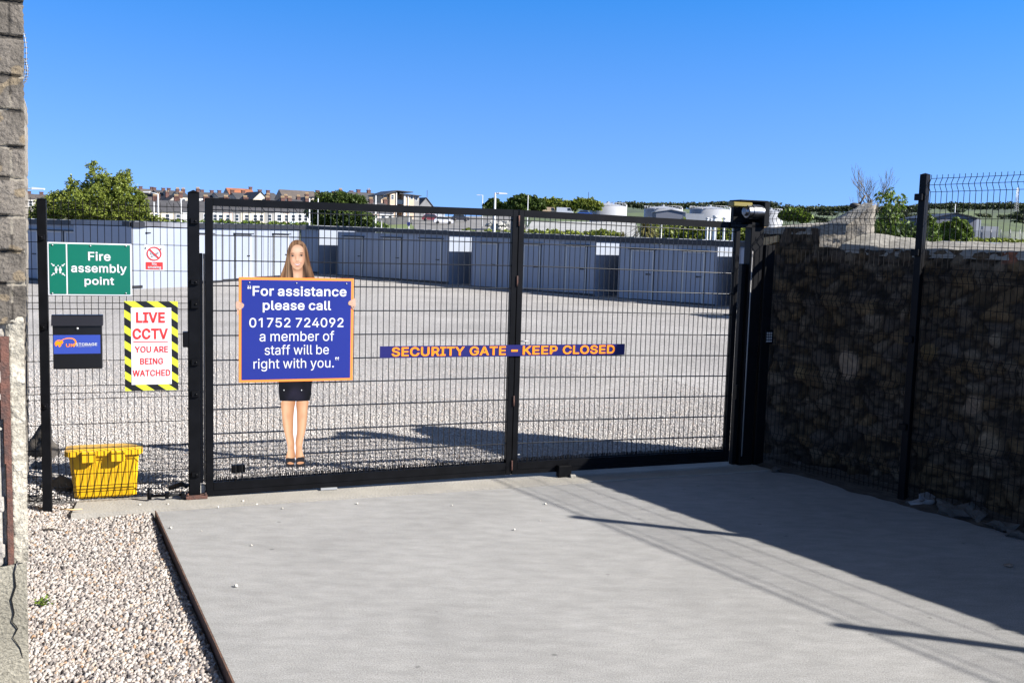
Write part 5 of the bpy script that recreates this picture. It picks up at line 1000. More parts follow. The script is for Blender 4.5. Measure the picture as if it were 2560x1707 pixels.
face = sm([(743, 612), (752, 614.5), (758.5, 621), (762, 632), (762.4, 645), (760, 657), (755, 667), (748, 673.5), (743, 675), (738, 673.5), (731, 667), (726, 657), (723.5, 645), (724.5, 632), (729, 621), (735, 614)])
painted('neck', neck, neck_c, 1.5, YB - .0016, fg); painted('face', face, skin_c, .55, YB - .0028, fg)
lock = [sm([(736, 612), (730, 618), (726, 630), (724.5, 645), (727, 660), (731, 674), (733, 690), (733, 712), (722, 712), (719, 680), (720, 650), (722, 628), (728, 614)]), sm([(750, 612), (757, 618), (761, 630), (762, 645), (760, 660), (757.5, 674), (757, 690), (758, 712), (772, 712), (771, 680), (767, 650), (765, 630), (760, 616)])]
for q in lock: painted('hair_lock', q, hair_c, 1.5, YB - .0036, fg)
legL = sm([(704.2, 1000), (736.4, 1000), (735.5, 1020), (733.6, 1040), (733, 1062), (732.6, 1080), (734.5, 1096), (736, 1108), (735.6, 1120), (736.6, 1146), (714.5, 1148), (718, 1130), (718.4, 1118), (715, 1098), (708.4, 1070), (705, 1040)])
legR = sm([(742, 1000), (769.6, 1000), (769, 1020), (767, 1050), (763, 1078), (757.6, 1100), (755.4, 1120), (758, 1135), (760.6, 1146), (739.5, 1146), (740, 1120), (738.6, 1108), (739.6, 1096), (742.2, 1078), (742.4, 1060), (741.8, 1030)])
def mid(y, tab):
    for (y0, x0, w0), (y1, x1, w1) in zip(tab, tab[1:]):
        if y <= y1: k = max(0, (y - y0) / (y1 - y0)); return x0 + (x1 - x0) * k, w0 + (w1 - w0) * k
    return tab[-1][1:]
TLg = [(1000, 720, 16.5), (1040, 719.3, 14.5), (1080, 722, 11), (1108, 726.5, 9.5), (1148, 726, 11)]; TRg = [(1000, 756, 14), (1040, 754.5, 13), (1080, 752, 10.5), (1108, 747.5, 8.8), (1148, 750, 10.5)]
painted('leg', legL, lambda x, y: leg_c(x, y, *mid(y, TLg), 1), 2.2, YB - .0005, fg); painted('leg', legR, lambda x, y: leg_c(x, y, *mid(y, TRg), -1), 2.2, YB - .0005, fg)
painted('skirt', [(696, 944), (781, 944), (777.4, 978), (774.2, 1000.6), (745, 1002), (699, 1001), (696.8, 978)], lambda x, y: mixc((.004, .004, .006), (.018, .016, .03), .9 * G(x, y, 738, 985, 20, 22) + .25 * noise.noise(Vector((x * .08, y * .05, 4)))), 3, YB - .002, fg)
lgd = pr_mat('toe_skin', (.3, .14, .07), (.35, .185, .095), 5)
for pts, toe in ((sm([(715, 1146), (719, 1143.6), (729, 1144.6), (735.6, 1144), (738, 1150), (736.4, 1158), (735.4, 1166), (716, 1166), (713.4, 1158)]), sm([(717.6, 1157), (724, 1153.4), (733.6, 1156.4), (732.6, 1159), (724, 1159.6)], 3)),
                 (sm([(739.6, 1149), (743, 1143.6), (750, 1142), (759.4, 1141.4), (761.4, 1150), (761.6, 1164), (740.6, 1165.4), (739, 1158)]), sm([(741.6, 1157), (747, 1153), (758.6, 1153.8), (757.6, 1157.4), (747, 1159.4)], 3))):
    so_ = pm('shoe', shoe, [pts], YB - .0028, fg); pm('toe', lgd, [toe], YB - .0036, so_)
# the message board
x0, z0, x1, z1 = rect([(596.5, 692.7), (884.1, 696.1), (880.2, 950), (596.5, 955.6)]); bd = (x1 - x0) * .0235
mb = MB(); plate(mb, x0, z0, x1, z1, YB - .0095, YB - .004); ob = mb.build('message_board', M['orange_sign'], r)
mb = MB(); plate(mb, x0 + bd, z0 + bd, x1 - bd, z1 - bd, YB - .0115, YB - .0096); mb.build('blue_field', M['blue_sign'], ob)
YL = YB - .0135
bl = [T('For assistance', 631, 865, 739.8, 715.4, .017), T('please call', 656.2, 826.6, 774.6, 750.8, .017), T('01752 724092', 622.6, 857.6, 817.4, 793.6, .009),
      T('a member of', 648.2, 834.4, 851.8, 826.8, .003), T('staff will be', 661, 821.2, 885.3, 861, .003), T('right with you.', 633, 833.5, 919, 894.6, .003)]
q1 = S(618, 722); q2 = S(627, 712.6); bl.append(('“', q1[0], q2[0], q1[1], q2[1], .004)); q1 = S(837, 900); q2 = S(846.5, 891.5); bl.append(('”', q1[0], q2[0], q1[1], q2[1], .0))
letter_mesh(bl, YL, ob, M['white_sign'])
screws(ob, [(623, 706), (740.5, 707.5), (865, 709)], YB - .0115); screws(fg, [(709, 975), (753, 975)], YB - .002)
# hands round the edges of the board, part of the print
YH = YB - .0135
hl = [sm([(589.5, 755), (594, 752.4), (600, 755), (607, 758), (609.6, 762), (608, 767), (603, 772), (596, 775), (590, 770)]), [(592, 770), (597, 772), (595, 786), (592.4, 787)]]
hr_ = [sm([(869.6, 757), (872, 752.6), (880, 748), (886.6, 745.4), (887.6, 757), (887, 766), (880, 770), (876, 763), (871, 762)]), [(879, 766), (885, 764), (884.4, 773), (880, 772)]]
for h, fs in ((hl, [[(600, 757), (608, 759.6)], [(598, 761.5), (609, 764)], [(598, 766.5), (606, 768.6)]]), (hr_, [[(880, 750.5), (871, 756.4)], [(881, 756), (870.4, 760)], [(882, 762), (874, 764)]])):
    ho = pm('hand', sk_l, h, YH, fg)
    pm('finger_line', sk_d, [[(a[0], a[1] - .35), (b[0], b[1] - .35), (b[0], b[1] + .35), (a[0], a[1] + .35)] for a, b in fs], YH - .001, ho)

# post box
r = sign_root('post_box', 'black metal post box with a blue company sticker, hung on the mesh fence', 'post box')
x0, z0, x1, z1 = rect([(132, 788), (257.6, 788), (257, 920), (132.4, 920)]); zl = S(195, 811)[1]
mb = MB(); mb.bevbox(x0 + .004, Y0 - .055, z0, x1 - .004, Y0 + .03, zl + .002, .005); mb.build('body', M['postbox'], r)
mb = MB(); pr = [(-.072, zl - .004), (.032, zl - .004), (.032, z1 + .004), (-.03, z1 + .004), (-.045, z1 - .004)]
n = len(pr); mb.add([(x0 - .004, Y0 + a, b) for a, b in pr] + [(x1 + .004, Y0 + a, b) for a, b in pr], [tuple(range(n)), tuple(reversed(range(n, 2 * n)))] + [(i + n, (i + 1) % n + n, (i + 1) % n, i) for i in range(n)])
mb.build('lid', M['postlid'], r)
s, z = S(194.8, 819.5); mb = MB(); mb.tube([(s, Y0 - .05, z), (s, Y0 - .064, z)], .009, 12); mb.build('lock', M['galv'], r)
a = S(135.8, 882.6); b = S(251.6, 835.2); ys_ = Y0 - .0562
mb = MB(); plate(mb, a[0], a[1], b[0], b[1], ys_ - .0015, ys_); stk = mb.build('sticker', mat('sticker_blue', (.022, .045, .25), .35), r)
ws, hs = b[0] - a[0], b[1] - a[1]
def pq(x, y): return (a[0] + (x - 396) / (727 - 396) * ws, b[1] - (y - 275) / (415 - 275) * hs)   # points read off the enlarged sticker
def pp_(x, y): return pq(x, y)
def strip_poly(c, rx, ry, a0, a1, w0, w1, rot=0, n=22):
    o = []; i_ = []
    for k in range(n + 1):
        t = a0 + (a1 - a0) * k / n; wd = w0 + (w1 - w0) * k / n; ct, st_ = math.cos(t), math.sin(t)
        for rr, li in ((wd / 2, o), (-wd / 2, i_)):
            x, y = (rx + rr) * ct, (ry + rr) * st_; li.append(pq(c[0] + x * math.cos(rot) - y * math.sin(rot), c[1] + x * math.sin(rot) + y * math.cos(rot)))
    return o, i_
mb = MB()
for args in (((492, 338), 62, 38, -2.55, .95, 3, 13, -.25), ((437, 340), 30, 28, 2.4, 5.0, 2, 5, 0)):
    o, i_ = strip_poly(*args); n = len(o); mb.add([(p[0], ys_ - .0025, p[1]) for p in o + i_], [(k, k + 1, n + k + 1, n + k) for k in range(n - 1)])
for pts in ([(408, 335), (422, 318), (440, 322), (455, 312), (466, 326), (458, 340), (448, 338), (452, 352), (440, 364), (430, 358), (436, 346), (424, 348), (416, 358)],):
    q = [pp_(*p) for p in pts]; mb.add([(p[0], ys_ - .0027, p[1]) for p in q], [tuple(range(len(q)))])
mb.build('logo_ring', M['orange2'], stk)
letter_mesh([('UK', *(pq(484, 363)[0], pq(543, 363)[0], pq(0, 363)[1], pq(0, 338)[1]), .012)], ys_ - .0035, stk, M['orange2'])
letter_mesh([('STORAGE', pq(552, 355)[0], pq(704, 355)[0], pq(0, 355)[1], pq(0, 334)[1], .016), ('COMPANY LTD', pq(553, 363)[0], pq(664, 363)[0], pq(0, 363)[1], pq(0, 358)[1], .012)], ys_ - .0035, stk, M['white_sign'])

# yellow grit tub behind the fence
def tubp(x, y): return gate(x, y, -.13)
r = thing('yellow_tub', 'yellow plastic lidded tub standing on the ground behind the mesh fence', 'tub', (G0.x, G0.y, 0), YAW)
xa, zt = tubp(160, 1122); xb, zt2 = tubp(356.4, 1115); zt = (zt + zt2) / 2 - .028; ba, _ = tubp(184, 1240); bb, _ = tubp(341, 1240)
yf = .13; dp = .24; zb0 = .0
def ring(x0, x1, y0, y1, z, c=.03): return [(x0 + c, y0, z), (x1 - c, y0, z), (x1, y0 + c, z), (x1, y1 - c, z), (x1 - c, y1, z), (x0 + c, y1, z), (x0, y1 - c, z), (x0, y0 + c, z)]
mb = MB(); zr = zt - .055
rings = [ring(ba, bb, yf + .06, yf + dp - .06, zb0), ring(xa + .03, xb - .03, yf + .012, yf + dp - .012, zr), ring(xa + .025, xb - .025, yf + .008, yf + dp - .008, zt), ring(xa + .04, xb - .04, yf + .022, yf + dp - .022, zt), ring(ba + .015, bb - .015, yf + .075, yf + dp - .075, zb0 + .015)]
n = 8; mb.add([p for q in rings for p in q], [(i * n + k, i * n + (k + 1) % n, (i + 1) * n + (k + 1) % n, (i + 1) * n + k) for i in range(len(rings) - 1) for k in range(n)] + [tuple(reversed(range(n))), tuple(range(4 * n, 5 * n))])
mb.build('body', M['yellow_bin'], r)
mb = MB(); R2 = [ring(xa, xb, yf - .012, yf + dp + .012, zt - .035), ring(xa, xb, yf - .012, yf + dp + .012, zt + .004), ring(xa + .03, xb - .03, yf + .014, yf + dp - .014, zt + .004), ring(xa + .03, xb - .03, yf + .014, yf + dp - .014, zt - .035)]
mb.add([p for q in R2 for p in q], [(i * n + k, i * n + (k + 1) % n, ((i + 1) % 4) * n + (k + 1) % n, ((i + 1) % 4) * n + k) for i in range(4) for k in range(n)])
mb.build('rim', M['yellow_bin'], r)
mb = MB(); mb.add(ring(xa + .012, xb - .012, yf + .0, yf + dp - .0, zt + .005) + ring(xa + .05, xb - .05, yf + .03, yf + dp - .03, zt + .014), [(k, (k + 1) % 8, 8 + (k + 1) % 8, 8 + k) for k in range(8)] + [tuple(range(8, 16))]); mb.build('lid', M['yellow_bin'], r)
for xl, xr in ((204, 240), (278, 312)):
    mb = MB(); p0 = tubp(xl, 1140)[0]; p1 = tubp(xr, 1140)[0]; mb.bevbox(p0, yf - .04, zt - .083, p1, yf + .014, zt + .006, .004); mb.build('handle_lug', M['yellow_bin'], r)
mb = MB()
for k in range(9):
    u = (k + .5) / 9; xb_ = ba + (bb - ba) * u; xt_ = xa + .04 + (xb - xa - .08) * u
    mb.add([(xb_ - .002, yf + .058, zb0 + .02), (xb_ + .002, yf + .058, zb0 + .02), (xt_ + .002, yf + .0095, zr - .02), (xt_ - .002, yf + .0095, zr - .02)], [(0, 1, 2, 3)])
mb.build('rib', M['yellow_bin'], r)
# ------------------------------------------------------------------ storage units
def row_frame(pa, pb):
    d = (pb.xy - pa.xy).normalized(); return d, Vector((d.y, -d.x))          # outward normal faces the camera when d runs to the right
def unit_builder(origin, d, L, z0, depth, doors, label, roofh=.0, group=None, seam=.62, h=2.235, plaque=None, vents=(), gap=0):
    """grey storage unit; local x along its front, local -y out of its front"""
    t = thing('storage_unit', label, 'storage unit', (origin.x, origin.y, z0), math.atan2(d.y, d.x), group)
    mb = MB(); mb.box(0, 0, -.25, L, depth, h); x = .0
    while x < L - .05:
        if all(not (a - .09 < x < b + .09) for a, b in doors) and x > .05: mb.box(x - .014, -.008, .02, x + .014, .01, h - .004, 1)
        x += seam
    for xx in (.03, L - .03): mb.box(xx - .03, -.014, 0, xx + .03, .01, h - .006, 1)
    mb.build('wall', [M['unit'], M['unit_seam']], t)
    for a, b in doors:
        mb = MB(); mb.box(a, -.03, .06, b, .01, 1.93); dr_ = mb.build('door', M['unit'], t)
        mb = MB(); j = .055
        mb.box(a - j, -.045, .04, a - .002, .01, 1.93); mb.box(b + .002, -.045, .04, b + j, .01, 1.93); mb.box(a - j, -.045, 1.932, b + j, .01, 1.985)
        for xx in (a - j - .032, b + j + .004): mb.box(xx, -.02, .04, xx + .028, .01, 1.985, 1)  # dark strips drawn as shadow lines beside the jambs
        mb.build('door_frame_and_shadow', [M['jamb'], M['unit_dark']], dr_)
        mb = MB(); mb.box(a - .16, -.13, 2.0, b + .16, .01, 2.045); mb.build('drip_canopy', M['unit_dark'], dr_)
        mb = MB(); mb.box(b - .2, -.07, 1.02, b - .06, -.03, 1.06); mb.tube([(b - .26, -.05, 1.04), (b - .22, -.05, 1.04)], .03, 8); mb.build('handle', M['unit_dark'], dr_)
    if plaque:
        mb = MB(); mb.box(plaque[0], -.022, 2.03, plaque[1], .01, 2.2); mb.build('plaque', M['jamb'], t)
        mb = MB(); mb.box(plaque[0] + .02, -.026, 2.05, plaque[1] - .02, -.021, 2.18); mb.build('plaque_face', M['unit'], t)
    if gap: mb = MB(); mb.box(L + .002, depth - .12, -.2, L + gap - .002, depth - .02, h - .02); mb.build('gap_shade_panel', M['gap_shade'], t)  # dark panel added to close the gap and deepen its shade
    mb = MB(); mb.box(0, -.03, -.06, L, .0, .045); mb.build('base_trim', M['unit_dark'], t)
    return t
# long row facing the entrance
PA = Vector((7.66, 36.3, -.05)); PB = Vector((-8.6, 49.6, .2)); dR = (PA.xy - PB.xy).normalized()
def onrow(x, y=680): return vpl(x, y, PB, dR).xy
def zrow(p): return -.05 + .25 * max(-.3, min(1.3, (p - PA.xy).length / (PB.xy - PA.xy).length * (1 if (p - PA.xy).dot(-dR) > 0 else -1)))
spec = [(752, 798, [], 'far end storage unit of the shaded row, half hidden by the cut-out woman', None),
        (844, 1122, [(863, 905), (960, 1000), (1054, 1101)], 'grey storage unit with three doors, seen through the left gate leaf', (965, 993)),
        (1178, 1489, [(1203, 1241), (1312, 1348), (1417, 1463)], 'grey storage unit behind the middle posts of the gate', (1320, 1345)),
        (1546, 1792, [(1580, 1631), (1710, 1758)], 'grey storage unit with two doors, nearest the right gate post', (1652, 1688)),
        (1846, 2060, [(1880, 1930)], 'grey storage unit at the end of the row, mostly hidden behind the right gate post', None)]
DEPTH = 2.6
M['gap_shade'] = mat('gap_shade_tone', (.03, .032, .038), .6, col2=(.04, .042, .05), scale=1)  # dark tone of the panel added to deepen the gap shade
for i_, (xa, xb, drs, lab, pq_) in enumerate(spec):
    a, b = onrow(xa), onrow(xb); L = (b - a).length; z = (zrow(a) + zrow(b)) / 2
    f = lambda x: (onrow(x) - a).dot(dR)
    unit_builder(a, dR, L, z, DEPTH, [(f(p), f(q)) for p, q in drs], lab, h=2.235, plaque=(f(pq_[0]), f(pq_[1])) if pq_ else None, group='grey storage units in the yard', seam=.63, gap=((onrow(spec[i_ + 1][0]) - b).length if i_ + 1 < len(spec) else 0))
def roof_strip(name, label, a, b, d, z0, z1, depth, ov=.12, hh=.2, group=None, spans=None):
    t = thing(name, label, 'roof', (a.x, a.y, 0), math.atan2(d.y, d.x), group); L = (b - a).length
    mb = MB(); vs = []
    for x, zz in ((-.1, z0), (L + .1, z1)):
        vs += [(x, -ov, zz), (x, -ov + .1, zz), (x, -ov + .1, zz + hh), (x, -ov, zz + hh)]
    mb.add(vs, [(0, 1, 2, 3), (7, 6, 5, 4), (0, 4, 5, 1), (1, 5, 6, 2), (2, 6, 7, 3), (3, 7, 4, 0)]); mb.build('fascia', M['unit_dark'], t)
    mb = MB()
    for xa_, xb_ in (spans or [(0, L)]):
        x = xa_
        while x < xb_ - .3: z = z0 + (z1 - z0) * x / L + hh; mb.box(x, -ov + .02, z - .15, x + .24, depth + .19, z + random.choice((.006, .012, .02, .024)) + .002); mb.box(x + .241, -ov + .02, z - .15, x + .499, depth + .19, z + .002); x += .5
    mb.build('roof_sheet', M['roof_sheet'], t); return t
ra, rb = onrow(735), onrow(2080)
roof_strip('unit_roof', 'long dark roof edge over the shaded row of storage units', ra, rb, dR, zrow(ra) + 2.24, zrow(rb) + 2.24, DEPTH, spans=[((onrow(q[0]) - ra).dot(dR), (onrow(q[1]) - ra).dot(dR)) for q in spec])
# sunlit row on the left and the shaded end block beside it
KA = Vector((-14.23, 36.3)); KB = Vector((-10.55, 48.4)); dS = (KB - KA).normalized()
def onlit(x): return vpl(x, 640, KA, dS).xy
ed_ = [(329, 449, [(367, 415)], 'sunlit pale grey storage unit with one door behind the No smoking sign'), (449.6, 556, [(497, 526)], 'sunlit pale grey storage unit seen beside the gate hinge post'), (556.5, 640, [(588, 624)], 'sunlit pale grey storage unit left of the cut-out figure'), (640.5, 747, [(684, 718)], 'sunlit pale grey storage unit at the far end, behind the figure\'s head')]
for xa, xb, drs, lab in ed_:
    a, b = onlit(xa), onlit(xb); f = lambda x: (onlit(x) - a).dot(dS)
    unit_builder(a, dS, (b - a).length, .03 + .17 * ((a + b) / 2 - KA).length / 12.6, DEPTH, [(f(p), f(q)) for p, q in drs], lab, group='grey storage units in the yard', h=2.235, seam=.62)
roof_strip('unit_roof', 'dark roof edge over the sunlit row of storage units', KA, KB, dS, .03 + 2.24, .2 + 2.24, DEPTH)
DA = Vector((-20.2, 40.0)); dD = (KA - DA).normalized(); a = DA - dD * 2.0
def ondk(x): return vpl(x, 640, DA, dD).xy
f = lambda x: (ondk(x) - a).dot(dD)
unit_builder(a, dD, (KA - a).length - .1, .05, DEPTH, [(f(66), f(94)), (f(121), f(157)), (f(168), f(209))], 'shaded grey storage unit with three doors behind the green sign', group='grey storage units in the yard', h=2.235)
roof_strip('unit_roof', 'dark roof edge over the shaded unit behind the green sign', a, KA - dD * .12, dD, 2.29, 2.27, DEPTH)

# ------------------------------------------------------------------ vegetation
def leaf_cloud(name, blobs, n, size, m, parent=None, seed=1, hole=.12, flat=.0, k=.9):
    rg = np.random.default_rng(seed); B = np.array([b[:6] for b in blobs], float); wts = np.array([b[6] if len(b) > 6 else b[3] * b[4] * b[5] for b in blobs]) ** .75; wts /= wts.sum()
    idx = rg.choice(len(B), n, p=wts); u = rg.normal(size=(n, 3)); u /= np.linalg.norm(u, axis=1)[:, None]; rr = rg.random(n) ** .28
    # lumpy outline: radius varies with direction per blob
    ph = rg.uniform(0, 6.28, (len(B), 6)); lump = 1 + .2 * np.sin(3.1 * u[:, 0] * 2 + ph[idx, 0]) * np.sin(2.7 * u[:, 2] * 2 + ph[idx, 1]) + .16 * np.sin(7 * u[:, 0] + ph[idx, 2]) * np.sin(6 * u[:, 2] + ph[idx, 3]) + .1 * np.sin(13 * u[:, 2] + ph[idx, 4]) * np.sin(12 * u[:, 0] + ph[idx, 5])
    P = B[idx, :3] + u * (rr * lump)[:, None] * B[idx, 3:6]
    # clumps: drop leaves inside a cell pattern so that gaps show
    cs = B[:, 3:6].mean() * .42; cell = np.floor(P / cs + rg.random(3)); hsh = np.abs(np.sin(cell @ np.array([12.9898, 78.233, 37.719])) * 43758.5453) % 1
    keep = hsh > hole; P = P[keep]; n = len(P)
    a = rg.normal(size=(n, 3)); a /= np.linalg.norm(a, axis=1)[:, None]; b = np.cross(a, rg.normal(size=(n, 3))); b /= np.linalg.norm(b, axis=1)[:, None]
    s = size * rg.uniform(.55, 1.3, n)[:, None]
    V = np.stack([P - a * s, P - b * s * .55, P + a * s, P + b * s * .55], 1)
    return np_mesh(name, V.reshape(-1, 3), np.arange(n * 4).reshape(-1, 4), m, parent, k=4)
def branchy(mb, p, d, L, r, depth, rng_, up=.25, spread=.6, kids=3):
    if depth == 0 or L < .04: return
    path = [p]; q = Vector(p); dd = Vector(d)
    for k in range(3): dd = (dd + Vector((rng_.gauss(0, .12), rng_.gauss(0, .12), rng_.gauss(.04, .08)))).normalized(); q = q + dd * L / 3; path.append(q.copy())
    mb.tube(path, [r, r * .85, r * .7, r * .55], 4, cap=False)
    for k in range(kids):
        t = path[1 + k % 3]; nd = (dd + Vector((rng_.gauss(0, spread), rng_.gauss(0, spread), rng_.gauss(up, spread * .5)))).normalized()
        branchy(mb, t if k else path[-1], nd, L * rng_.uniform(.6, .82), r * .58, depth - 1, rng_, up, spread, kids)
def tree_px(name, label, cat, Y, blobs_px, n, size, m, trunk=None, seed=1, group=None, dr=.8, hole=.14, base=None):
    """blobs in photo pixels (x, y, half width, half height) at distance Y"""
    c0 = blobs_px[0]; bx = atY(trunk if trunk else c0[0], c0[1], Y); gz_ = base if base is not None else ground_z(bx.x, Y)
    t = thing(name, label, cat, (bx.x, Y, gz_), 0, group); k = Y / F; bl = []
    rg = random.Random(seed)
    for x, y, a, b in blobs_px:
        p = atY(x, y, Y); bl.append((p.x - bx.x, rg.uniform(-.3, .3) * a * k, p.z - gz_, a * k, a * k * dr, b * k))
    leaf_cloud('crown', bl, n, size, m, t, seed, hole)
    mb = MB(); top = bl[0]
    mb.tube([(0, 0, -.1), (.02 * top[3], 0, top[2] * .5), (top[0] * .6, top[1] * .6, top[2])], [max(.05, top[3] * .07), max(.04, top[3] * .05), .03], 6)
    for b in bl: mb.tube([(0, 0, top[2] * .35), (b[0] * .5, b[1] * .5, (b[2] + top[2] * .3) * .55), (b[0], b[1], b[2])], [max(.03, top[3] * .035), .03, .012], 5)
    mb.build('trunk', M['bark'], t); return t
tree_px('broadleaf_tree', 'big bushy light green tree standing behind the units at the left', 'tree', 75, [(238, 515, 80, 45), (150, 522, 50, 38), (305, 515, 58, 48), (240, 438, 24, 24), (262, 452, 24, 20), (312, 446, 20, 18), (300, 462, 30, 22), (205, 478, 34, 26), (180, 470, 18, 22), (285, 482, 44, 32), (345, 520, 26, 26), (360, 545, 26, 22), (110, 528, 34, 28), (85, 548, 26, 22), (395, 552, 24, 12), (176, 448, 6, 14), (225, 416, 12, 9), (235, 408, 7, 6), (322, 430, 9, 8), (130, 496, 18, 16), (330, 470, 14, 14), (350, 492, 16, 14), (160, 492, 20, 16)], 60000, .085, M['leaf_mid'], seed=3, hole=.3)
tree_px('broadleaf_tree', 'dark green tree against the terrace, behind the top gate rail', 'tree', 118, [(840, 535, 58, 36), (800, 530, 40, 34), (880, 540, 42, 30), (850, 500, 48, 22), (895, 502, 22, 16), (915, 552, 24, 20), (805, 497, 18, 16)], 20000, .16, M['leaf_dark'], seed=5)
tree_px('broadleaf_tree', 'rounded dark green tree on the skyline right of the tall street lamp', 'tree', 175, [(1310, 515, 44, 24), (1340, 512, 26, 20), (1280, 518, 26, 18), (1305, 500, 28, 14)], 14000, .24, M['leaf_dark'], seed=6)
tree_px('broadleaf_tree', 'smaller dark tree on the skyline, cut by the tall street lamp', 'tree', 176, [(1235, 510, 18, 14), (1222, 518, 16, 12), (1246, 520, 14, 12)], 5500, .24, M['leaf_dark'], seed=7)
tree_px('round_bush', 'rounded bright green bush in front of the dark gabled shed', 'bush', 62, [(2392, 572, 30, 26), (2372, 578, 22, 22), (2410, 582, 20, 20)], 9000, .1, M['leaf_bright'], seed=8, hole=.1)
tree_px('round_bush', 'yellow green bush poking above the wall beyond the gate motor', 'bush', 60, [(1985, 536, 26, 14), (1965, 540, 18, 12), (2010, 545, 18, 12)], 2600, .14, M['leaf_bright'], seed=9, hole=.1)
tree_px('leafy_shrub', 'loose leafy shrub rising behind the wall beside the bare sapling', 'shrub', 44, [(2225, 540, 34, 34), (2200, 580, 40, 26), (2250, 575, 34, 30), (2215, 495, 26, 24), (2250, 505, 22, 20), (2180, 560, 24, 20), (2265, 600, 26, 20)], 2600, .1, M['leaf_bright'], seed=10, hole=.38)
tree_px('leafy_shrub', 'leafy shrub stems right beside the tall fence post', 'shrub', 43, [(2330, 575, 16, 26), (2325, 555, 12, 18), (2340, 595, 16, 14), (2312, 600, 14, 12)], 900, .1, M['leaf_bright'], seed=11, hole=.35)
# bare sapling
b0 = atY(2172, 600, 45); t = thing('bare_sapling', 'leafless young tree spreading above the rubble wall', 'tree', (b0.x, b0.y, ground_z(b0.x, b0.y)))
mb = MB(); rg = random.Random(12); top = atY(2168, 500, 45).z - t.location.z
mb.tube([(0, 0, 0), (.02, 0, top * .6), (-.02, 0, top)], [.12, .09, .06], 6); mb.build('trunk', M['bark_lt'], t); mb = MB()
for k in range(11):
    zz = top * (.74 + .026 * k); ang = k * 2.1; branchy(mb, Vector((0, 0, zz)), Vector((math.cos(ang) * .75, math.sin(ang) * .75, .8)).normalized(), .72, .026, 4, rg, .45, .36, 3)
mb.build('branches', M['bark_lt'], t)
# palms
def palm(x, ytop, ybase, Y, lab, nl, size, seed):
    p = atY(x, ybase, Y); q = atY(x, ytop, Y); h = q.z - p.z; gz_ = ground_z(p.x, Y); t = thing('palm_tree', lab, 'palm', (p.x, Y, gz_)); H0 = p.z - gz_ + h * .45
    mb = MB(); mb.tube([(0, 0, -.1), (.03, 0, H0)], [.13, .1], 7); mb.build('trunk', M['bark'], t)
    rg = random.Random(seed); mb = MB()
    for k in range(nl):
        a = rg.uniform(0, 6.283); e = rg.uniform(-.75, 1.35); L = size * rg.uniform(.75, 1.1); d = Vector((math.cos(a) * math.cos(e), math.sin(a) * math.cos(e), math.sin(e))); w_ = Vector((-math.sin(a), math.cos(a), 0)) * .035
        pts = []; o = Vector((0, 0, H0 + rg.uniform(-.25, .1)))
        for j in range(5): u = j / 4; pts.append(o + d * L * u + Vector((0, 0, -.45 * L * u * u)))
        vs = []; 
        for j, c in enumerate(pts): ww = w_ * (1.0, 1.2, 1.0, .7, .08)[j]; vs += [c - ww, c + ww]
        mb.add(vs, [(2 * j, 2 * j + 1, 2 * j + 3, 2 * j + 2) for j in range(4)])
    mb.build('crown', M['leaf_palm'], t)
palm(1611, 520, 610, 66, 'spiky palm with drooping yellowish leaves behind the right gate leaf', 190, 1.45, 1)
palm(1556, 568, 620, 64, 'low spiky palm just left of the tall palm', 110, .95, 2)
# hedges and far woods that read as one mass
def mass(name, label, Y, pts, n, size, m, seed, cat='hedge', kind='stuff'):
    bl = []
    for x, y, a, b in pts: p = atY(x, y, Y); k = Y / F; bl.append((p.x, p.y, p.z, a * k, max(1.2, a * k * .4), b * k))
    return tag(leaf_cloud(name, bl, n, size, m, None, seed, .08), label, cat, kind=kind)
rg = random.Random(4)
mass('hedge', 'low bright hedge along the foot of the white terrace', 150, [(x, 562 + rg.uniform(-2, 3) + (x - 400) * .012, 22, 9 + rg.uniform(0, 5)) for x in range(400, 960, 22)], 9000, .3, M['leaf_bright'], 21)
mass('hedge', 'scrubby green bank between the palm and the right gate post', 95, [(x, 590 + rg.uniform(-6, 6), 24, 30 + rg.uniform(-4, 8)) for x in range(1630, 1900, 20)], 14000, .2, M['leaf_mid'], 22, 'scrub')
mass('scrub', 'weedy scrub on the waste ground behind the middle of the gate', 100, [(x, 588 + rg.uniform(-4, 5), 24, 9 + rg.uniform(0, 4)) for x in range(1170, 1560, 26)], 5000, .22, M['leaf_mid'], 23, 'scrub')
mass('scrub', 'brown green bushes along the skyline left of the storage tanks', 320, [(x, 512 + rg.uniform(-3, 4), 22, 12 + rg.uniform(-3, 4)) for x in range(1365, 1500, 15)], 5000, .6, M['leaf_mid'], 24, 'scrub')
mass('far_wood', 'dark woods along the far hilltop', 900, [(x, y + rg.uniform(-2, 2), 34, 5 + rg.uniform(0, 3.5)) for x, y in [(1560 + 11 * k, 513 + (2 if k > 8 else 0) - 6 * math.exp(-((k - 27) / 8) ** 2) + (8 if 33 < k < 68 else 0)) for k in range(96)]], 26000, 1.1, M['leaf_far'], 25, 'wood')
mass('hedge', 'strip of green hedge in front of the right-hand shed yard', 90, [(x, 603 + rg.uniform(-2, 2), 20, 7) for x in range(2330, 2580, 18)], 2500, .16, M['leaf_mid'], 26)
mass('hedge', 'dark brush behind the wall between stub and tall fence post', 30, [(x, 590 + rg.uniform(-6, 6), 22, 26) for x in range(2135, 2290, 18)], 5000, .09, M['leaf_dark'], 27)

rg = random.Random(14)
mass('hillside_trees', 'dark scattered trees and hedgerows on the green hillside beyond the sheds', 830, [(x, y + rg.uniform(-1, 1), rg.uniform(12, 30), rg.uniform(2.5, 5)) for x, y in [(rg.uniform(2000, 2600), rg.choice((526, 533, 541, 549, 556)) + rg.uniform(-3, 3)) for _ in range(46)]], 12000, 1.1, M['leaf_far'], 28, 'trees')
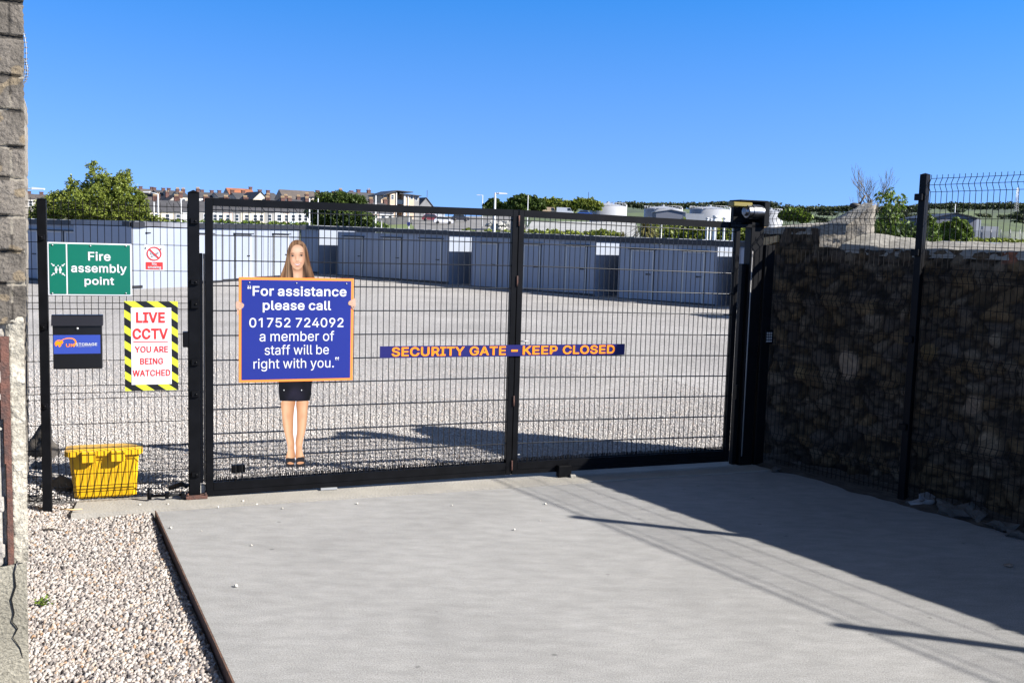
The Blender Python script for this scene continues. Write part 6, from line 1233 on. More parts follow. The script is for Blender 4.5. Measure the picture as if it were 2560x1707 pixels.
# far hills
mb = MB(); xs = list(range(1150, 3000, 25)); prof = []
M['hill'] = mat('hill_fields', (.062, .088, .028), .95, col2=(.028, .042, .02), scale=.016, detail=7, contrast=(.42, .58))
for k, x in enumerate(xs):
    yt = 520 - 6 * math.exp(-((x - 1860) / 70) ** 2) + (8 if 1950 < x < 2250 else 0) - max(0, min(1, (x - 2250) / 120)) * 8 + max(0, (1300 - x)) * .2
    for j in range(7):
        D = 820 + j * 110 if j < 6 else 2200
        u = (0, .25, .5, .72, .88, 1, .2)[j]
        p0 = atY(x, 606 + .0289 * (x - 1280), 820); p1 = atY(x, yt + .0 * x, 1370); sc = D / 820.0
        X = p0.x * sc if j < 6 else p0.x * 2.68
        prof.append((X, D, -15 + (p1.z + 15) * u + 3 * noise.noise(Vector((X * .01, D * .01, 0)))))
mb.add(prof, [(k * 7 + j, k * 7 + 7 + j, k * 7 + 8 + j, k * 7 + 1 + j) for k in range(len(xs) - 1) for j in range(6)], 0, True)
tag(mb.build('hills', M['hill']), kind='structure')
# ------------------------------------------------------------------ the town
SL = mat('slate_roof', (.042, .042, .047), .75, col2=(.03, .03, .034), scale=.8, bump=.2, bscale=6); SLB = mat('brown_slate', (.07, .057, .05), .8, col2=(.05, .042, .038), scale=.8)
TERR = mat('terracotta_roof', (.22, .075, .032), .85, col2=(.13, .055, .03), scale=.7); BRICK = mat('red_brick', (.085, .038, .03), .9, col2=(.05, .026, .022), scale=1.5)
POT = mat('chimney_pot', (.26, .18, .1), .8); GLASS = mat('dark_glass', (.02, .025, .03), .15); FRAME = mat('white_frame', (.45, .45, .45), .5)
RENDER = {}
def render(c):
    if c not in RENDER:
        RENDER[c] = mat('render_' + c, {'white': (.42, .42, .41), 'cream': (.4, .36, .28), 'grey': (.2, .195, .185), 'pink': (.46, .36, .31), 'blue': (.36, .44, .5), 'stone': (.3, .28, .25), 'buff': (.4, .3, .21), 'dgrey': (.13, .13, .135)}[c], .85, col2={'white': (.44, .44, .43), 'cream': (.42, .38, .3), 'grey': (.16, .155, .15), 'pink': (.4, .31, .27), 'blue': (.33, .4, .45), 'stone': (.24, .22, .2), 'buff': (.34, .26, .19), 'dgrey': (.1, .1, .105)}[c], scale=.5)
    return RENDER[c]
def chimney(parent, x, y, zb, zt, wx=.9, wy=.6, pots=3, m=None):
    mb = MB(); mb.box(x - wx / 2, y - wy / 2, zb, x + wx / 2, y + wy / 2, zt - .2); mb.box(x - wx / 2 - .08, y - wy / 2 - .08, zt - .2, x + wx / 2 + .08, y + wy / 2 + .08, zt)
    ch = mb.build('chimney', m or BRICK, parent)
    if pots:
        mb = MB()
        for k in range(pots): mb.lathe((x + (k - (pots - 1) / 2) * wx / pots, y, zt - .005), [(.11, 0), (.09, .25), (.11, .48), (.08, .5)], 8)
        mb.build('chimney_pot', POT, ch)
    return ch
def window(parent, xc, y, zc, ww, hh):
    mb = MB(); t = .09
    mb.box(xc - ww / 2, y - .06, zc - hh / 2, xc - ww / 2 + t, y + .02, zc + hh / 2); mb.box(xc + ww / 2 - t, y - .06, zc - hh / 2, xc + ww / 2, y + .02, zc + hh / 2)
    mb.box(xc - ww / 2 + t, y - .06, zc - hh / 2, xc + ww / 2 - t, y + .02, zc - hh / 2 + t); mb.box(xc - ww / 2 + t, y - .06, zc + hh / 2 - t, xc + ww / 2 - t, y + .02, zc + hh / 2); mb.box(xc - ww / 2 + t, y - .055, zc - .04, xc + ww / 2 - t, y + .02, zc + .04)
    wn = mb.build('window', FRAME, parent)
    mb = MB(); mb.box(xc - ww / 2 + t * .8, y - .02, zc - hh / 2 + t * .8, xc + ww / 2 - t * .8, y + .03, zc + hh / 2 - t * .8); mb.build('pane', GLASS, wn)
def house(label, Y, xl, xr, y_eave, y_ridge, wall, roof=None, depth=8.0, wins=1, chim=((1.0, 3),), gable=False, group=None, ybase=None, hip=False, name='terraced_house', win_size=(.95, 1.5), yaw=R_(36), ch_h=.85, line=None):
    """terraced house whose front runs from photo x xl to xr at distance Y; eave and ridge given as photo y"""
    wd = Vector((math.cos(yaw), math.sin(yaw))); o0 = line if line is not None else atY(xl, y_eave, Y)
    a = vpl(xl, y_eave, o0, wd); b = vpl(xr, y_eave, o0, wd); ze = (a.z + b.z) / 2; m_ = vpl((xl + xr) / 2, y_ridge, o0, wd)
    zr = atY((xl + xr) / 2, y_ridge, m_.y + depth / 2 * math.cos(yaw)).z; w_ = (b.xy - a.xy).length; Y = a.y
    zg = ground_z((a.x + b.x) / 2, (a.y + b.y) / 2) - .6
    if ze - zg < 5: zg = ze - 5
    t = thing(name, label, 'house', (a.x, Y, zg), yaw, group); H = ze - zg; Rz = zr - zg
    mb = MB()
    if gable:      # gable end towards the camera
        mb.add([(0, 0, 0), (w_, 0, 0), (w_, depth, 0), (0, depth, 0), (0, 0, H), (w_, 0, H), (w_, depth, H), (0, depth, H), (w_ / 2, 0, Rz), (w_ / 2, depth, Rz)], [(0, 1, 5, 8, 4), (1, 2, 6, 5), (2, 3, 7, 9, 6), (3, 0, 4, 7)])
    else:
        mb.add([(0, 0, 0), (w_, 0, 0), (w_, depth, 0), (0, depth, 0), (0, 0, H), (w_, 0, H), (w_, depth, H), (0, depth, H), (0, depth / 2, Rz - .05), (w_, depth / 2, Rz - .05)], [(0, 1, 5, 4), (2, 3, 7, 6), (1, 2, 6, 9, 5), (3, 0, 4, 8, 7)])
    mb.build('wall', render(wall), t)
    mb = MB(); o = .25; th = .16
    if gable:
        for s in (0, 1):
            x0, x1 = (-o, w_ / 2) if s == 0 else (w_ + o, w_ / 2); z0 = H - o * (Rz - H) / (w_ / 2)
            vs = [(x0, -o, z0), (x0, depth + o, z0), (x1, depth + o, Rz), (x1, -o, Rz)]
            mb.add([(p[0], p[1], p[2] + .02) for p in vs] + [(p[0], p[1], p[2] + th) for p in vs], [(0, 1, 2, 3), (7, 6, 5, 4), (0, 4, 5, 1), (1, 5, 6, 2), (2, 6, 7, 3), (3, 7, 4, 0)])
    else:
        hx = min(w_ * .3, depth * .4) if hip else 0
        z0 = H - o * (Rz - H) / (depth / 2)
        for s in (0, 1):
            y0 = -o if s == 0 else depth + o
            vs = [(-.02, y0, z0), (w_ + .02, y0, z0), (w_ + .02 - hx, depth / 2, Rz), (-.02 + hx, depth / 2, Rz)]
            mb.add([(p[0], p[1], p[2] + .02) for p in vs] + [(p[0], p[1], p[2] + th) for p in vs], [(0, 1, 2, 3), (7, 6, 5, 4), (0, 4, 5, 1), (1, 5, 6, 2), (2, 6, 7, 3), (3, 7, 4, 0)])
        if hip:
            for xx, xr_ in ((-.02, hx), (w_ + .02, w_ - hx)): mb.add([(xx, -o, z0 + th), (xx, depth + o, z0 + th), (xr_, depth / 2, Rz + th)], [(0, 1, 2)])
    rf_ = mb.build('roof', roof or SL, t)
    for fx, pots in chim: chimney(rf_, w_ * fx, depth / 2, Rz - .5, Rz + ch_h, pots=pots)
    for k in range(wins):
        xc = w_ * (k + .5) / wins
        for zc in ((H - 1.35,) if H < 5.4 else (H - 1.35, H - 4.0)): window(t, xc, 0, zc, *win_size)
    return t
TG = 'white and pastel terraced houses beyond the yard'
front = [(376, 402, 'cream', 1, 'cream end house of the terrace just right of the big tree'), (403, 434, 'cream', 1, 'pale cream terraced house behind the left street lamp'), (434.5, 456, 'grey', 1, 'small grey terraced house beside the thin lamp post'), (456.5, 490, 'white', 1, 'white terraced house hidden partly by the gate hinge post'),
         (497, 530, 'grey', 1, 'grey beige terraced house in the slot left of the gate leaf'), (530.5, 558, 'white', 2, 'bright white terraced house at the corner of the gate leaf'), (558.5, 581, 'pink', 1, 'pinkish terraced house right of the bright white one'), (581.5, 602, 'grey', 1, 'narrow grey terraced house with a white framed window'),
         (602.5, 630, 'cream', 1, 'cream terraced house third from the grey one'), (630.5, 661, 'cream', 2, 'wide cream terraced house with two windows under the white gable'), (661.5, 686, 'grey', 1, 'grey terraced house above the figure\'s right shoulder side'), (686.5, 708, 'white', 1, 'white terraced house directly above the figure\'s hair'),
         (708.5, 724, 'pink', 1, 'narrow pink terraced house among white ones'), (724.5, 742, 'blue', 1, 'pale blue terraced house near the end of the terrace'), (742.5, 786, 'white', 3, 'white end house of the terrace next to the dark tree'), (915, 948, 'pink', 2, 'low pink and white house right of the dark tree'), (948.5, 984, 'white', 2, 'low white house below the balcony block')]
TL0 = atY(376, 527, 200); TL1 = atY(915, 527, 218)
for k, (xl, xr, c, wn, lab) in enumerate(front):
    ye = 527 + (xl - 376) * .008 + rg.uniform(-.6, .8); yr = 503 + (xl - 376) * .012
    house(lab, 220 + (6 if xl > 900 else 0), xl, xr, ye, yr, c, wins=wn, chim=((.98, 4),) if k % 2 == 0 or k > 12 else ((.02, 0),), group=TG, ch_h=1.0, line=(TL0 if xl < 900 else TL1))
# second tier: rows seen end on, stepping up the hill
G2 = 'houses stacked up the hill behind the terrace'
tier = [(352, 392, 491, 474, 'stone', SLB, 1, ((.2, 0), (.9, 0)), False, 'brown roofed house highest up behind the big tree', 285), (392, 420, 489, 477, 'stone', SL, 1, ((.1, 0), (.9, 0)), False, 'slate roofed hill house left of the tall white lamp', 283), (420, 452, 490, 478, 'stone', SL, 1, ((.35, 0),), False, 'slate roofed hill house with one red stack', 281), (446, 472, 492, 482, 'cream', SL, 1, ((.3, 4), (.85, 4)), False, 'cream hill house with two clusters of pots left of the gate post', 262),
        (358, 408, 506, 494, 'pink', SLB, 2, ((.95, 2),), False, 'brown roof with a red chimney in the middle row', 250), (408, 470, 516, 490, 'stone', SLB, 2, ((.4, 2), (.95, 4)), True, 'brown gabled house below the slate roofs', 245), (498, 516, 494, 481, 'white', SL, 1, ((.4, 4),), False, 'white hill house seen between gate post and gate leaf', 262),
        (512, 545, 494, 483, 'stone', SL, 1, ((.1, 0), (.85, 0)), False, 'slate roof starting above the gate corner', 272), (545, 580, 495, 484, 'stone', SL, 1, ((.4, 0),), False, 'slate roof with yellow pots in front of the orange roof', 270), (575, 640, 492, 473, 'stone', TERR, 1, ((.95, 0),), False, 'long hill house with a bright orange tiled roof', 292), (590, 632, 498, 484, 'stone', SL, 1, ((.05, 0), (.7, 0)), False, 'slate roof below the orange tiles', 266),
        (633, 671, 499, 482, 'cream', SL, 1, ((.9, 0),), True, 'house with a large white gable end facing the road', 255), (668, 708, 500, 484, 'stone', SL, 0, ((.35, 0),), False, 'grey hipped roof with a dark chimney right of the white gable', 268), (710, 798, 503, 478, 'grey', SLB, 0, (), False, 'large plain grey brown roof above the figure', 262), (672, 700, 507, 497, 'stone', SL, 0, ((.4, 4),), False, 'low roof with yellow pots below the grey hipped roof', 244),
        (712, 765, 510, 500, 'stone', SL, 0, ((.3, 4), (.9, 4)), False, 'low dark roof with two rows of chimney pots', 243), (796, 850, 500, 485, 'stone', SLB, 0, ((.2, 0), (.95, 0)), False, 'brown roof with two tall square stacks left of the balcony block', 268), (850, 900, 501, 484, 'stone', SL, 0, ((.3, 4), (.85, 0)), False, 'slate roof with a crowned stack', 266), (885, 950, 503, 483, 'stone', SL, 1, ((.4, 0), (.8, 2)), False, 'slate roofed house next to the balcony block', 250),
        (768, 800, 508, 495, 'cream', SL, 0, ((.6, 4),), True, 'small cream gable above the figure', 246), (1046, 1084, 518, 497, 'dgrey', SL, 0, (), True, 'dark grey gabled house right of the balcony block', 246), (62, 90, 496, 486, 'stone', SLB, 1, ((.6, 0),), False, 'brick chimneyed roof at the far left above the tree', 260), (90, 130, 496, 488, 'stone', SLB, 1, ((.5, 0),), False, 'low brown roof behind the left tree top', 262)]
for xl, xr, ye, yr, c, rfm, wn, chs, gb, lab, Y in tier:
    house(lab, Y, xl, xr, ye, yr, c, rfm, wins=wn, chim=chs, gable=gb, group=G2, name='hill_house', hip='hipped' in lab, depth=7 if not gb else 10)
# the newer block with balconies
Yb = 232; a = atY(957, 560, Yb); zg = ground_z(a.x, Yb)
ab = thing('apartment_block', 'buff modern apartment block with a sloping roof and recessed balconies', 'apartment block', (a.x, Yb, zg), R_(30))
bd_ = Vector((math.cos(R_(30)), math.sin(R_(30))))
def bx(x): return (vpl(x, 500, a, bd_).xy - a.xy).dot(bd_)
def bz(x, y): return vpl(x, y, a, bd_).z - zg
mb = MB(); mb.prism_y([(bx(975), -1), (bx(991), -1), (bx(991), bz(991, 477.5)), (bx(975), bz(975, 482))], 0, 9); mb.prism_y([(bx(1009), -1), (bx(1035), -1), (bx(1035), bz(1035, 489)), (bx(1009), bz(1009, 485))], 0, 9)
mb.prism_y([(bx(991) + .01, -1), (bx(1009) - .01, -1), (bx(1009) - .01, bz(1009, 483)), (bx(991) + .01, bz(991, 478))], 2.4, 9); mb.prism_y([(bx(957), -1), (bx(975) - .01, -1), (bx(975) - .01, bz(975, 483)), (bx(957), bz(957, 487))], 1.0, 9); mb.build('wall', render('buff'), ab)
mb = MB(); mb.prism_y([(bx(1035) + .01, -1), (bx(1049), -1), (bx(1049), bz(1049, 490)), (bx(1035) + .01, bz(1035, 489))], .3, 9); mb.build('grey_wing', render('grey'), ab)
mb = MB()
for pts in ([(956, 487), (990, 476), (990, 478), (956, 489)], [(990, 476), (1030, 480), (1030, 482), (990, 478)], [(996, 483), (1051, 489.5), (1051, 491), (996, 485)]):
    q = [(bx(x), bz(x, y)) for x, y in pts]; q = q[::-1] if sum(q[i][0] * q[(i + 1) % 4][1] - q[(i + 1) % 4][0] * q[i][1] for i in range(4)) < 0 else q
    mb.prism_y(q, -.7, 9.5)
mb.build('roof', M['unit_dark'], ab)
mb = MB()
for x in (990.6, 1010, 1012, 1020): mb.box(bx(x) - .1, -.2, -1, bx(x) + .1, .02, bz(x, 482 + (x - 990) * .2))
mb.build('column', FRAME, ab)
for zt, zb2 in ((500, 508), (520, 527)):
    mb = MB(); mb.box(bx(991), .05, bz(1000, zb2), bx(1009), .12, bz(1000, zt)); mb.box(bx(991), .1, bz(1000, zb2) - .25, bx(1009), 2.4, bz(1000, zb2)); mb.build('balcony', GLASS if zt == 500 else BRICK, ab)
for x, y in ((981, 493), (1029, 493), (1042, 496), (966, 491), (981, 518), (1029, 520)): window(ab, bx(x), .0 if x not in (1042, 966) else (.3 if x == 1042 else 1.0), bz(x, y), .8, 1.1)

# retaining wall, bank and car park on the slope
Yw = 205
M['tarmac'] = mat('car_park_tarmac', (.115, .11, .105), .9, col2=(.15, .145, .135), scale=.4)
M['lawn'] = mat('lawn', (.1, .13, .03), .95, col2=(.075, .105, .025), scale=1.2)
mb = MB(); P_ = lambda x, y, Y: tuple(atY(x, y, Y))
mb.add([P_(938, 546, Yw), P_(1030, 541, Yw), P_(1030, 562, Yw), P_(938, 566, Yw)] + [P_(938, 546, Yw + .8), P_(1030, 541, Yw + .8), P_(1030, 562, Yw + .8), P_(938, 566, Yw + .8)], [(3, 2, 1, 0), (4, 5, 6, 7), (0, 1, 5, 4), (1, 2, 6, 5), (3, 0, 4, 7), (2, 3, 7, 6)])
tag(mb.build('retaining_wall', mat('retaining_render', (.19, .18, .165), .9, col2=(.13, .125, .12), scale=.9)), 'stained grey retaining wall above the small lawn', 'wall')
mb = MB(); mb.add([P_(930, 590, 150), P_(1040, 590, 150), P_(1034, 560, Yw - .5), P_(936, 564, Yw - .5)], [(0, 1, 2, 3)]); tag(mb.build('lawn', M['lawn']), kind='structure')
mb = MB(); mb.add([P_(1030, 590, 152), P_(1330, 592, 152), P_(1300, 541, 260), P_(1030, 541, 260)], [(0, 1, 2, 3)]); tag(mb.build('car_park', M['tarmac']), kind='structure')
mb = MB(); mb.add([P_(1306, 588, 112), P_(1600, 592, 112), P_(1590, 556, 160), P_(1330, 553, 160)], [(0, 1, 2, 3)]); tag(mb.build('concrete_apron', mat('apron', (.3, .3, .29), .9, col2=(.2, .2, .19), scale=.15, stretch=((1, 5, 1), .1))), kind='structure')
# broken concrete on the waste ground
bp0 = atY(1246, 592, 115); t = thing('rubble_heap', 'heap of broken pale concrete slabs on the waste ground left of the gate middle', 'rubble heap', (bp0.x, 115, ground_z(bp0.x, 115)))
mb = MB(); rg = random.Random(9)
for k in range(34):
    p = atY(rg.uniform(1222, 1272), rg.uniform(556, 588), 115 + rg.uniform(-2, 3)); mb.blob((p.x - bp0.x, p.y - 115, p.z - t.location.z), (rg.uniform(.25, .6), rg.uniform(.3, .6), rg.uniform(.25, .6)), k, 1, .7, 0, False)
zlow = atY(1246, 592, 115).z - t.location.z; mb.blob((0, .5, zlow * .45), (1.5, 1.6, max(.5, zlow * .62)), 77, 3, .4)
mb.build('slab_piece', mat('broken_concrete', (.36, .35, .32), .9, col2=(.2, .2, .19), scale=1.5), t)

# vehicles on the slope
def car(label, x, y, Y, L, Hh, Wd, col, yaw, van=False, group=None):
    p = atY(x, y, Y); t = thing('parked_car' if not van else 'parked_van', label, 'car' if not van else 'van', (p.x, Y, p.z), yaw, group)
    paint = mat('car_paint', col, .3, spec=.6)
    prof = [(-.5, .16), (.5, .16), (.5, .5), (.47, .56), (.3, .6), (.16, .96), (-.3, 1.0), (-.44, .62), (-.5, .56)] if not van else [(-.5, .13), (.5, .13), (.5, .5), (.4, .58), (.32, .97), (-.5, 1.0)]
    mb = MB(); mb.prism_y([(a * L, b * Hh) for a, b in prof], -Wd / 2, Wd / 2); mb.build('body', paint, t)
    gl = [(.27, .62), (.14, .92), (-.28, .95), (-.4, .64)] if not van else [(.38, .6), (.31, .92), (.15, .92), (.15, .6)]
    mb = MB(); g = [(a * L, b * Hh) for a, b in gl]; mb.prism_y(g, -Wd / 2 - .012, -Wd / 2 - .001); mb.prism_y(g, Wd / 2 + .001, Wd / 2 + .012); mb.build('window', GLASS, t)
    for sx in (-.31, .31):
        for sy in (-1, 1):
            mb = MB(); mb.tube([(sx * L, sy * (Wd / 2 - .1), .32), (sx * L, sy * (Wd / 2 + .02), .32)], .32, 14); mb.build('wheel', M['rubber'], t)
            mb = MB()
    for sy in (-1, 1):
        mb = MB(); mb.box(L * .5, sy * Wd * .34 - .16, Hh * .38, L * .5 + .02, sy * Wd * .34 + .16, Hh * .5); mb.build('headlight', FRAME, t)
    return t
car('small white car parked on the slope beside the red one', 1108, 560, 200, 3.9, 1.5, 1.7, (.5, .5, .52), R_(12))
car('dark red car parked in the shade on the slope', 1078, 553, 205, 4.0, 1.5, 1.7, (.16, .03, .035), R_(8))
car('white box van parked behind the red car', 1086, 547, 222, 4.6, 2.6, 1.9, (.5, .52, .55), R_(5), True)
car('dark car parked far up the slope', 1150, 553, 215, 3.9, 1.45, 1.7, (.03, .03, .04), R_(10))
car('white car roof just showing over the dark unit roof', 934, 576, 170, 3.9, 1.5, 1.7, (.5, .52, .55), R_(0))
car('white van at the quay left of the storage tanks', 1412, 539, 260, 4.4, 2.1, 1.8, (.52, .53, .55), R_(-4), True)
car('blue car in the row left of the storage tanks', 1462, 540, 262, 4.0, 1.45, 1.7, (.03, .08, .3), R_(-4))
car('orange roofed pale van in the row left of the storage tanks', 1372, 537, 262, 4.2, 2.0, 1.8, (.5, .36, .22), R_(-4), True)

# storage tanks
M['tank'] = mat('tank_white', (.26, .27, .29), .45, col2=(.21, .22, .24), scale=.25)
def tank(label, xl, xr, y_eave, y_top, Y, rail=True):
    a, b = atY(xl, y_eave, Y), atY(xr, y_eave, Y); r = (b.x - a.x) / 2; c = (a + b) / 2; zg = ground_z(c.x, Y) - 3; zt = atY((xl + xr) / 2, y_top, Y).z
    t = thing('storage_tank', label, 'storage tank', (c.x, Y + r, zg), 0, 'white oil storage tanks beyond the waste ground'); H = c.z - zg
    mb = MB(); mb.lathe((0, 0, 0), [(r, 0), (r, H * .5), (r + .05, H * .5 + .05), (r, H * .5 + .1), (r, H)], 40); mb.build('shell', M['tank'], t)
    mb = MB(); mb.lathe((0, 0, H), [(r * 1.005, .0), (r * .6, (zt - c.z) * .55), (.5, zt - c.z), (.5, zt - c.z + .5)], 40, sm=False); mb.build('roof', M['tank'], t)
    mb = MB(); n = 26
    for k in range(n): a_ = 2 * math.pi * k / n; mb.tube([(r * math.cos(a_), r * math.sin(a_), H - .02), (r * math.cos(a_), r * math.sin(a_), H + 1.0)], .05, 4)
    mb.tube([(r * math.cos(2 * math.pi * k / n), r * math.sin(2 * math.pi * k / n), H + 1.0) for k in range(n + 1)], .05, 4); mb.build('railing', M['lamp'], t)
    mb = MB(); mb.tube([(-r * .55, -r * .84, 0), (-r * .55, -r * .84, H)], .12, 5); mb.tube([(r * .99, -.4, 0), (r * 1.02, -.4, H + .6)], .25, 5); mb.build('pipe', M['lamp'], t)
tank('large white storage tank with conical roof and blue plinth, leftmost of the tanks', 1478, 1570, 514, 506, 330)
tank('white conical tank behind the dark gabled hut', 1617, 1712, 521.5, 514, 335)
tank('white conical tank right above the white pipes', 1734, 1835, 522, 514.5, 322)
tank('white tank partly hidden by the gate motor', 1905, 1962, 530, 523, 300)
a, b = atY(1640, 540, 290), atY(1713, 540, 290); t = thing('gabled_hut', 'dark blue grey gabled hut in front of the middle tank', 'hut', (a.x, 290, ground_z(a.x, 290) - 2)); zg = t.location.z; w_ = b.x - a.x
mb = MB(); ze = atY(1676, 531, 290).z - zg; zr = atY(1676, 525, 290).z - zg; mb.prism_y([(0, 0), (w_, 0), (w_, ze), (w_ / 2, zr), (0, ze)], 0, 8); mb.build('wall', mat('hut_grey', (.1, .11, .14), .8), t)
mb = MB(); mb.prism_y([(-.3, ze - .05), (w_ / 2, zr + .02), (w_ + .3, ze - .05), (w_ + .3, ze + .2), (w_ / 2, zr + .3), (-.3, ze + .2)], -.3, 8.3); mb.build('roof', M['tank'], t)
mb = MB(); a = atY(1714, 540, 280); b = atY(1765, 540, 280); zt = atY(1740, 534.5, 280).z; mb.box(a.x, 280, ground_z(a.x, 280) - 3, b.x, 285, zt); tag(mb.build('low_white_building', M['tank']), 'low white building between the gabled hut and the pipes', 'building')

# white pipes
def vent(label, x, w_, yt, yb, Y):
    p = atY(x, yb, Y); q = atY(x, yt, Y); g = ground_z(p.x, Y); t = thing('vent_pipe', label, 'pipe', (p.x, Y, g), 0, 'white pipes by the right gate post'); r = w_ / 2 * Y / F
    mb = MB(); mb.tube([(0, 0, -.1), (0, 0, q.z - g)], r, 12); mb.build('pipe', M['pipe'], t)
    mb = MB(); mb.tube([(0, 0, q.z - g), (0, 0, q.z - g + r * 1.2)], r * 1.3, 12); mb.build('cap', M['lamp'], t)
vent('thin white pipe furthest left of the pipe group', 1766, 6.5, 548, 600, 58); vent('very thin white pipe second in the group', 1775, 4.5, 550, 600, 58.5); vent('thick white pipe with a bright side in the middle of the group', 1785.5, 10, 545, 600, 57); vent('slim white pipe left of the thick end one', 1809, 6.5, 548, 600, 58); vent('thick white pipe nearest the right gate post', 1834, 10, 536, 600, 57)

# street lamps and poles
def lamp(label, x, yt, yb, Y, w_=4, arm=0.0, arm_y=0, double=False, name='street_lamp', cat='street lamp', col=None):
    p = atY(x, yb, Y); q = atY(x, yt, Y); g = min(p.z, ground_z(p.x, Y)); t = thing(name, label, cat, (p.x, Y, g)); r = w_ / 2 * Y / F; H = q.z - g
    mb = MB(); mb.tube([(0, 0, -.2), (0, 0, H * .3), (0, 0, H)], [r * 1.15, r, r * .75], 8); mb.build('pole', col or M['lamp'], t)
    if arm:
        k = Y / F; e = Vector((arm * k, 0, -arm_y * k)); mb = MB(); mb.tube([(0, 0, H - .05), tuple(Vector((0, 0, H)) + e)], r * .6, 6); mb.build('arm', col or M['lamp'], t)
        c = Vector((0, 0, H)) + e; mb = MB(); sx = 1 if arm > 0 else -1
        mb.add([(c.x - sx * .1, -.14, c.z - .07), (c.x + sx * .62, -.12, c.z - .05), (c.x + sx * .62, .12, c.z - .05), (c.x - sx * .1, .14, c.z - .07), (c.x - sx * .1, -.1, c.z + .08), (c.x + sx * .62, -.08, c.z + .03), (c.x + sx * .62, .08, c.z + .03), (c.x - sx * .1, .1, c.z + .08)], [(0, 1, 5, 4), (1, 2, 6, 5), (2, 3, 7, 6), (3, 0, 4, 7), (4, 5, 6, 7), (3, 2, 1, 0)])
        mb.build('lamp_head', M['lamp'], t)
    return t
lamp('white street lamp at the far left edge, arm to the right', 66, 470, 600, 60, 5, 22, 1)
lamp('white street lamp in front of the terrace, arm to the left', 396, 485, 600, 95, 4.6, -22, -4)
lamp('thin white post left of the arm lamp', 385.5, 505, 600, 100, 3.4, name='post', cat='post')
lamp('thin white post between lamp and gate post', 453, 498, 600, 100, 3.2, name='post', cat='post')
lamp('white lamp post above the figure, left of the dark tree', 773, 496, 600, 100, 4, name='post', cat='post')
lamp('slim white post against the dark tree', 794.5, 496, 600, 105, 3.2, name='post', cat='post')
lamp('pale grey post on the lawn, left one', 908, 536, 600, 120, 3.2, name='post', cat='post')
lamp('white post left of the retaining wall', 938, 489, 600, 120, 4, name='post', cat='post')
lamp('grey post in front of the retaining wall', 953, 552, 600, 130, 3.6, name='post', cat='post', col=M['galv'])
t = lamp('slim white post with a small blue plate on it', 1021, 530, 600, 130, 3.4, name='sign_post', cat='sign post')
mb = MB(); h_ = atY(1021, 560, 130).z - t.location.z; mb.box(-.18, -.12, h_ - .25, .18, -.1, h_ + .25); mb.build('plate', M['blue_sign'], t)
t = lamp('tall white street lamp with a long head, standing on the skyline', 1235, 482, 600, 84, 6.6, 12, 1.2)
mb = MB(); q = t.location; h_ = atY(1235, 484, 84).z - q.z; mb.add([(.42, -.12, h_ - .03), (1.05, -.1, h_ + .02), (1.05, .1, h_ + .02), (.42, .12, h_ - .03), (.42, -.1, h_ + .06), (1.05, -.06, h_ + .06), (1.05, .06, h_ + .06), (.42, .1, h_ + .06)], [(0, 1, 5, 4), (1, 2, 6, 5), (2, 3, 7, 6), (3, 0, 4, 7), (4, 5, 6, 7), (3, 2, 1, 0)]); mb.build('lamp_tip', M['galv'], t)
lamp('small distant street lamp left of the tall one', 1204, 488, 600, 190, 2.4, -7, 0)
lamp('thin white pole in front of the round dark tree', 1317, 488, 600, 150, 2.6, name='post', cat='post')
lamp('thin dark mast rising right of the balcony block', 1067, 476, 530, 320, 1.6, name='mast', cat='mast', col=M['unit_dark'])
lamp('thin dark mast on the skyline left of the tanks', 1470, 480, 530, 420, 1.7, name='mast', cat='mast', col=M['unit_dark'])
lamp('thin pole in the scrub right of the palm', 1652, 553, 610, 70, 3.2, name='post', cat='post', col=M['galv'])
lamp('pale flue pole on the ridge of the dark gabled shed', 2385, 510, 560, 152, 2.6, name='flue', cat='flue')
# sheds on the right
Ys = 150; a = atY(2318, 600, Ys); zg = ground_z(a.x, Ys) - 1; t = thing('gabled_shed', 'dark grey gabled industrial shed beyond the wall, white end panel', 'shed', (a.x, Ys, zg))
sx = lambda x: atY(x, 560, Ys).x - a.x
sz = lambda x, y: atY(x, y, Ys).z - zg
mb = MB(); mb.prism_y([(sx(2328), -1), (sx(2441), -1), (sx(2441), sz(2441, 546)), (sx(2386), sz(2386, 533)), (sx(2328), sz(2328, 545))], 0, 14); mb.build('wall', mat('shed_grey', (.085, .09, .115), .7, col2=(.07, .075, .1), scale=.5), t)
mb = MB(); mb.prism_y([(sx(2441.3), -1), (sx(2454), -1), (sx(2454), sz(2454, 550)), (sx(2441.3), sz(2441, 545.5))], .2, 14); mb.build('white_end', M['tank'], t)
mb = MB(); mb.prism_y([(sx(2326), sz(2326, 545.5)), (sx(2386), sz(2386, 533)), (sx(2444), sz(2444, 546.6)), (sx(2444), sz(2444, 545.4)), (sx(2386), sz(2386, 531.6)), (sx(2326), sz(2326, 544.2))], -.4, 14.2); mb.build('roof', M['unit_dark'], t)
mb = MB(); a = atY(2456, 600, 158); b = atY(2494, 600, 158); mb.box(a.x, 158, ground_z(a.x, 158) - 1, b.x, 166, atY(2476, 566, 158).z); tag(mb.build('small_shed', mat('shed_blue_grey', (.17, .18, .2), .7)), 'small pale grey box shed right of the white end panel', 'shed')
t = thing('railing', 'horizontal rail fence in front of the sheds', 'railing'); mb = MB()
for k in range(9): a, b = atY(2425, 577 + k * 2.4, 105), atY(2600, 583 + k * 2.4, 105); mb.tube([tuple(a), tuple(b)], .022, 4)
mb.build('rail', M['unit_seam'], t); mb = MB()
for x in range(2430, 2600, 24): a, b = atY(x, 574, 105.1), atY(x, 606, 105.1); mb.tube([tuple(a), tuple(b)], .04, 4)
mb.build('upright', M['unit_seam'], t)
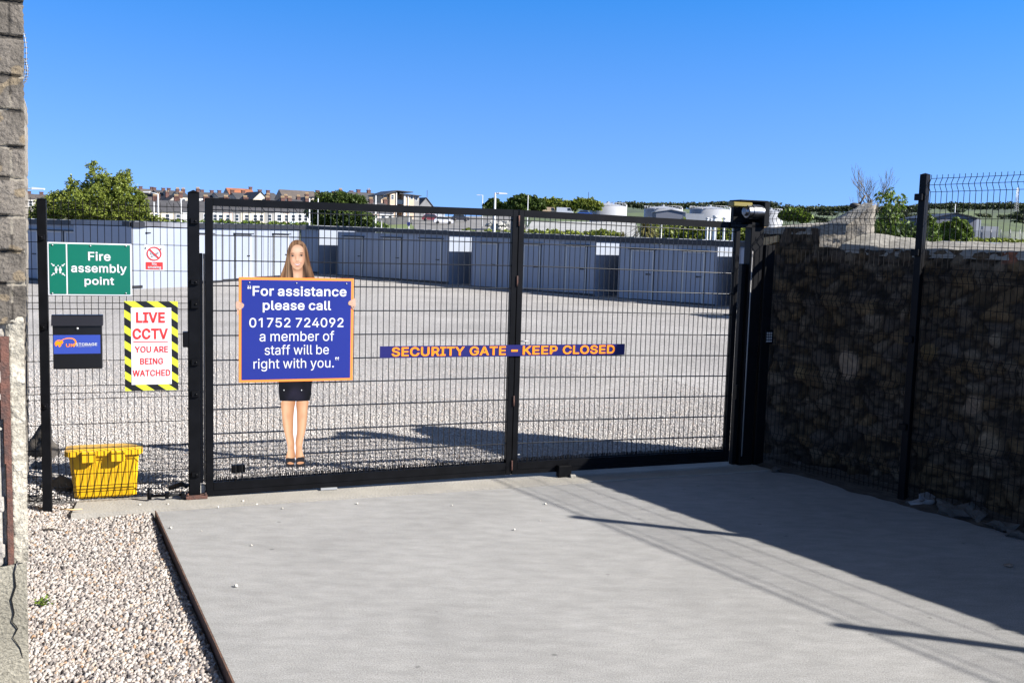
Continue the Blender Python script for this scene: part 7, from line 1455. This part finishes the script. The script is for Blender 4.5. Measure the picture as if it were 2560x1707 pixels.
p = atY(2541, 515, 700); t = thing('lattice_mast', 'faint lattice radio mast on the far hill', 'mast', (p.x, 700, p.z - 4)); hh = atY(2541, 470, 700).z - p.z + 4; mb = MB()
for sx_ in (-1, 1):
    for sy in (-1, 1): mb.tube([(sx_ * 1.3, sy * 1.3, 0), (sx_ * .35, sy * .35, hh)], .11, 4)
for k in range(12):
    u, v = k / 12, (k + 1) / 12; wa, wb = 1.3 - .95 * u, 1.3 - .95 * v
    for sy in (-1, 1): mb.tube([(-wa, sy * wa, hh * u), (wb, sy * wb, hh * v)], .08, 4); mb.tube([(wa, sy * wa, hh * u), (-wb, sy * wb, hh * v)], .08, 4)
mb.build('lattice', M['galv'], t)
# pale yard surface beyond the right wall
mb = MB(); a = atY(2290, 607, 40); mb.add([P_(2280, 622, 38), P_(2620, 626, 38), P_(2680, 612, 62), P_(2280, 600, 62)], [(0, 1, 2, 3)]); tag(mb.build('pale_yard', mat('pale_yard_surface', (.14, .15, .18), .9)), kind='structure')

# ------------------------------------------------------------------ small things on the ground
M['peb'] = mat('pale_pebble', (.42, .4, .35), .85)
M['peb_d'] = mat('dark_pebble', (.16, .12, .09), .9)
mb = MB(); mb.blob((0, 0, .007), (.012, .009, .008), 4, 2, .5); pb = mb.build('pebble', M['peb']); first = True
for x, y, s in ((590, 1467, 1.1), (427, 1321, .9), (545, 1269, .9), (607, 1254, .9), (642, 1262, .8), (504, 1328, .4), (706, 1272, .7), (1363, 1261, .9), (1285, 1325, .8), (893, 1260, .8), (1130, 1264, .6), (629, 1364, .6), (1350, 1302, .4), (420, 1262, .8), (349, 1263, .9)):
    o = pb if first else pb.copy()
    if not first: COL.objects.link(o)
    first = False; p = gnd(x, y); o.location = (p.x, p.y, .002); o.scale = (s, s, s); o.rotation_euler = (0, 0, x); tag(o, 'small pale pebble lying loose on the concrete drive or threshold', 'pebble', 'loose pebbles on the concrete')
mb = MB(); mb.blob((0, 0, .012), (.03, .02, .014), 9, 2, .5); o = mb.build('dark_stone', M['peb_d']); p = gnd(2522, 1417); o.location = (p.x, p.y, 0); tag(o, 'single small dark stone on the shaded concrete at the right', 'stone')
for pts, lab in (([(150, 1275), (178, 1277), (206, 1275)], 'thin pale dry twig lying at the foot of the mesh fence'), ([(104, 1327), (130, 1325), (155, 1329)], 'dark twig lying on the gravel near the block pier'), ([(336, 1333), (348, 1336), (362, 1334)], 'short dark curved twig on the gravel near the steel edging')):
    mb = MB(); mb.tube([tuple(gnd(x, y, -.03 if 'gravel' in lab else .02) + Vector((0, 0, .01))) for x, y in pts], [.005, .007, .003], 5); tag(mb.build('twig', M['bark'] if 'dark' in lab else M['timber']), lab, 'twig')
p = gnd(107, 1512, -.05); t = thing('weed', 'tiny green weed growing in the gravel near the pier', 'weed', (p.x, p.y, -.055)); leaf_cloud('leaves', [(0, 0, .02, .05, .05, .03)], 60, .013, M['leaf_bright'], t, 31, .1)
# rubble heap by the left fence, stones one can tell apart
for k, (x, y, r_, lab) in enumerate(((108, 1120, .12, 'tall dark rock at the old wall behind the left fence post'), (160, 1222, .1, 'flat grey stone beside the yellow tub'), (132, 1200, .07, 'pale stone between fence post and yellow tub'), (90, 1205, .06, 'small grey stone by the old wall foot'), (97, 1165, .06, 'small pale stone above the old wall foot'), (300, 1235, .03, 'dark little stone beside the tub'))):
    p = gnd(x, y + 8); off = (p.xy - G0).dot(GN)
    if off > -.2: p = Vector((*(p.xy - GN * (off + .25)), 0))
    mb = MB(); mb.blob((0, 0, r_ * .5), (r_, r_ * .8, r_ * (1.5 if k == 0 else .7)), 50 + k, 3, .6); o = mb.build('loose_rock', M['rock'] if k in (0, 1, 5) else M['rock_pale']); o.location = (p.x, p.y, 0 if k else .0); tag(o, lab, 'rock', 'rocks heaped behind the left fence')
for c in list(bpy.data.curves): bpy.data.curves.remove(c)
